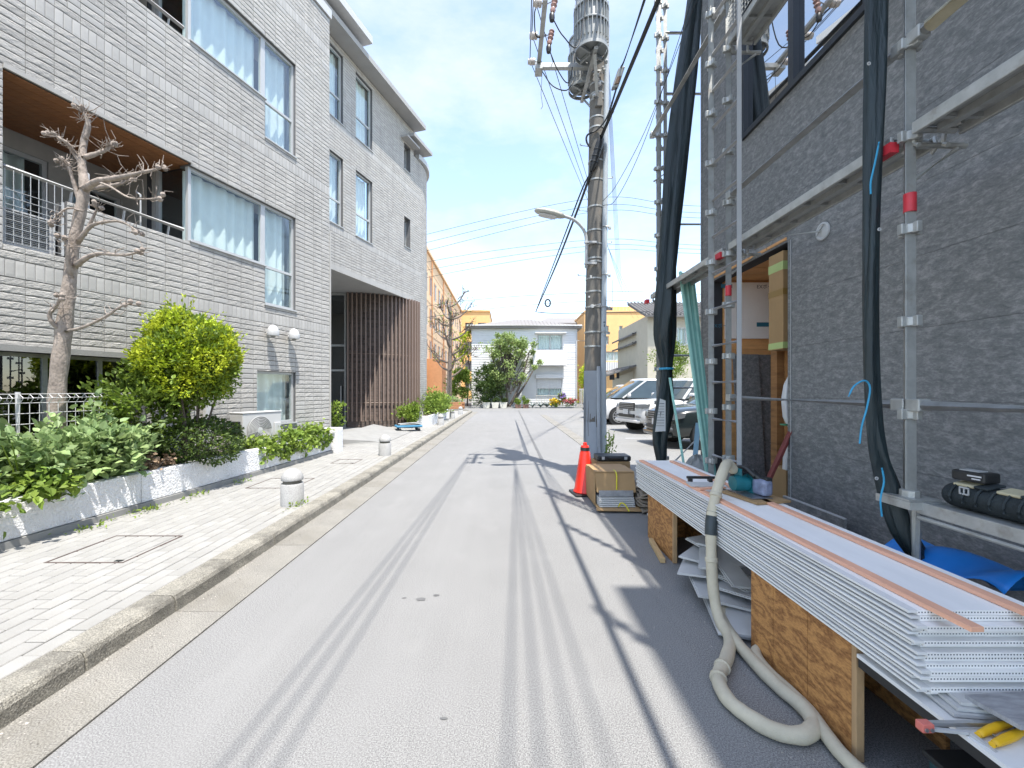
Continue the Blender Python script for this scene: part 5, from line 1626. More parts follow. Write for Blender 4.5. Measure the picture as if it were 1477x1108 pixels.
def rail(name, p0, p1, label, r_=.0243, m=None, couple=True):
    o = thing(name, label, 'rail', p0, 'level pipes of the scaffolding')
    MB().tube([p0, p1], r_, 12).build('pipe', m or m_galv, o, smooth=40)
    if couple:
        for p in (p0, p1):
            mb = MB(); mb.obox(p, (.03, 0, 0), (0, .035, 0), (0, 0, .03)); mb.build('wedge_end', m_galv, o, bevel=.005)
    return o
rail('hand_rail', (1.96, 3.70, 1.405), (1.97, 2.11, 1.40), 'lower scaffold hand rail crossing the dark wall at the garage')
rail('hand_rail', (1.97, 2.03, 1.40), (1.97, .29, 1.40), 'lower scaffold hand rail beyond the red-banded post')
rail('hand_rail', (1.96, 3.70, 3.17), (1.97, 2.11, 3.17), 'upper scaffold hand rail below the dark framed window')
rail('hand_rail', (1.96, 5.68, 4.88), (1.96, 3.80, 4.88), 'scaffold hand rail beside the corner of the dark house')
o = rail('hand_rail', (1.97, 2.03, 3.17), (1.97, .29, 3.17), 'upper scaffold hand rail wrapped in cream foam')
MB().tube([(1.97, 1.97, 3.17), (1.97, .35, 3.17)], .031, 12).build('foam_sleeve', mat('cream_foam', (.50, .45, .31), .8, .1, 14, .3, 60), o, smooth=40)
for z, lab in ((6.45, 'highest'), (5.6, 'second highest'), (3.78, 'middle'), (1.95, 'second lowest'), (1.5, 'lowest')):
    rail('cross_pipe', (2.22, 5.92, z), (3.6, 5.92, z), '%s cross pipe of the scaffold bay towards the parking lot' % lab, .02, couple=False)
rail('brace', (2.2, 5.96, .30), (2.85, 5.96, .95), 'diagonal scaffold brace above the parking lot', .017, couple=False)
rail('brace', (2.02, 5.75, .12), (1.72, 6.05, .03), 'short raking foot brace of the corner scaffold post', .017, couple=False)

m_deck = mat('deck_steel', (.33, .34, .33), .6, .18, 14, .2, 60, metal=.4)
def plank(y0, y1, z, x0, x1, label):
    o = thing('scaffold_deck', label, 'scaffold deck', ((x0 + x1) / 2, (y0 + y1) / 2, z), 'steel mesh decks of the scaffolding')
    MB().box(x0 + .012, x1 - .012, y0, y1, z + .028, z + .034).build('tread', m_deck, o)
    for x in (x0, x1 - .02):
        MB().box(x, x + .02, y0, y1, z - .012, z + .045).build('edge_channel', m_galv, o, bevel=.004)
    MB().box((x0 + x1) / 2 - .018, (x0 + x1) / 2 + .018, y0 + .02, y1 - .02, z - .006, z + .027).build('centre_rib', m_galv, o)
    k = y0 + .1
    while k < y1 - .05:
        MB().box(x0 + .021, x1 - .021, k, k + .02, z + .006, z + .026).build('cross_rib', m_deck, o); k += .3
    for y in (y0, y1):
        s = .05 if y == y0 else -.05
        mb = MB(); mb.tube([(x0 + .03, y, z + .01), (x1 - .03, y, z + .01)], .016, 8); mb.build('end_bar', m_galv, o)
        for x in (x0 + .05, x1 - .05):
            mb = MB(); mb.tube([(x, y + s, z + .02), (x, y - s * .6, z + .02), (x, y - s * .8, z - .03), (x, y - s * .3, z - .05)], .011, 6); mb.build('hook', m_galv, o)
    return o
for z, nm in ((2.70, 'first-lift'), (4.48, 'second-lift')):
    plank(2.13, 3.69, z, 1.93, 2.17, '%s steel scaffold plank between the ladder and the red-banded post' % nm)
    plank(.31, 2.02, z, 1.93, 2.17, '%s steel scaffold plank beyond the red-banded post' % nm)
    if z < 3: plank(3.80, 5.68, z, 1.93, 2.17, '%s steel scaffold plank reaching the house corner' % nm)
    # brackets carrying the planks
    for y in (2.07, 3.74, 5.72):
        b = thing('deck_bracket', '%s bracket under the scaffold planks at the %s' % (nm, {2.07: 'red-banded post', 3.74: 'ladder', 5.72: 'corner post'}[y]), 'bracket', (1.97, y, z - .05), 'deck brackets')
        MB().tube([(1.99, y, z - .035), (2.24, y, z - .035)], .017, 8).build('arm', m_galv, b)
        MB().tube([(1.99, y, z - .20), (2.2, y, z - .05)], .012, 8).build('strut', m_galv, b)
        if z < 3: MB().box(1.90, 1.945, y + .03, y + .12, z - .05, z + .0).build('red_clip', m_red, b)
# low deck with the tool roll
plank(.31, 2.02, .90, 1.95, 2.21, 'low steel scaffold deck carrying the black tool roll')
mb = MB(); mb.tube([(1.945, .3, .872), (1.945, 2.0, .872)], .011, 8); tag(mb.build('edge_pipe', m_galv), 'thin pipe under the edge of the low scaffold deck', 'pipe')
pbk = MB().box(1.89, 2.06, 1.985, 2.17, .91, .946).build('base_rest', m_galv); tag(pbk, 'steel rest under the red-banded scaffold post', 'bracket')
MBs = MB(); MBs.tube([(2.0, 2.07, .90), (2.0, 2.07, .0)], .022, 8); tag(MBs.build('jack_leg', m_galv), 'adjustable jack leg under the red-banded scaffold post', 'scaffold leg')

# toe board mesh above the second lift
tb = thing('toe_net', 'narrow grey mesh toe guard along the second-lift deck', 'guard net', (1.93, 3, 4.55))
mb = MB()
for y in np.arange(.4, 3.66, .04): mb.bar((1.915, y, 4.53), (1.915, y, 4.86), .004, .004)
for z in np.arange(4.53, 4.87, .04): mb.bar((1.917, .4, z), (1.917, 3.66, z), .004, .004)
mb.build('net', m_galv, tb, kind='stuff')
MB().tube([(1.92, .4, 4.87), (1.92, 3.66, 4.87)], .009, 6).build('cord', m_galv, tb)

# ================================================================== rolled dark sheets hanging from the scaffold
m_sheet = mat('dark_mesh_sheet', (.010, .020, .024), .5, .25, 6, .35, 25, stretch=(3, 3, .5), bdist=.02)
m_cord = mat('blue_cord', (.03, .28, .48), .6, .1, 20)
def rolled(name, label, path, seed, twist=2.2, ecc=.35):
    o = thing(name, label, 'sheet', path[-1][:3])
    sp_ = smoothpath(path, 8)
    rr = random.Random(seed); ph = [rr.uniform(0, 6.28) for _ in range(6)]
    n = 30; rings = []
    for i, (x, y, z, r_) in enumerate(sp_):
        s = i / len(sp_)
        ring = []
        for k in range(n):
            t = 6.2832 * k / n
            f = 1 + ecc * (.45 * math.sin(3 * t + ph[0] + twist * 6 * s) + .25 * math.sin(5 * t + ph[1] - twist * 4 * s) + .18 * math.sin(9 * t + ph[2] + twist * 9 * s) + .12 * math.sin(4 * t + 30 * s + ph[3]))
            ring.append((x + r_ * f * math.cos(t), y + r_ * f * math.sin(t) * .8, z + .01 * math.sin(2 * t + 9 * s)))
        rings.append(ring)
    MB().loft(rings).build('roll', m_sheet, o, smooth=60)
    return o
X1, Y1 = 1.86, 2.16
def s1(px, py, r_, y=Y1): k = y / 612; return ((px - 730) * k, y, 1.475 - (py - 562) * k, r_)
rs = rolled('rolled_sheet', 'dark mesh sheet rolled tight and tied with blue cords before the slate wall',
            [s1(1266, -380, .05), s1(1264, -150, .05), s1(1263, 30, .048), s1(1262, 150, .042), s1(1259, 300, .036), s1(1256, 440, .034), s1(1257, 560, .032), s1(1264, 640, .038), s1(1282, 700, .05), s1(1305, 770, .05, 2.12), s1(1330, 815, .045, 2.1)], 3)
for (pts) in ([(1268, 205), (1262, 235), (1256, 262), (1256, 280)], [(1224, 572), (1232, 557), (1247, 549), (1255, 560), (1250, 590), (1243, 615), (1240, 640)], [(1272, 675), (1275, 695), (1270, 720), (1272, 745)]):
    mb = MB(); mb.tube(smoothpath([s1(a, b, 0, 2.105)[:3] for a, b in pts], 4), .0042, 6); mb.build('cord', m_cord, rs)
for (a, b) in ((1253, 92), (1268, 331), (1264, 690), (1342, 800)):
    mb = MB(); c0 = s1(a, b, 0, 2.112)[:3]; mb.lathe(c0, [(.009, 0), (.009, .003), (.004, .003), (.004, 0)], 12, (0, -1, 0)); mb.build('eyelet', m_alu, rs)
for z in (1.05, 1.95, 2.9):
    pass
def s2(px, py, r_, y=5.2): k = y / 612; return ((px - 730) * k, y, 1.475 - (py - 562) * k, r_)
rs2 = rolled('rolled_sheet', 'thick dark mesh sheet rolled up along the house corner by the parking lot',
             [s2(1008, -120, .075), s2(1001, 0, .085), s2(990, 100, .11), s2(978, 220, .112), s2(968, 330, .105), s2(961, 420, .115), s2(959, 480, .11), s2(961, 535, .06), s2(957, 590, .105), s2(952, 630, .085), s2(954, 665, .05)], 8, 1.6, .42)
mb = MB(); mb.lathe(s2(961, 532, 0)[:3], [(.085, -.012), (.09, 0), (.085, .012)], 14); mb.build('tie', m_cord, rs2)
# instruction sheet hung on the corner post
ps = thing('paper_notice', 'white laminated notice hanging from the corner scaffold post', 'notice', (1.95, 5.3, 1.0))
k = 5.12 / 612
q = [(952, 575), (960, 578), (960, 622), (945, 623)]
mb = MB(); mb.add([((a - 730) * k, 5.12, 1.475 - (b - 562) * k) for a, b in q], [(0, 3, 2, 1)]); mb.build('sheet', m_foam, ps, solid=.002)
for j in range(9):
    mb = MB(); b = 582 + j * 4; mb.box((951 - j * .6 - 730) * k, (958 - 730) * k, 5.1160, 5.1172, 1.475 - (b - 562) * k - .004, 1.475 - (b - 562) * k + .002); mb.build('print_line', m_concrete if j % 3 else m_ink, ps)
# ================================================================== mint green steel strips leaning
def strip_(label, p0, p1, m, w=.035, t=.012, group='mint steel strips leaning on the deck'):
    mb = MB(); mb.bar(p0, p1, w, t); return tag(mb.build('steel_strip', m, bevel=.002), label, 'steel strip', group)
kk = 4.75 / 612
def g_(px, py, y): return ((px - 730) * y / 612, y, 1.475 - (py - 562) * y / 612)
nms = ['leftmost of the bundle', 'second of the bundle', 'third of the bundle', 'fourth of the bundle', 'fifth of the bundle', 'sixth of the bundle, against the plywood']
for i in range(6):
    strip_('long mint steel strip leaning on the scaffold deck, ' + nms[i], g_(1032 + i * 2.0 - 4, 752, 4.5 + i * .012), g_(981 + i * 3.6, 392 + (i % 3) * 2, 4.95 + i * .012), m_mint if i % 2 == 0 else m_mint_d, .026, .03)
strip_('single short mint steel strip leaning apart from the bundle', g_(992, 705, 4.7), g_(966, 545, 5.0), m_mint, .026, .01)
strip_('short pale blue strip leaning beside the mint bundle', g_(1000, 690, 5.3), g_(1007, 610, 5.5), mat('pale_blue_steel', (.20, .36, .48), .5), .06, .01, None)
# crumpled clear bag behind the board stack
bag = thing('clear_bag', 'crumpled translucent plastic bag behind the board stack', 'bag', (2.15, 4.75, 0))
m_bag = mat('cloudy_plastic', (.42, .42, .41), .35, .12, 8, .8, 14, transl=.3, bdist=.05)
P_ = []
mb = MB(); rr = random.Random(2)
mb.grid(lambda a, b: (lambda t, s: (2.16 + math.cos(t) * .17 * math.sin(s) * (1 + .16 * math.sin(5 * t + 3 * s)), 4.78 + math.sin(t) * .2 * math.sin(s) * (1 + .12 * math.sin(4 * t)), .36 - .36 * math.cos(s) * (1 + .08 * math.sin(7 * t + s))))(6.2832 * a, math.pi * (.02 + .96 * (1 - b))), 28, 14)
mb.build('bag', m_bag, bag, smooth=40)
# ================================================================== stack of siding boards on trestles
m_edge = mat('siding_primer', (.68, .68, .67), .75, .06, 5, .1, 90, objrand=.09)
def endmat():
    m = mat('siding_back', (.84, .83, .81), .7, .06, 3, .15, 120, objrand=.05, stretch=(3, .6, 3))
    n = m.node_tree.nodes; l = m.node_tree.links; p = n['Principled BSDF']
    src = p.inputs['Base Color'].links[0].from_socket
    t = n.new('ShaderNodeTexCoord'); sx = n.new('ShaderNodeSeparateXYZ'); l.new(t.outputs['Object'], sx.inputs[0])
    a = n.new('ShaderNodeMath'); a.operation = 'MULTIPLY'; a.inputs[1].default_value = 1 / .0105; l.new(sx.outputs['X'], a.inputs[0])
    f = n.new('ShaderNodeMath'); f.operation = 'FRACT'; l.new(a.outputs[0], f.inputs[0])
    c = n.new('ShaderNodeMath'); c.operation = 'COMPARE'; c.inputs[1].default_value = .5; c.inputs[2].default_value = .24; l.new(f.outputs[0], c.inputs[0])
    d = n.new('ShaderNodeMath'); d.operation = 'COMPARE'; d.inputs[1].default_value = .0095; d.inputs[2].default_value = .0024; l.new(sx.outputs['Z'], d.inputs[0])
    g = n.new('ShaderNodeNewGeometry'); sn = n.new('ShaderNodeSeparateXYZ'); l.new(g.outputs['True Normal'], sn.inputs[0])
    e = n.new('ShaderNodeMath'); e.operation = 'LESS_THAN'; e.inputs[1].default_value = -.9; l.new(sn.outputs['Y'], e.inputs[0])
    m1 = n.new('ShaderNodeMath'); m1.operation = 'MULTIPLY'; l.new(c.outputs[0], m1.inputs[0]); l.new(d.outputs[0], m1.inputs[1])
    m2 = n.new('ShaderNodeMath'); m2.operation = 'MULTIPLY'; l.new(m1.outputs[0], m2.inputs[0]); l.new(e.outputs[0], m2.inputs[1])
    mi = n.new('ShaderNodeMix'); mi.data_type = 'RGBA'; mi.inputs['B'].default_value = (.12, .13, .15, 1)
    l.new(m2.outputs[0], mi.inputs['Factor']); l.new(src, mi.inputs['A']); l.new(mi.outputs['Result'], p.inputs['Base Color'])
    return m
m_back = endmat()
ORD = ['topmost', 'second', 'third', 'fourth', 'fifth', 'sixth', 'seventh', 'eighth', 'ninth', 'tenth', 'eleventh', 'twelfth', 'thirteenth', 'fourteenth', 'lowest']
NB, TH = 15, .0178
ZT = .730
# board: primed plate with a rebated tongue along the street side (lip proud, groove set back)
pl = MB(); pl.box(.032, .455, 0, 3.03, 0, TH - .0012)
lipm = MB(); lipm.box(0, .0318, 0, 3.03, .0078, TH - .0012)
me_b, me_l = pl.mesh('board', m_back), lipm.mesh('lip', m_edge)
for i in range(NB):
    z = ZT - (i + 1) * TH
    dx, dy = rng.uniform(-.008, .008), rng.uniform(-.02, .02) - (.012 if i > 9 else 0)
    b = thing('siding_board', 'pale grey siding board, %s in the stack on the plywood trestles' % ((ORD[i] + ' from the top') if 0 < i < NB - 1 else ORD[i]), 'siding board', (1.362 + dx, 1.42 + dy, z), 'siding boards stacked on the trestles')
    piece('plate', me_b, b, (1.362 + dx, 1.42 + dy, z)); piece('tongue', me_l, b, (1.362 + dx, 1.42 + dy, z))
m_batten = mat('pink_batten', (.78, .42, .28), .75, .10, 5, .2, 60, stretch=(8, .5, 8))
for k, (xa, xb, ya, yb) in enumerate(((1.445, 1.40, 1.30, 4.40), (1.72, 1.70, 1.22, 4.36))):
    mb = MB(); mb.bar((xa, ya, ZT + .009), (xb, yb, ZT + .009), .042, .016)
    tag(mb.build('batten', m_batten, bevel=.0015), ['pinkish timber batten along the street edge of the board stack', 'pinkish timber batten along the wall side of the board stack'][k], 'batten', 'battens on the board stack')
ZB = ZT - NB * TH
# plywood trestle boxes
def knotty(name):
    m = bpy.data.materials.new(name); m.use_nodes = True
    n = m.node_tree.nodes; l = m.node_tree.links; p = n['Principled BSDF']; p.inputs['Roughness'].default_value = .7
    t = n.new('ShaderNodeTexCoord')
    mp_ = n.new('ShaderNodeMapping'); mp_.inputs['Scale'].default_value = (1, 1.0, 2.6); l.new(t.outputs['Object'], mp_.inputs['Vector'])
    vo = n.new('ShaderNodeTexVoronoi'); vo.inputs['Scale'].default_value = 3.4; l.new(mp_.outputs[0], vo.inputs['Vector'])
    nz_ = n.new('ShaderNodeTexNoise'); nz_.inputs['Scale'].default_value = 3.2; nz_.inputs['Detail'].default_value = 3; l.new(mp_.outputs[0], nz_.inputs['Vector'])
    # growth rings bent round the knots
    ad = n.new('ShaderNodeMath'); ad.operation = 'MULTIPLY_ADD'; ad.inputs[1].default_value = 46; l.new(nz_.outputs['Fac'], ad.inputs[0])
    dv_ = n.new('ShaderNodeMath'); dv_.operation = 'MULTIPLY'; dv_.inputs[1].default_value = -9; l.new(vo.outputs['Distance'], dv_.inputs[0]); l.new(dv_.outputs[0], ad.inputs[2])
    sn = n.new('ShaderNodeMath'); sn.operation = 'SINE'; l.new(ad.outputs[0], sn.inputs[0])
    fine = n.new('ShaderNodeTexNoise'); fine.inputs['Scale'].default_value = 60; fine.inputs['Detail'].default_value = 6; l.new(mp_.outputs[0], fine.inputs['Vector'])
    mm = n.new('ShaderNodeMath'); mm.operation = 'MULTIPLY_ADD'; mm.inputs[1].default_value = .17; l.new(sn.outputs[0], mm.inputs[0]); l.new(fine.outputs['Fac'], mm.inputs[2])
    rp = n.new('ShaderNodeValToRGB'); e = rp.color_ramp.elements
    e[0].position = .2; e[0].color = (.19, .075, .022, 1); e[1].position = .75; e[1].color = (.52, .26, .085, 1)
    l.new(mm.outputs[0], rp.inputs['Fac'])
    kn = n.new('ShaderNodeMapRange'); kn.inputs['From Min'].default_value = .05; kn.inputs['From Max'].default_value = .15; kn.inputs['To Min'].default_value = .85; kn.inputs['To Max'].default_value = 0; l.new(vo.outputs['Distance'], kn.inputs['Value'])
    mi = n.new('ShaderNodeMix'); mi.data_type = 'RGBA'; mi.inputs['B'].default_value = (.10, .03, .012, 1); l.new(kn.outputs[0], mi.inputs['Factor']); l.new(rp.outputs[0], mi.inputs['A'])
    l.new(mi.outputs['Result'], p.inputs['Base Color'])
    return m
m_plyout = knotty('knotty_plywood')
m_plyedge = mat('plywood_edge', (.42, .27, .14), .8, .15, 12, .3, 60, stretch=(1, 1, .4))
def trestle(label, y0, y1, x0, x1, splits):
    o = thing('plywood_trestle', label, 'trestle', ((x0 + x1) / 2, (y0 + y1) / 2, 0), 'plywood trestles under the board stack')
    ys_ = [y0] + splits + [y1]
    for a, b in zip(ys_[:-1], ys_[1:]):
        MB().box(x0, x0 + .018, a + .0015, b - .0015, .002, ZB - .003).build('panel', m_plyout, o)
    for y in (y1 - .02,):
        MB().box(x0 + .019, x1, y, y + .018, .002, ZB - .003).build('end_panel', m_plyout, o)
    MB().box(x1 - .018, x1, y0 + .02, y1 - .022, .002, ZB - .003).build('back_panel', m_plyout, o)
    MB().box(x0 - .004, x0 + .030, y0 - .026, y0 - .002, .002, ZB - .003).build('corner_post', m_plyedge, o, bevel=.003)
    return o
trestle('large knotty plywood trestle under the near part of the board stack', 1.70, 2.40, 1.385, 1.80, [1.95, 2.20])
trestle('smaller plywood trestle at the far end of the board stack', 3.62, 4.25, 1.42, 1.80, [3.92])
# ---- pile of siding offcuts between the trestles
m_off = mat('offcut_grey', (.52, .52, .51), .75, .1, 4, .15, 90, island=.1)
rr = random.Random(17)
offs = [(1.50, 2.75, .06, .62, .16, -18), (1.58, 2.95, .08, .55, .2, -24), (1.40, 3.05, .105, .5, .12, -12), (1.62, 3.1, .13, .62, .22, 12), (1.46, 3.25, .15, .55, .18, -30), (1.68, 2.85, .165, .5, .16, 30),
        (1.52, 3.35, .19, .42, .14, -42), (1.60, 3.05, .205, .58, .14, -8), (1.66, 3.3, .225, .5, .18, 20), (1.50, 3.15, .245, .46, .1, -26), (1.62, 2.75, .14, .5, .15, 38), (1.44, 2.85, .03, .75, .17, -14), (1.66, 3.45, .26, .44, .12, -34)]
for i, (x, y, z, l_, w_, a) in enumerate(offs):
    mb = MB(); m3 = Matrix.Rotation(R(a), 3, 'Z') @ Matrix.Rotation(R(rr.uniform(-5, 5)), 3, 'Y') @ Matrix.Rotation(R(rr.uniform(-5, 5)), 3, 'X')
    mb.obox((x, y, z), m3 @ Vector((w_ / 2, 0, 0)), m3 @ Vector((0, l_ / 2, 0)), m3 @ Vector((0, 0, .0075)))
    mb.obox(Vector((x, y, z)) - m3 @ Vector((w_ / 2 + .006, 0, .002)), m3 @ Vector((.006, 0, 0)), m3 @ Vector((0, l_ / 2, 0)), m3 @ Vector((0, 0, .004)))
    tag(mb.build('siding_offcut', m_off), 'grey siding offcut in the loose pile between the plywood trestles', 'offcut', 'siding offcuts piled under the boards')
mb = MB(); mb.bar((1.40, 4.10, .022), (1.33, 3.60, .022), .042, .04)
tag(mb.build('timber_stick', mat('pale_timber', (.52, .36, .18), .75, .1, 6, stretch=(6, .6, 6)), bevel=.003), 'short pale timber stick lying beside the far trestle', 'timber')

# ================================================================== dust hose
m_hose = mat('hose_sleeve', (.52, .47, .36), .85, .10, 9, .5, 220, bdist=.004)
hp = [(1.62, 3.02, .90), (1.56, 2.98, .955), (1.49, 2.90, .93), (1.40, 2.82, .80), (1.335, 2.76, .62), (1.315, 2.72, .42), (1.31, 2.68, .20), (1.305, 2.60, .075), (1.29, 2.45, .037), (1.18, 2.27, .037),
      (1.06, 2.12, .037), (1.03, 1.98, .037), (1.06, 1.88, .037), (1.13, 1.79, .037), (1.23, 1.765, .037), (1.32, 1.82, .037), (1.345, 1.92, .037), (1.32, 2.05, .037), (1.31, 2.22, .037), (1.315, 2.45, .037), (1.36, 2.68, .037), (1.45, 2.76, .037), (1.60, 2.70, .037)]
hs_ = thing('dust_hose', 'beige fabric-sleeved dust hose looping from the saw down onto the asphalt', 'hose', (1.15, 2.0, 0))
sp_ = smoothpath(hp, 28)
mb = MB(); mb.tube(sp_, [.033 * (1 + .016 * math.sin(i * 2.2) + .03 * math.sin(i * .13) + .02 * math.sin(i * .31)) for i in range(len(sp_))], 16)
sp_ = smoothpath(hp, 7); mb.build('sleeve', m_hose, hs_, smooth=180)
c = sp_[26:32]
mb = MB(); mb.tube(c, .0365, 14); mb.build('tape_wrap', mat('dark_tape', (.03, .04, .045), .5, .2, 20), hs_, smooth=60)
for idx in (22, 36, 66, 70):
    p = Vector(sp_[idx]); d = Vector(sp_[idx + 1]) - p
    mb = MB(); mb.lathe(p, [(.036, -.012), (.040, -.006), (.037, .004), (.041, .010), (.035, .014)], 12, d); mb.build('crumpled_cuff', m_hose, hs_, smooth=60)
hp2 = [(1.55, 2.40, .035), (1.42, 2.36, .035), (1.355, 2.30, .036), (1.352, 2.16, .036), (1.366, 2.02, .036), (1.372, 1.9, .036), (1.352, 1.78, .036), (1.34, 1.66, .036), (1.37, 1.52, .036), (1.45, 1.38, .036)]
mb = MB(); mb.tube(smoothpath([(x - .015 if y < 2.3 else x, y, z) for x, y, z in hp2], 6), .029, 12)
tag(mb.build('dust_hose', m_hose, smooth=180), 'second beige hose length emerging beside the large knotty trestle', 'hose')

# ================================================================== circular saw on the boards
m_teal = mat('teal_plastic', (.012, .15, .18), .4, .1, 14)
m_clear = mat('smoky_plastic', (.22, .25, .36), .25, .35, 18, spec=.8)
m_steel = mat('bare_steel', (.42, .43, .45), .3, .1, 10, metal=.8)
saw = thing('circular_saw', 'teal circular saw with dust cover resting on the board stack', 'saw', (1.66, 3.02, ZT))
bz_ = ZT + .022
MB().rbox((1.66, 2.98, ZT + .010), .26, .34, .014, R(12)).build('rest_board', m_card, saw)
MB().rbox((1.64, 3.0, bz_), .15, .26, .005, R(6)).build('base_plate', m_steel, saw)
mb = MB(); mb.lathe((1.60, 3.05, bz_ + .065), [(.02, -.055), (.05, -.052), (.056, -.02), (.056, .05), (.045, .06), (.02, .062)], 18, (1, .1, 0)); mb.build('motor_housing', m_teal, saw, smooth=40)
mb = MB(); mb.lathe((1.655, 3.05, bz_ + .07), [(.03, 0), (.085, .004), (.088, .03), (.08, .04), (.03, .044)], 24, (1, .1, 0)); mb.build('blade_guard', m_teal, saw, smooth=40)
mb = MB(); mb.rbox((1.70, 2.95, bz_ + .06), .075, .12, .11, R(10)); mb.build('dust_cover', m_clear, saw, bevel=.022)
mb = MB(); mb.tube(smoothpath([(1.60, 3.14, bz_ + .06), (1.60, 3.12, bz_ + .15), (1.62, 3.02, bz_ + .175), (1.66, 2.97, bz_ + .13)], 5), .018, 10); mb.build('handle', m_black, saw, smooth=60)
mb = MB(); mb.rbox((1.61, 3.06, bz_ + .14), .05, .09, .06, R(8)); mb.build('body', m_teal, saw, bevel=.015)
mb = MB(); mb.tube([(1.60, 3.02, .90), (1.66, 3.0, bz_ + .15), (1.70, 2.97, bz_ + .10)], [.03, .028, .026], 12); mb.build('dust_port', m_black, saw, smooth=60)
mb = MB(); mb.rbox((1.715, 2.93, bz_ + .115), .05, .06, .03, R(10)); mb.build('depth_knob', m_black, saw, bevel=.008)
saw.location.x += .045
saw.location.y -= .06
# long guide ruler and a batten of scraps beside the saw
gr = thing('cutting_guide', 'black cutting guide with pale scraps lying behind the saw', 'cutting guide', (1.5, 3.3, ZT))
MB().rbox((1.53, 3.33, ZT + .055), .22, .022, .02, R(-4)).build('guide_bar', m_black, gr, bevel=.004)
MB().rbox((1.445, 3.33, ZT + .034), .03, .035, .032, R(-4)).build('stop_block', m_black, gr, bevel=.004)
MB().rbox((1.60, 3.33, ZT + .040), .03, .05, .04, R(-4)).build('clamp', m_black, gr, bevel=.008)
MB().rbox((1.52, 3.22, ZT + .024), .26, .14, .008, R(-8)).build('scrap_plate', m_off, gr)
MB().rbox((1.50, 3.10, ZT + .026), .22, .04, .01, R(14)).build('scrap_strip', m_batten, gr)

# ================================================================== near end of the stack: low board, sample panel, tools
nb = thing('low_board', 'white board at knee height below the end of the stack', 'board', (1.6, 1.2, .42))
MB().box(1.372, 1.95, .72, 1.66, .428, .442).build('board', m_edge, nb)
MB().box(1.378, 1.40, .72, 1.66, .39, .4275).build('edge_rail', m_black, nb)
MB().box(1.82, 1.9, .8, .86, .0, .4275).build('leg_panel', m_dark, nb)
MB().box(1.82, 1.9, 1.5, 1.56, .0, .4275).build('leg_panel', m_dark, nb)
for k in range(3):
    mb = MB(); mb.rbox((1.62 + .02 * k, 1.36, .452 + k * .0125), .42, .10, .010, R(-6 - 2 * k)); tag(mb.build('siding_offcut', m_off), 'short siding strip tucked under the end of the stack above the white board', 'offcut', 'strips tucked under the stack')
m_stone = mat('stone_pattern', (.30, .305, .32), .6, .28, 14, .1, 60, stretch=(1, 3.2, 1), detail=9)
mb = MB(); m3 = Matrix.Rotation(R(4), 3, 'Z') @ Matrix.Rotation(R(-5), 3, 'X')
mb.obox((1.77, 1.315, .4925), m3 @ Vector((.29, 0, 0)), m3 @ Vector((0, .07, 0)), m3 @ Vector((0, 0, .007)))
tag(mb.build('sample_panel', m_stone), 'grey stone-patterned siding sample on the white board by the pliers', 'panel')
m_yellow = mat('yellow_grip', (.72, .42, .012), .45, .05, 10)
pl_ = thing('pliers', 'yellow-handled pliers lying on the white board', 'pliers', (1.62, 1.17, .443))
for (pts) in ([(1.395, 1.255, .452), (1.45, 1.272, .455), (1.50, 1.288, .455), (1.54, 1.296, .454)], [(1.40, 1.222, .452), (1.45, 1.236, .455), (1.50, 1.252, .455), (1.545, 1.27, .454)]):
    sp_ = smoothpath(pts, 5); mb = MB(); mb.tube(sp_, [.0085 + .0035 * math.sin(3.14 * i / (len(sp_) - 1)) for i in range(len(sp_))], 10); mb.build('handle', m_yellow, pl_, smooth=60)
mb = MB(); mb.rbox((1.575, 1.290, .452), .06, .035, .012, R(25)); mb.build('joint', m_black, pl_, bevel=.004)
mb = MB(); mb.rbox((1.625, 1.305, .452), .06, .022, .012, R(20)); mb.build('jaw', m_black, pl_, bevel=.004)
mb = MB(); mb.tube([(1.44, 1.236, .452), (1.445, 1.268, .452)], .004, 6); mb.build('spring', m_steel, pl_)
hc = thing('hand_cutter', 'steel straight cutter with red end cap sticking out over the white board edge', 'hand tool', (1.4, 1.22, .443))
MB().rbox((1.39, 1.292, .458), .26, .012, .012, R(0)).build('bar', m_steel, hc)
MB().rbox((1.335, 1.275, .449), .16, .010, .008, R(-8)).build('lower_bar', m_alu, hc)
MB().rbox((1.268, 1.285, .456), .036, .026, .026, R(0)).build('end_cap', mat('salmon_plastic', (.6, .16, .13), .5), hc, bevel=.003)
for dx in (-.008, .008):
    mb = MB(); mb.lathe((1.268 + dx, 1.2715, .454), [(.006, 0), (.006, .003), (.003, .003)], 10, (0, -1, 0)); mb.build('screw', m_steel, hc)
mb = MB(); mb.bar((1.385, 1.265, .444), (1.40, 1.20, .43), .012, .02); mb.build('lever', m_alu, hc)
# black crate in the dark under the stack
cr = thing('tool_crate', 'dark teal tool crate in the shade under the near end of the stack', 'crate', (1.55, 1.35, 0))
MB().box(1.46, 1.86, 1.05, 1.47, .002, .20).build('body', mat('dark_teal_plastic', (.012, .05, .06), .5), cr, bevel=.01)
MB().box(1.45, 1.87, 1.04, 1.48, .202, .222).build('rim', m_black, cr, bevel=.004)
mb = MB(); mb.tube([(1.52, 1.035, .15), (1.52, 1.015, .17), (1.64, 1.015, .17), (1.64, 1.035, .15)], .006, 6); mb.build('handle', m_alu, cr)
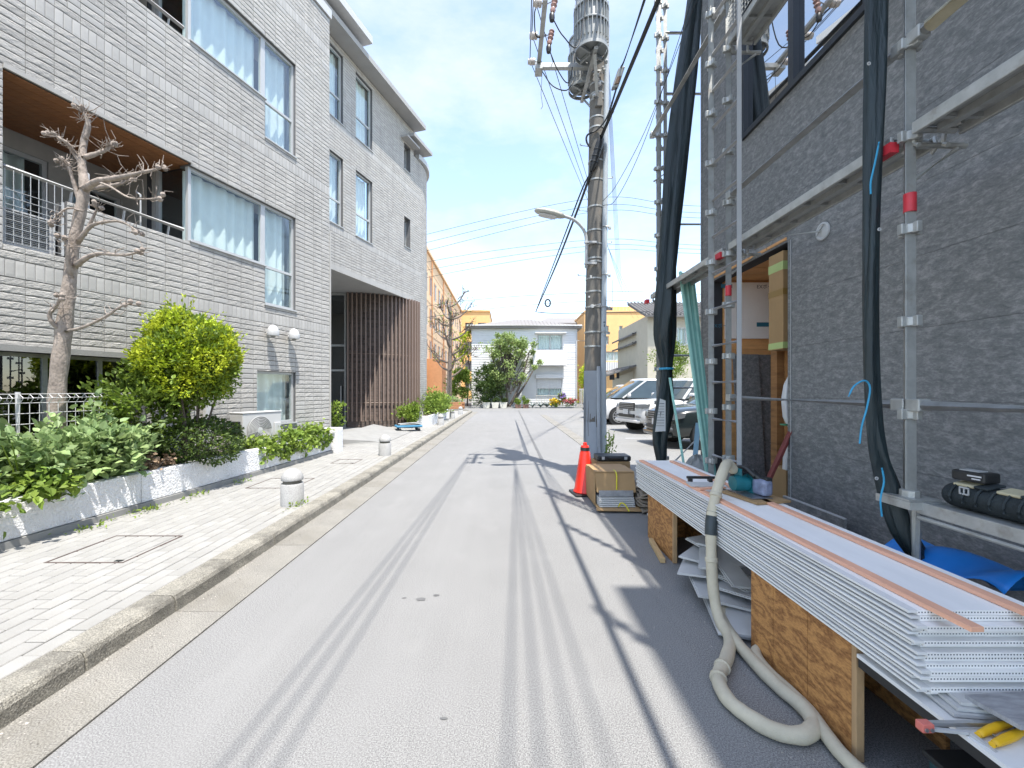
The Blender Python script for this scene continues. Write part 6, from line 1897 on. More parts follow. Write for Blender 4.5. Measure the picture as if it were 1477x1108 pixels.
# second hollow face of the near supports
# blue tarpaulin between stack and wall
mb = MB(); mb.grid(lambda a, b: (2.02 + .38 * b + .02 * math.sin(9 * a), 1.72 + .62 * a, .60 + .11 * math.sin(3.1 * b + .4) + .025 * math.sin(11 * a + 5 * b) - .05 * a), 24, 16)
tag(mb.build('blue_tarp', mat('blue_tarpaulin', (.02, .24, .75), .4, .08, 6), smooth=180, solid=.002), 'bright blue tarpaulin bundled between the stack and the slate wall', 'tarpaulin')
mb = MB(); mb.box(2.08, 2.36, 1.75, 2.32, 0, .5); tag(mb.build('wrapped_pallet', m_sheet), 'dark wrapped bundle under the blue tarpaulin', 'bundle')

# ================================================================== tool roll and battery on the low deck
m_toolfab = mat('tool_fabric', (.022, .03, .034), .8, .3, 14, .5, 90)
m_cream_f = mat('cream_pad', (.50, .45, .30), .8, .12, 10)
tr_ = thing('tool_roll', 'long black tool roll with cream pads and buckles on the low scaffold deck', 'tool bag', (2.08, 1.6, .935))
zc = .992
ring = lambda y, r_: [(2.085 + 1.05 * r_ * math.cos(t), y, zc + r_ * math.sin(t) * .92) for t in [6.2832 * k / 16 for k in range(16)]]
mb = MB(); mb.loft([ring(y, r_) for y, r_ in ((1.985, .03), (1.98, .052), (1.965, .06), (1.6, .062), (1.2, .061), (.8, .06), (.5, .058))]); mb.build('roll', m_toolfab, tr_, smooth=50)
for k, y in enumerate(np.arange(1.93, .6, -.052)):
    mb = MB(); mb.tube([(2.085 + .068 * math.cos(t), y, zc + .061 * math.sin(t)) for t in [3.5 - 2.9 * j / 8 for j in range(9)]], .006, 5); mb.build('stitch_band', m_toolfab, tr_)
for k, y in enumerate((1.90, 1.73, 1.56, 1.39, 1.22)):
    mb = MB(); mb.rbox((2.078, y, zc + .060), .07, .085, .014, 0, 0, R(-12)); mb.build('pad', m_cream_f if k % 2 == 0 else m_cream_f, tr_, bevel=.006)
    mb = MB(); mb.rbox((2.08, y - .075, zc + .064), .085, .055, .012, 0, 0, R(-10)); mb.build('strap_tab', m_toolfab, tr_, bevel=.005)
    if k % 2 == 0:
        mb = MB()
        for (dy, dz, sy, sz) in ((0, .014, .04, .004), (0, -.014, .04, .004), (-.018, 0, .004, .028), (.018, 0, .004, .028), (0, 0, .004, .028)):
            mb.obox((2.018, y - .03 + dy, zc + .036 + dz), (.002, 0, .001), (0, sy / 2, 0), (0, 0, sz / 2))
        mb.build('buckle', m_alu, tr_)
bt_ = thing('battery_pack', 'black battery pack lying on top of the tool roll', 'battery', (2.085, 1.9, zc + .07))
MB().rbox((2.085, 1.885, zc + .098), .085, .125, .045, R(8)).build('case', m_black, bt_, bevel=.008)
MB().rbox((2.082, 1.89, zc + .122), .05, .07, .004, R(8)).build('label_plate', m_alu, bt_)
MB().rbox((2.043, 1.852, zc + .104), .003, .05, .006, R(8)).build('white_mark', m_foam, bt_)
MB().rbox((2.043, 1.845, zc + .092), .003, .03, .005, R(8)).build('white_mark', m_foam, bt_)

# ================================================================== traffic cone, carton, tool case
m_cone = mat('cone_red', (.66, .022, .008), .4, .06, 10, coat=.2)
cx, cy = 1.115, 6.0
cn = thing('traffic_cone', 'red traffic cone standing at the foot of the utility pole', 'cone', (cx, cy, 0))
mb = MB(); mb.lathe((cx, cy, .03), [(.155, 0), (.165, .012), (.155, .035), (.148, .05), (.10, .38), (.072, .56), (.062, .575), (.058, .64), (.05, .655), (.028, .66), (.026, .695), (.012, .70)], 32); mb.build('body', m_cone, cn, smooth=35)
mb = MB(); mb.lathe((cx, cy, .03), [(.0655, .585), (.063, .63)], 24); mb.build('black_collar', m_black, cn, smooth=35)
mb = MB(); mb.rbox((cx, cy, .016), .37, .37, .03, R(8)); mb.build('base', m_black, cn, bevel=.012)
ca = thing('open_carton', 'open cardboard carton with grey corner pieces spilling from its front', 'carton', (1.38, 5.35, 0))
a0 = (1.10, 1.60)
MB().box(1.11, 1.60, 5.18, 5.95, .025, .045).build('bottom', m_card, ca)
MB().box(1.11, 1.60, 5.30, 5.95, .42, .436).build('top', m_card, ca)
for x in (1.105, 1.592): MB().box(x, x + .012, 5.30, 5.95, .046, .419).build('side', m_card, ca)
MB().box(1.117, 1.591, 5.93, 5.945, .046, .419).build('back', m_card, ca)
mb = MB(); mb.obox((1.355, 5.265, .32), Vector((.24, 0, 0)), Vector((0, .012, .004)), Vector((0, .045, .105))); mb.build('hanging_flap', m_card, ca)
mb = MB(); mb.add([(1.08, 5.06, .035), (1.66, 5.04, .03), (1.62, 5.18, .046), (1.10, 5.18, .046)], [(0, 1, 2, 3)]); mb.build('front_flap', m_card, ca, solid=.008)
mb = MB(); mb.obox((1.355, 5.52, .445), Vector((.245, 0, 0)), Vector((0, .22, .0)), Vector((0, 0, .006))); mb.build('top_flap', m_card, ca)
for i in range(5):
    mb = MB(); z = .05 + i * .022
    mb.box(1.135, 1.565, 5.14 + i * .012, 5.6, z, z + .016); mb.build('corner_piece', m_off, ca)
MB().box(1.14, 1.56, 5.20, 5.216, .162, .235).build('corner_piece', m_stone, ca)
m_ystr = mat('yellow_strap', (.62, .55, .04), .5)
mb = MB(); mb.tube(smoothpath([(1.37, 5.40, .448), (1.37, 5.305, .445), (1.365, 5.235, .40), (1.36, 5.22, .24)], 4), .009, 6); mb.build('strap', m_ystr, ca)
mb = MB(); mb.tube(smoothpath([(1.36, 5.13, .06), (1.38, 5.10, .11), (1.42, 5.07, .10), (1.46, 5.03, .03)], 4), .009, 6); mb.build('strap', m_ystr, ca)
bu = thing('paper_bundle', 'tied bundle of crumpled brown paper between carton and far trestle', 'bundle', (1.72, 5.2, 0))
for i in range(7):
    mb = MB(); z = .03 + i * .045
    mb.grid(lambda a, b: (1.60 + .30 * a + .015 * math.sin(7 * b + i), 5.0 + .42 * b, z + .022 * math.sin(5 * a + i) + .016 * math.sin(9 * b + 2 * i)), 8, 8)
    mb.build('paper_layer', mat('brown_paper', (.24, .20, .16), .9, .2, 10) if i == 0 else bpy.data.materials['brown_paper'], bu, smooth=50, solid=.02)
tc_ = thing('tool_case', 'black plastic tool case on top behind the carton beside the pole', 'tool case', (1.5, 6.2, 0))
MB().box(1.28, 1.76, 6.02, 6.36, .002, .45).build('crate', m_card, tc_)
MB().box(1.30, 1.78, 6.03, 6.33, .452, .53).build('case', m_black, tc_, bevel=.02)
mb = MB(); mb.tube([(1.46, 6.02, .50), (1.46, 5.985, .505), (1.62, 5.985, .505), (1.62, 6.02, .50)], .01, 8); mb.build('handle', m_black, tc_)
for x in (1.38, 1.70): MB().box(x - .02, x + .02, 6.02, 6.029, .48, .52).build('latch', m_alu, tc_)
# loose sheet edges next to it
mb = MB(); mb.rbox((1.66, 4.78, .30), .03, .5, .012, R(-24), R(14)); tag(mb.build('pale_lath', m_edge), 'pale lath leaning on the paper bundle', 'lath')
mb = MB(); mb.box(1.66, 1.70, 4.55, 5.0, 0, .02); tag(mb.build('floor_lath', m_edge), 'short pale lath lying on the asphalt behind the far trestle', 'lath')
# ================================================================== weed by the pole
wd = thing('pole_weed', 'tall yellow-green weed growing at the foot of the utility pole', 'weed', (1.72, 7.1, 0))
P = np.array([(1.72 + rng.gauss(0, .05), 7.1 + rng.gauss(0, .05), abs(rng.uniform(.02, .75))) for _ in range(120)])
leaves('foliage', P, .075, m_leaf_ivy, wd, .4, (1.72, 7.1, .2), .35, 160)
mb = MB()
for k in range(6): mb.tube([(1.72, 7.1, 0), (1.72 + rng.uniform(-.08, .08), 7.1 + rng.uniform(-.08, .08), rng.uniform(.3, .8))], .005, 5)
mb.build('stems', m_leaf_ivy, wd)
# ================================================================== utility pole
m_pole = mat('pole_concrete', (.155, .145, .13), .9, .16, 5, .35, 50, stretch=(1, 1, .25))
add_wear(m_pole, (.30, .22, .15), 3.5, .58, .75, .7, (1.5, 1.5, .4))
m_wrap = mat('grey_wrap', (.33, .36, .40), .6, .05, 8, .1, 120)
m_conduit = mat('grey_conduit', (.40, .44, .47), .5, .05, 8)
m_trafo = mat('transformer_grey', (.27, .285, .285), .5, .08, 8)
m_porc = mat('porcelain', (.55, .50, .46), .3, .06, 10)
m_porc_b = mat('brown_porcelain', (.40, .24, .20), .3, .1, 10)
PX, PY = 1.47, 7.2
def pxz(z): return PX + .017 * max(0, z - 2)
up = thing('utility_pole', 'concrete utility pole with grey wrapped foot and pipe beside the cone', 'utility pole', (PX, PY, 0))
zs = [0, 1.8, 3, 4.5, 6, 7.5, 9, 10.5]
MB().tube([(pxz(z), PY, z) for z in zs], [.150 - .0042 * z for z in zs], 24).build('shaft', m_pole, up, smooth=60)
MB().tube([(pxz(z), PY, z) for z in (.02, 1.79)], [.158, .150], 24).build('wrap', m_wrap, up, smooth=60)
for z in (.3, .75, 1.2, 1.6):
    mb = MB(); mb.lathe((PX + .145, PY - .06, z), [(.008, 0), (.008, .006)], 8, (0, -1, 0)); mb.build('wrap_pin', m_alu, up)
cxp = lambda z: pxz(z) + .175 - .006 * z
MB().tube([(cxp(z), PY - .07, z) for z in (.02, 2, 4, 6, 7.6)], .047, 14).build('conduit', m_conduit, up, smooth=60)
MB().tube([(cxp(z) - .10, PY - .15, z) for z in (.02, 1.0, 1.86)], .03, 10).build('wrap_fold', m_wrap, up, smooth=60)
for z in (2.2, 2.44, 2.86, 3.12, 3.34, 3.62, 3.68, 3.92, 4.15, 4.55, 5.0, 5.32, 5.88, 6.05, 6.35, 6.45, 6.62, 6.8):
    mb = MB(); r_ = .152 - .0042 * z; mb.lathe((pxz(z), PY, z), [(r_ + .002, -.014), (r_ + .006, -.012), (r_ + .006, .012), (r_ + .002, .014)], 20); mb.build('steel_band', m_galv, up, smooth=40)
for z in (2.44, 2.86, 3.4, 4.2):
    mb = MB(); mb.tube([(cxp(z) - .05, PY - .12, z), (cxp(z) + .05, PY - .12, z), (cxp(z) + .065, PY - .05, z)], .010, 6); mb.build('pipe_clip', m_galv, up)
    mb = MB(); mb.obox((cxp(z) + .08, PY - .09, z - .02), (.02, 0, 0), (0, .015, 0), (0, 0, .02)); mb.build('clip_bolt', m_galv, up)
for k in range(9):
    z = 2.3 + k * .55; s = 1 if k % 2 else -1
    mb = MB(); mb.tube([(pxz(z) + s * .12, PY, z), (pxz(z) + s * .27, PY - .03, z), (pxz(z) + s * .28, PY - .03, z + .025)], .009, 6); mb.build('step_bolt', m_galv, up)
mb = MB(); mb.tube([(PX - .02, PY - .15, 2.86), (PX + .09, PY - .2, 2.88)], .02, 8); mb.lathe((PX - .04, PY - .15, 2.86), [(.032, -.02), (.032, .02)], 12, (0, 1, 0)); mb.build('clamp_arm', m_alu, up)
# number plate marks on the pipe
for z, w_, h_ in ((2.60, .035, .018), (2.55, .010, .032), (2.535, .018, .018), (2.46, .03, .008), (2.42, .022, .008), (2.37, .026, .008)):
    MB().box(cxp(z) - w_ / 2, cxp(z) + w_ / 2, PY - .1195, PY - .1175, z - h_ / 2, z + h_ / 2).build('plate_mark', m_ink if z > 2.5 else m_concrete, up)
# old painted stripes and small signs
MB().rbox((PX - .06, PY - .148, 3.35), .035, .01, .05, R(10)).build('tag_plate', m_alu, up)
MB().rbox((PX - .09, PY - .135, 3.02), .03, .01, .03, R(10)).build('tag_plate', m_foam, up)

# ---- transformers
def trafo(label, x, y, z0, r_, h_):
    o = thing('pole_transformer', label, 'transformer', (x, y, z0), 'transformers on the utility pole')
    mb = MB(); mb.lathe((x, y, z0), [(r_ * .94, .07), (r_ * .94, h_), (r_ * .90, h_ + .02)], 30); mb.build('tank', m_trafo, o, smooth=40)
    # skirt ring, open underneath
    n = 32; rg = lambda rr, z: [(x + rr * math.cos(6.2832 * k / n), y + rr * math.sin(6.2832 * k / n), z) for k in range(n)]
    mb = MB(); mb.loft([rg(r_ * .98, z0 + .06), rg(r_, z0 + .055), rg(r_ * 1.02, z0), rg(r_ * .96, z0), rg(r_ * .95, z0 + .055)], caps=False); mb.build('skirt', m_trafo, o, smooth=30)
    for a in (.6, .6 + math.pi / 2):
        mb = MB(); d = Vector((math.cos(a), math.sin(a), 0)); mb.bar(Vector((x, y, z0 + .03)) - d * r_ * .95, Vector((x, y, z0 + .03)) + d * r_ * .95, .03, .05); mb.build('bottom_stiffener', m_trafo, o)
    mb = MB(); mb.lathe((x + .04, y - .05, z0 + .03), [(.03, 0), (.03, .05)], 10); mb.build('drain_plug', m_black, o)
    for k in range(26):
        a = 6.2832 * k / 26
        mb = MB(); d = Vector((math.cos(a), math.sin(a), 0)); c0 = Vector((x, y, 0)) + d * (r_ * .99)
        mb.obox((c0.x, c0.y, z0 + .14 + (h_ - .36) / 2), d * r_ * .07, Vector((-d.y, d.x, 0)) * .006, Vector((0, 0, (h_ - .36) / 2))); mb.build('fin', m_trafo, o)
    for z in (.42, .70):
        mb = MB(); mb.lathe((x, y, z0 + z * h_), [(r_ * 1.065, -.012), (r_ * 1.075, 0), (r_ * 1.065, .012)], 30); mb.build('hoop', m_trafo, o, smooth=40)
    mb = MB(); mb.lathe((x, y, z0 + h_ + .015), [(r_ * 1.0, 0), (r_ * 1.0, .03), (r_ * .8, .07), (r_ * .3, .10), (.02, .11)], 30); mb.build('lid', m_trafo, o, smooth=40)
    for dx in (-.10, .08):
        mb = MB(); mb.lathe((x + dx, y - r_ * .92, z0 + h_ - .06), [(.045, 0), (.05, .03), (.03, .06), (.035, .09), (.02, .12)], 12, (dx * .8, -1, -.35)); mb.build('bushing', m_porc, o, smooth=40)
    return o
trafo('large ribbed transformer hung on the street side of the pole', 1.36, 6.78, 6.83, .262, .95)
trafo('smaller ribbed transformer hung behind the pole', 1.36, 7.62, 6.83, .235, .85)
# brackets under transformers
tbk = thing('transformer_bracket', 'galvanised bracket carrying the two transformers', 'bracket', (1.45, 7.2, 6.75))
MB().bar((1.40, 6.60, 6.80), (1.40, 7.85, 6.80), .06, .045).build('beam', m_galv, tbk)
MB().bar((1.53, 7.1, 6.25), (1.40, 6.70, 6.77), .05, .012).build('strut', m_galv, tbk)
MB().bar((1.53, 7.3, 6.25), (1.42, 7.75, 6.77), .05, .012).build('strut', m_galv, tbk)
MB().obox((1.54, 7.08, 6.3), (.06, 0, 0), (0, .05, 0), (0, 0, .12)).build('fuse_cluster', m_pole, tbk, bevel=.01)
for k in range(14):
    r2 = random.Random(k); x = 1.52 + r2.uniform(-.13, .15); z = 6.25 + r2.uniform(0, .65)
    mb = MB(); mb.lathe((x, 7.06 + r2.uniform(-.06, .02), z), [(.012, 0), (.028, .01), (.022, .035), (.03, .05), (.014, .07)], 8, (r2.uniform(-.5, .5), -1, 0)); mb.build('insulator', m_porc if k % 2 else m_galv, tbk, smooth=40)
# cross arm
ca_ = thing('insulator_rack', 'galvanised cross arm with insulators and cutouts on the utility pole', 'cross arm', (1.0, 7.2, 7.03))
MB().box(.50, 1.52, 7.26, 7.34, 6.99, 7.07).build('arm', m_galv, ca_, bevel=.006)
MB().box(.53, .60, 6.10, 7.36, 7.073, 7.13).build('side_arm', m_galv, ca_, bevel=.005)
MB().box(.50, .62, 7.20, 7.40, 6.93, 6.988).build('end_plate', m_galv, ca_)
def spool(x, y, z):
    o = MB(); o.lathe((x, y, z), [(.02, -.07), (.05, -.065), (.055, -.03), (.04, -.02), (.055, -.005), (.055, .02), (.04, .035), (.045, .055), (.02, .06)], 14, (-1, 0, 0)); s_ = o.build('insulator', m_porc, ca_, smooth=40)
    MB().tube([(x + .05, y, z), (.53, y, z)], .012, 6).build('pin', m_galv, s_)
for (x, y) in ((.45, 6.18), (.43, 6.75), (.43, 7.28)): spool(x, y, 7.1)
def cutout(x, y):
    o = MB(); o.lathe((x, y, 7.0), [(.03, .22), (.045, .2), (.03, .18), (.048, .15), (.03, .12), (.048, .09), (.03, .06), (.042, .02), (.03, -.02)], 14, (.2, 0, 1)); c_ = o.build('cutout', m_porc_b, ca_, smooth=40)
    mb = MB(); mb.lathe((x - .01, y, 6.86), [(.02, .12), (.038, .1), (.042, .05), (.034, 0)], 12); mb.build('cutout_cap', m_black, c_, smooth=40)
    MB().tube([(x, y, 7.15), (.58, y, 7.1)], .01, 6).build('pin', m_galv, c_)
cutout(.68, 6.2); cutout(.69, 6.78)
for pts in ([(.68, 6.2, 6.9), (.85, 6.3, 6.72), (1.1, 6.45, 6.72), (1.27, 6.52, 7.75)], [(.69, 6.78, 6.9), (.85, 6.9, 6.65), (1.05, 7.1, 6.62), (1.2, 7.42, 7.4)], [(.62, 7.3, 6.95), (.8, 7.3, 6.7), (1.05, 7.35, 6.66), (1.2, 7.5, 6.95)], [(.45, 6.2, 7.1), (.43, 6.45, 7.16), (.48, 6.7, 7.05), (.64, 6.78, 7.15)]):
    mb = MB(); mb.tube(smoothpath(pts, 6), .009, 6); mb.build('jumper', m_cable, ca_, smooth=60)
MB().tube([(.62, 7.3, 6.95), (.60, 7.3, 6.55), (.63, 7.3, 6.35), (.60, 7.3, 6.3)], .004, 5).build('hanging_loop', m_cable, ca_)

# ---- street lamp on the pole
sl_ = thing('street_lamp', 'cream street lamp on a curved arm fixed to the utility pole', 'street lamp', (1.33, 7.1, 4.2))
mb = MB(); mb.tube(smoothpath([(1.335, 7.06, 3.5), (1.335, 7.06, 3.75), (1.335, 7.05, 3.95), (1.28, 7.02, 4.12), (1.12, 6.95, 4.25), (.93, 6.9, 4.30)], 6), .026, 12); mb.build('arm', m_alu, sl_, smooth=60)
m_lamp = mat('lamp_shell', (.44, .43, .38), .45, .05, 8)
ax = Vector((-1, -.12, .16)).normalized(); s0 = Vector((.95, 6.9, 4.29)); side = Vector((.12, -1, 0)).normalized(); upv = side.cross(ax) * -1
rings = []
for t, w_, hu, hd in ((0, .035, .03, .03), (.06, .06, .05, .045), (.2, .095, .06, .055), (.35, .10, .055, .05), (.46, .075, .035, .035), (.50, .03, .012, .015)):
    c0 = s0 + ax * t
    rings.append([c0 + side * w_ * math.cos(a) + upv * (hu if math.sin(a) > 0 else hd) * math.sin(a) for a in [6.2832 * k / 16 for k in range(16)]])
mb = MB(); mb.loft(rings); mb.build('head', m_lamp, sl_, smooth=60)
mb = MB(); rr_ = []
for t, w_ in ((.14, .06), (.2, .075), (.34, .078), (.42, .055)):
    c0 = s0 + ax * t - upv * .052
    rr_.append([c0 + side * w_, c0 - side * w_, c0 - side * w_ * .8 - upv * .012, c0 + side * w_ * .8 - upv * .012])
mb.loft(rr_); mb.build('diffuser', m_foam, sl_)
for z in (3.55, 3.9): MB().box(1.30, 1.50, 7.0, 7.06, z, z + .03).build('bracket', m_alu, sl_)

# ================================================================== cables
def cable(label, pts, r_, sag=0.0, m=None, group='cables of the utility pole', k=10, n=6):
    if len(pts) == 2:
        a, b = Vector(pts[0]), Vector(pts[1]); P_ = []
        for i in range(k * 2 + 1):
            t = i / (k * 2); p = a.lerp(b, t); p.z -= sag * 4 * t * (1 - t); P_.append(p)
    else: P_ = smoothpath(pts, k)
    mb = MB(); mb.tube(P_, r_, n)
    return tag(mb.build('cable', m or m_cable, smooth=60), label, 'cable', group)
# thick service cable from the closure towards the viewer
cable('thick black telephone cable running from the black closure along the street', [(1.56, 7.08, 5.62), (1.60, -14, 5.75)], .026, .35)
cl = thing('cable_closure', 'black cable closure hanging on the utility pole', 'cable closure', (1.5, 7.0, 5.3))
mb = MB(); mb.tube([(1.565, 6.98, 5.66), (1.56, 6.99, 5.60), (1.54, 7.0, 5.52), (1.46, 7.04, 5.24), (1.43, 7.05, 5.16), (1.41, 7.05, 5.10)], [.02, .055, .065, .06, .045, .02], 14); mb.build('sleeve', m_black, cl, smooth=60)
for t in (.25, .55, .8):
    p = Vector((1.54, 7.0, 5.52)).lerp(Vector((1.44, 7.05, 5.18)), t); mb = MB(); mb.lathe(p, [(.067, -.01), (.069, 0), (.067, .01)], 14, Vector((.1, -.05, .34))); mb.build('clamp', m_cable, cl)
cable('black cable drooping from the closure down the street', [(1.42, 7.05, 5.12), (1.36, 7.3, 4.92), (1.32, 8.6, 4.78), (1.30, 11.5, 4.72), (1.29, 18.5, 4.86)], .022)
cable('second black cable drooping beside the first down the street', [(1.40, 7.08, 5.08), (1.33, 7.5, 4.98), (1.28, 9.4, 4.85), (1.29, 18.5, 4.88)], .014)
cable('short cross cable from the drooping cables to the right', [(1.29, 18.5, 4.86), (2.4, 18.7, 4.84), (6.5, 19.2, 5.0)], .02)
rg = MB(); rg.tube([(1.62 + .10 * math.cos(t), 16.5, 4.84 + .14 * math.sin(t)) for t in np.linspace(0, 6.2832, 17)], .03, 6, False)
tag(rg.build('cable_ring', m_cable, smooth=60), 'small dark ring hanging from the drooping street cable', 'cable ring', None)
# high and low voltage lines along the street
for k, (x, y0, z, r_) in enumerate(((.43, 6.18, 7.12, .009), (.41, 6.75, 7.12, .009), (.41, 7.28, 7.12, .009))):
    cable('line wire from the %s insulator of the cross arm over the street' % ('near', 'middle', 'far')[k], [(x, y0, z), (x - .35 - .25 * k, -16, 7.5 + .15 * k)], .007, .25)
    cable('line wire from the %s insulator of the cross arm down the far street' % ('near', 'middle', 'far')[k], [(x, y0, z), (12.0 + .5 * k, 40, 8.2)], .006, .5)
for k in range(4):
    cable('low voltage wire %s at the pole top over the street' % ('first', 'second', 'third', 'fourth')[k], [(1.66, 7.1, 8.35 + .22 * k), (1.0 + .5 * k, -18, 9.0 + .1 * k)], .009 if k < 2 else .0075, .3)
    cable('low voltage wire %s at the pole top running away beyond' % ('first', 'second', 'third', 'fourth')[k], [(1.66, 7.3, 8.35 + .22 * k), (16 + .2 * k, 60, 12.4 - .2 * k)], .006, .5)
# junction box with its drop wires to the right
jb = thing('junction_box', 'grey junction box clipped to the wires right of the pole', 'junction box', (1.78, 6.9, 6.3))
mb = MB(); mb.obox((1.78, 6.75, 6.42), Vector((.05, -.02, 0)), Vector((.0, .05, 0)), Vector((.045, -.03, .14))); mb.build('case', m_trafo, jb, bevel=.02)
mb = MB(); mb.obox((1.765, 6.70, 6.36), Vector((.03, -.012, 0)), Vector((0, .01, 0)), Vector((.02, -.01, .05))); mb.build('terminal', m_brown, jb)
for k in range(3):
    cable('thin drop wire %s from the junction box over the scaffold' % ('first', 'second', 'third', 'fourth', 'fifth')[k], [(1.80, 6.74, 6.55), (1.84 + .02 * k, 6.2, 6.62 + .05 * k), (2.0 + .10 * k, 3.0, 7.6 + .1 * k)], .008)
cable('drop wires from the junction box back to the pole', [(1.76, 6.76, 6.28), (1.66, 6.95, 5.95), (1.52, 7.05, 5.80), (1.36, 7.07, 5.72), (1.34, 7.06, 5.6), (1.4, 7.06, 5.5)], .016)
for k in range(2):
    cable('slack thin wire %s hanging between pole and scaffold corner' % ('first', 'second', 'third', 'fourth')[k], [(1.62, 7.1, 4.55 + .08 * k), (1.75, 6.7, 4.5 + .22 * k), (1.95 + .03 * k, 5.9, 5.0 + .18 * k), (2.25, 4.9, 6.3 - .2 * k)], .0045)
# far lines crossing the street
for k, (zl, zp, zr) in enumerate(((11.0, 12.75, 12.3), (10.5, 12.3, 11.9), (10.0, 11.95, 11.6), (9.3, 10.3, 10.0), (8.8, 9.95, 9.75), (8.35, 9.65, 9.5), (6.6, 7.2, 7.1), (5.9, 6.7, 6.4))):
    yy_ = 25.0
    cable('far overhead wire crossing the street, %s line' % ('highest', 'second', 'third', 'fourth', 'fifth', 'sixth', 'seventh', 'lowest')[k], [(-16, yy_ + 3, zl - 2.2), (-4.8, yy_ + 1, zl), (5.2, yy_, zp), (11, yy_, zr), (24, yy_ - 1, zr - .8)], .012, group='far overhead wires', k=8, n=5)

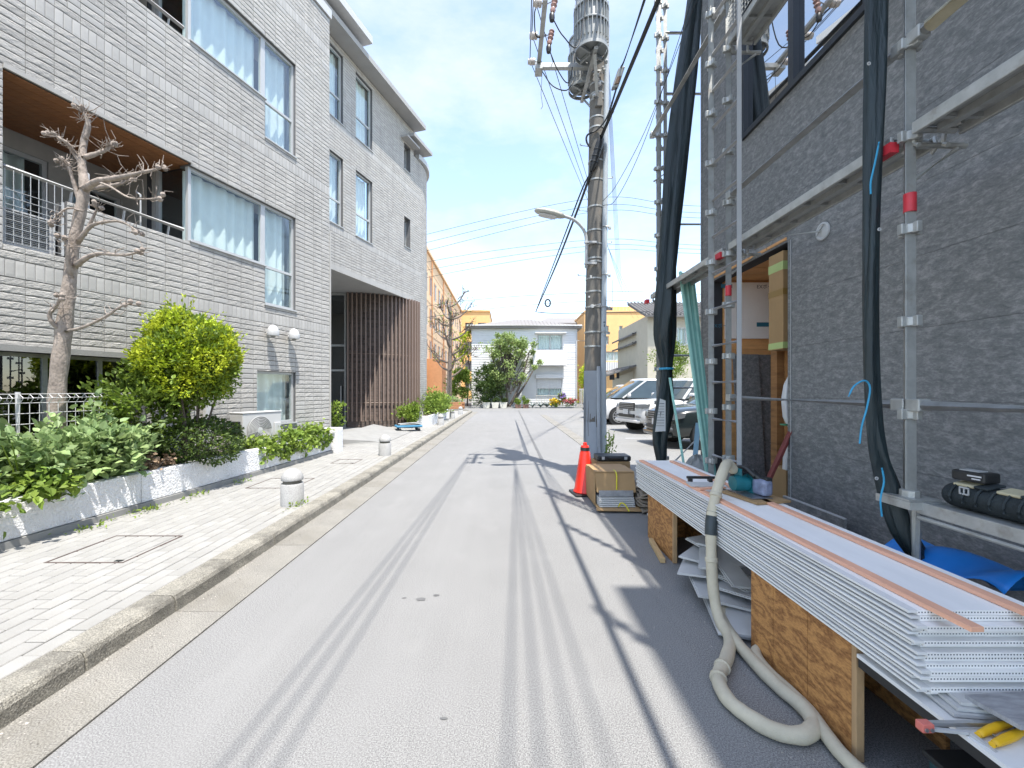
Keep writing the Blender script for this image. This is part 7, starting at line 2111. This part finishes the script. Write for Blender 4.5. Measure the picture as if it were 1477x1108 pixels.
# ================================================================== parked cars
m_white_car = mat('white_car_paint', (.62, .62, .615), .25, .02, 3, coat=.6)
m_black_car = mat('black_car_paint', (.012, .018, .018), .2, .1, 3, coat=.8)
m_carglass = mat('car_glass', (.030, .045, .045), .06, .2, 2, spec=.9)
m_tyre = mat('tyre', (.02, .02, .02), .8, .2, 20)
m_rim = mat('alloy_rim', (.45, .46, .47), .3, .08, 10, metal=.7)
m_chrome = mat('chrome', (.6, .6, .6), .15, .05, 10, metal=.9)
m_headl = mat('headlight_lens', (.13, .14, .15), .1, .2, 12, spec=.9)
def car(label, loc, yaw, paint, L_=4.8, Wd=1.88, H=1.85, hood=1.08, belt=1.12, nose=.95, wsx0=1.15, wsx1=1.95, rear=4.6, clr=.24, gap_grille='bars', wr=.36, wx=(.88, 3.72)):
    o = thing('parked_car', label, 'car', (0, 0, 0), 'cars in the parking lot')
    hw = Wd / 2
    def ring(x, zb, zt, w):
        h_ = zt - zb
        p = [(w * .80, zb), (w * .94, zb + .06), (w * .995, zb + h_ * .3), (w, zb + h_ * .6), (w * .975, zt - h_ * .16), (w * .90, zt - .03), (w * .6, zt + .005)]
        full = [(x, y, z) for y, z in p] + [(x, 0, zt + .02)] + [(x, -y, z) for y, z in reversed(p)]
        return full
    st = [(.0, clr + .16, nose - .22, hw * .72), (.04, clr + .06, nose - .10, hw * .84), (.14, clr + .02, nose - .02, hw * .93), (.35, clr, (nose * .6 + hood * .4), hw * .985), (.8, clr, hood - .02, hw), (wsx0, clr, hood + .01, hw), (wsx0 + .3, clr, belt, hw), (2.4, clr, belt + .01, hw), (3.4, clr, belt + .02, hw), (L_ - .3, clr, belt + .02, hw * .98), (L_ - .08, clr + .05, belt - .05, hw * .93), (L_, clr + .14, belt - .2, hw * .8)]
    MB().loft([ring(*s) for s in st]).build('body', paint, o, smooth=55, subsurf=1)
    # glasshouse
    tw = hw * .80; bw_ = hw * .95; zt = H - .06; zb = belt - .02
    def cab(z, f):
        x0 = wsx0 + (wsx1 - wsx0) * f; x1 = rear + .1 - .28 * f ** 1.5; w = bw_ + (tw - bw_) * f
        return [(x0 + .10 * 0, -w * .82, z), (x0, -w * .4, z), (x0 - .05, 0, z), (x0, w * .4, z), (x0, w * .82, z), (x0 + .22, w, z), (x1 - .2, w, z), (x1, w * .85, z), (x1, -w * .85, z), (x1 - .2, -w, z), (x0 + .22, -w, z)]
    MB().loft([cab(zb, 0), cab(zb + (zt - zb) * .5, .5), cab(zt, 1)]).build('windows', m_carglass, o, smooth=40)
    def roofr(z, g, f):
        return [(x + (.0), y * g, z) for x, y, _ in cab(z, f)]
    MB().loft([roofr(zt - .03, 1.03, .97), roofr(zt + .02, 1.02, 1), roofr(H - .01, .86, 1.04), roofr(H, .5, 1.06)]).build('roof', paint, o, smooth=60)
    a, b = cab(zb, 0), cab(zt, 1)
    for (i, w_) in ((5, .075), (10, .075), (6, .16), (9, .16)):
        mb = MB(); p0, p1 = Vector(a[i]), Vector(b[i]); mb.bar(p0, p1, w_, .045); mb.build('pillar', paint, o)
    for s in (1, -1):
        for t in (.36, .66):
            p0 = Vector(a[5 if s > 0 else 10]).lerp(Vector(a[6 if s > 0 else 9]), t); p1 = Vector(b[5 if s > 0 else 10]).lerp(Vector(b[6 if s > 0 else 9]), t)
            mb = MB(); mb.bar(p0 + Vector((0, s * .004, 0)), p1 + Vector((0, s * .004, 0)), .07, .03); mb.build('pillar', m_black, o)
        # mirror
        mb = MB(); mb.rbox((wsx0 + .42, s * (hw + .13), belt + .10), .13, .22, .16); mb.build('mirror', paint, o, bevel=.05)
        # door handles, seams, sill strip
        for x in (2.35, 3.35):
            mb = MB(); mb.rbox((x, s * (hw + .004), belt - .17), .2, .03, .03); mb.build('door_handle', m_chrome if paint is m_black_car else paint, o, bevel=.01)
        for x in (1.55, 2.55, 3.5):
            mb = MB(); mb.rbox((x, s * (hw - .002), clr + .45), .008, .012, .8); mb.build('door_seam', m_black, o)
        mb = MB(); mb.rbox((2.3, s * (hw + .001), clr + .16), 2.4, .02, .04); mb.build('side_strip', m_chrome if paint is m_black_car else m_white_car, o)
        # headlight wraps round the corner
        mb = MB(); zc_ = nose - .19
        pts = [(.02, s * hw * .56, zc_ - .05), (.0, s * hw * .60, zc_ + .07), (.10, s * hw * .84, zc_ + .09), (.34, s * hw * .975, zc_ + .10), (.30, s * hw * .98, zc_ - .0), (.10, s * hw * .88, zc_ - .06)]
        c0 = Vector((.2, s * hw * .6, zc_)); mb.loft([[c0 + (Vector(p) - c0) * .6 for p in pts], [Vector(p) + Vector((-.035, s * .02, 0)) for p in pts]]); mb.build('headlight', m_headl, o, smooth=30)
        mb = MB(); mb.rbox((.02, s * hw * .72, clr + .26), .09, .2, .07); mb.build('fog_lamp', m_headl, o, bevel=.02)
        for x in wx:
            # arch, tyre, rim
            mb = MB(); mb.lathe((x, s * (hw - .13), wr), [(wr + .055, 0), (wr + .055, .138)], 28, (0, s, 0)); mb.build('wheel_arch', m_black, o)
            mb = MB(); mb.lathe((x, s * (hw - .2), wr), [(wr - .06, 0), (wr, .02), (wr, .19), (wr - .03, .215), (wr - .09, .218)], 32, (0, s, 0)); wq = mb.build('wheel', m_tyre, o, smooth=40)
            mb = MB(); mb.lathe((x, s * (hw + .012), wr), [(wr - .092, -.02), (wr - .10, .010), (wr - .125, .010), (wr - .13, -.03)], 28, (0, s, 0)); mb.build('rim', m_rim, wq, smooth=40)
            mb = MB()
            for k in range(10):
                t = 6.2832 * k / 10; d = Vector((math.cos(t), 0, math.sin(t))); mb.bar(Vector((x, s * (hw + .012), wr)) + d * .03, Vector((x, s * (hw + .014), wr)) + d * (wr - .11), .012, .034)
            mb.lathe((x, s * (hw + .005), wr), [(.05, 0), (.05, .018), (.02, .022)], 12, (0, s, 0)); mb.build('spokes', m_rim, wq)
    # grille, bumper intake, plate, badge bar
    mb = MB(); mb.rbox((.005, 0, nose - .20), .05, hw * 1.05, .27); mb.build('grille', m_black, o, bevel=.02)
    for k in range(4):
        mb = MB(); mb.rbox((-.024, 0, nose - .29 + k * .06), .014, hw * .96, .011); mb.build('grille_bar', m_alu, o)
    mb = MB(); mb.rbox((-.005, 0, clr + .27), .07, hw * 1.05, .11); mb.build('lower_intake', m_black, o, bevel=.02)
    mb = MB(); mb.rbox((.02, 0, clr + .10), .16, hw * 1.55, .12); mb.build('bumper_lip', paint, o, bevel=.05)
    mb = MB(); mb.rbox((-.045, 0, clr + .40), .012, .33, .165); mb.build('number_plate', m_foam, o)
    for s in (1, -1):
        mb = MB(); mb.tube([(wsx0 + .02, s * .25, hood + .045), (wsx0 + .12, -s * .25, hood + .11)], .008, 5); mb.build('wiper', m_black, o)
    o.location = loc; o.rotation_euler = (0, 0, yaw)
    return o
car('white off-road car with barred grille parked nose to the street', (4.15, 14.6, 0), R(14), m_white_car, 4.9, 1.92, 1.86, 1.14, 1.18, 1.10, 1.35, 1.95, 4.6, .32, wr=.39)
car('white minivan with spoked alloy wheels parked beyond the off-road car', (3.75, 18.55, 0), R(4), m_white_car, 4.9, 1.86, 1.95, 1.05, 1.14, .96, .85, 1.95, 4.7, .2, wr=.36)
car('white compact car parked beside the flower beds end of the lot', (4.1, 21.9, 0), R(2), m_white_car, 4.3, 1.72, 1.72, .98, 1.04, .88, .85, 1.75, 4.1, .2, wr=.32, wx=(.78, 3.3))
car('glossy black car parked behind the rolled sheet and mint strips', (3.95, 11.15, 0), R(6), m_black_car, 4.8, 1.88, 1.74, 1.08, 1.12, .98, 1.2, 2.0, 4.5, .24, wr=.37)
# parking lot line
for y in (12.75, 16.6, 20.3):
    o = sheet('parking_line', [(3.6, y), (8.4, y), (8.4, y + .1), (3.6, y + .1)], .008, m_whitepaint)
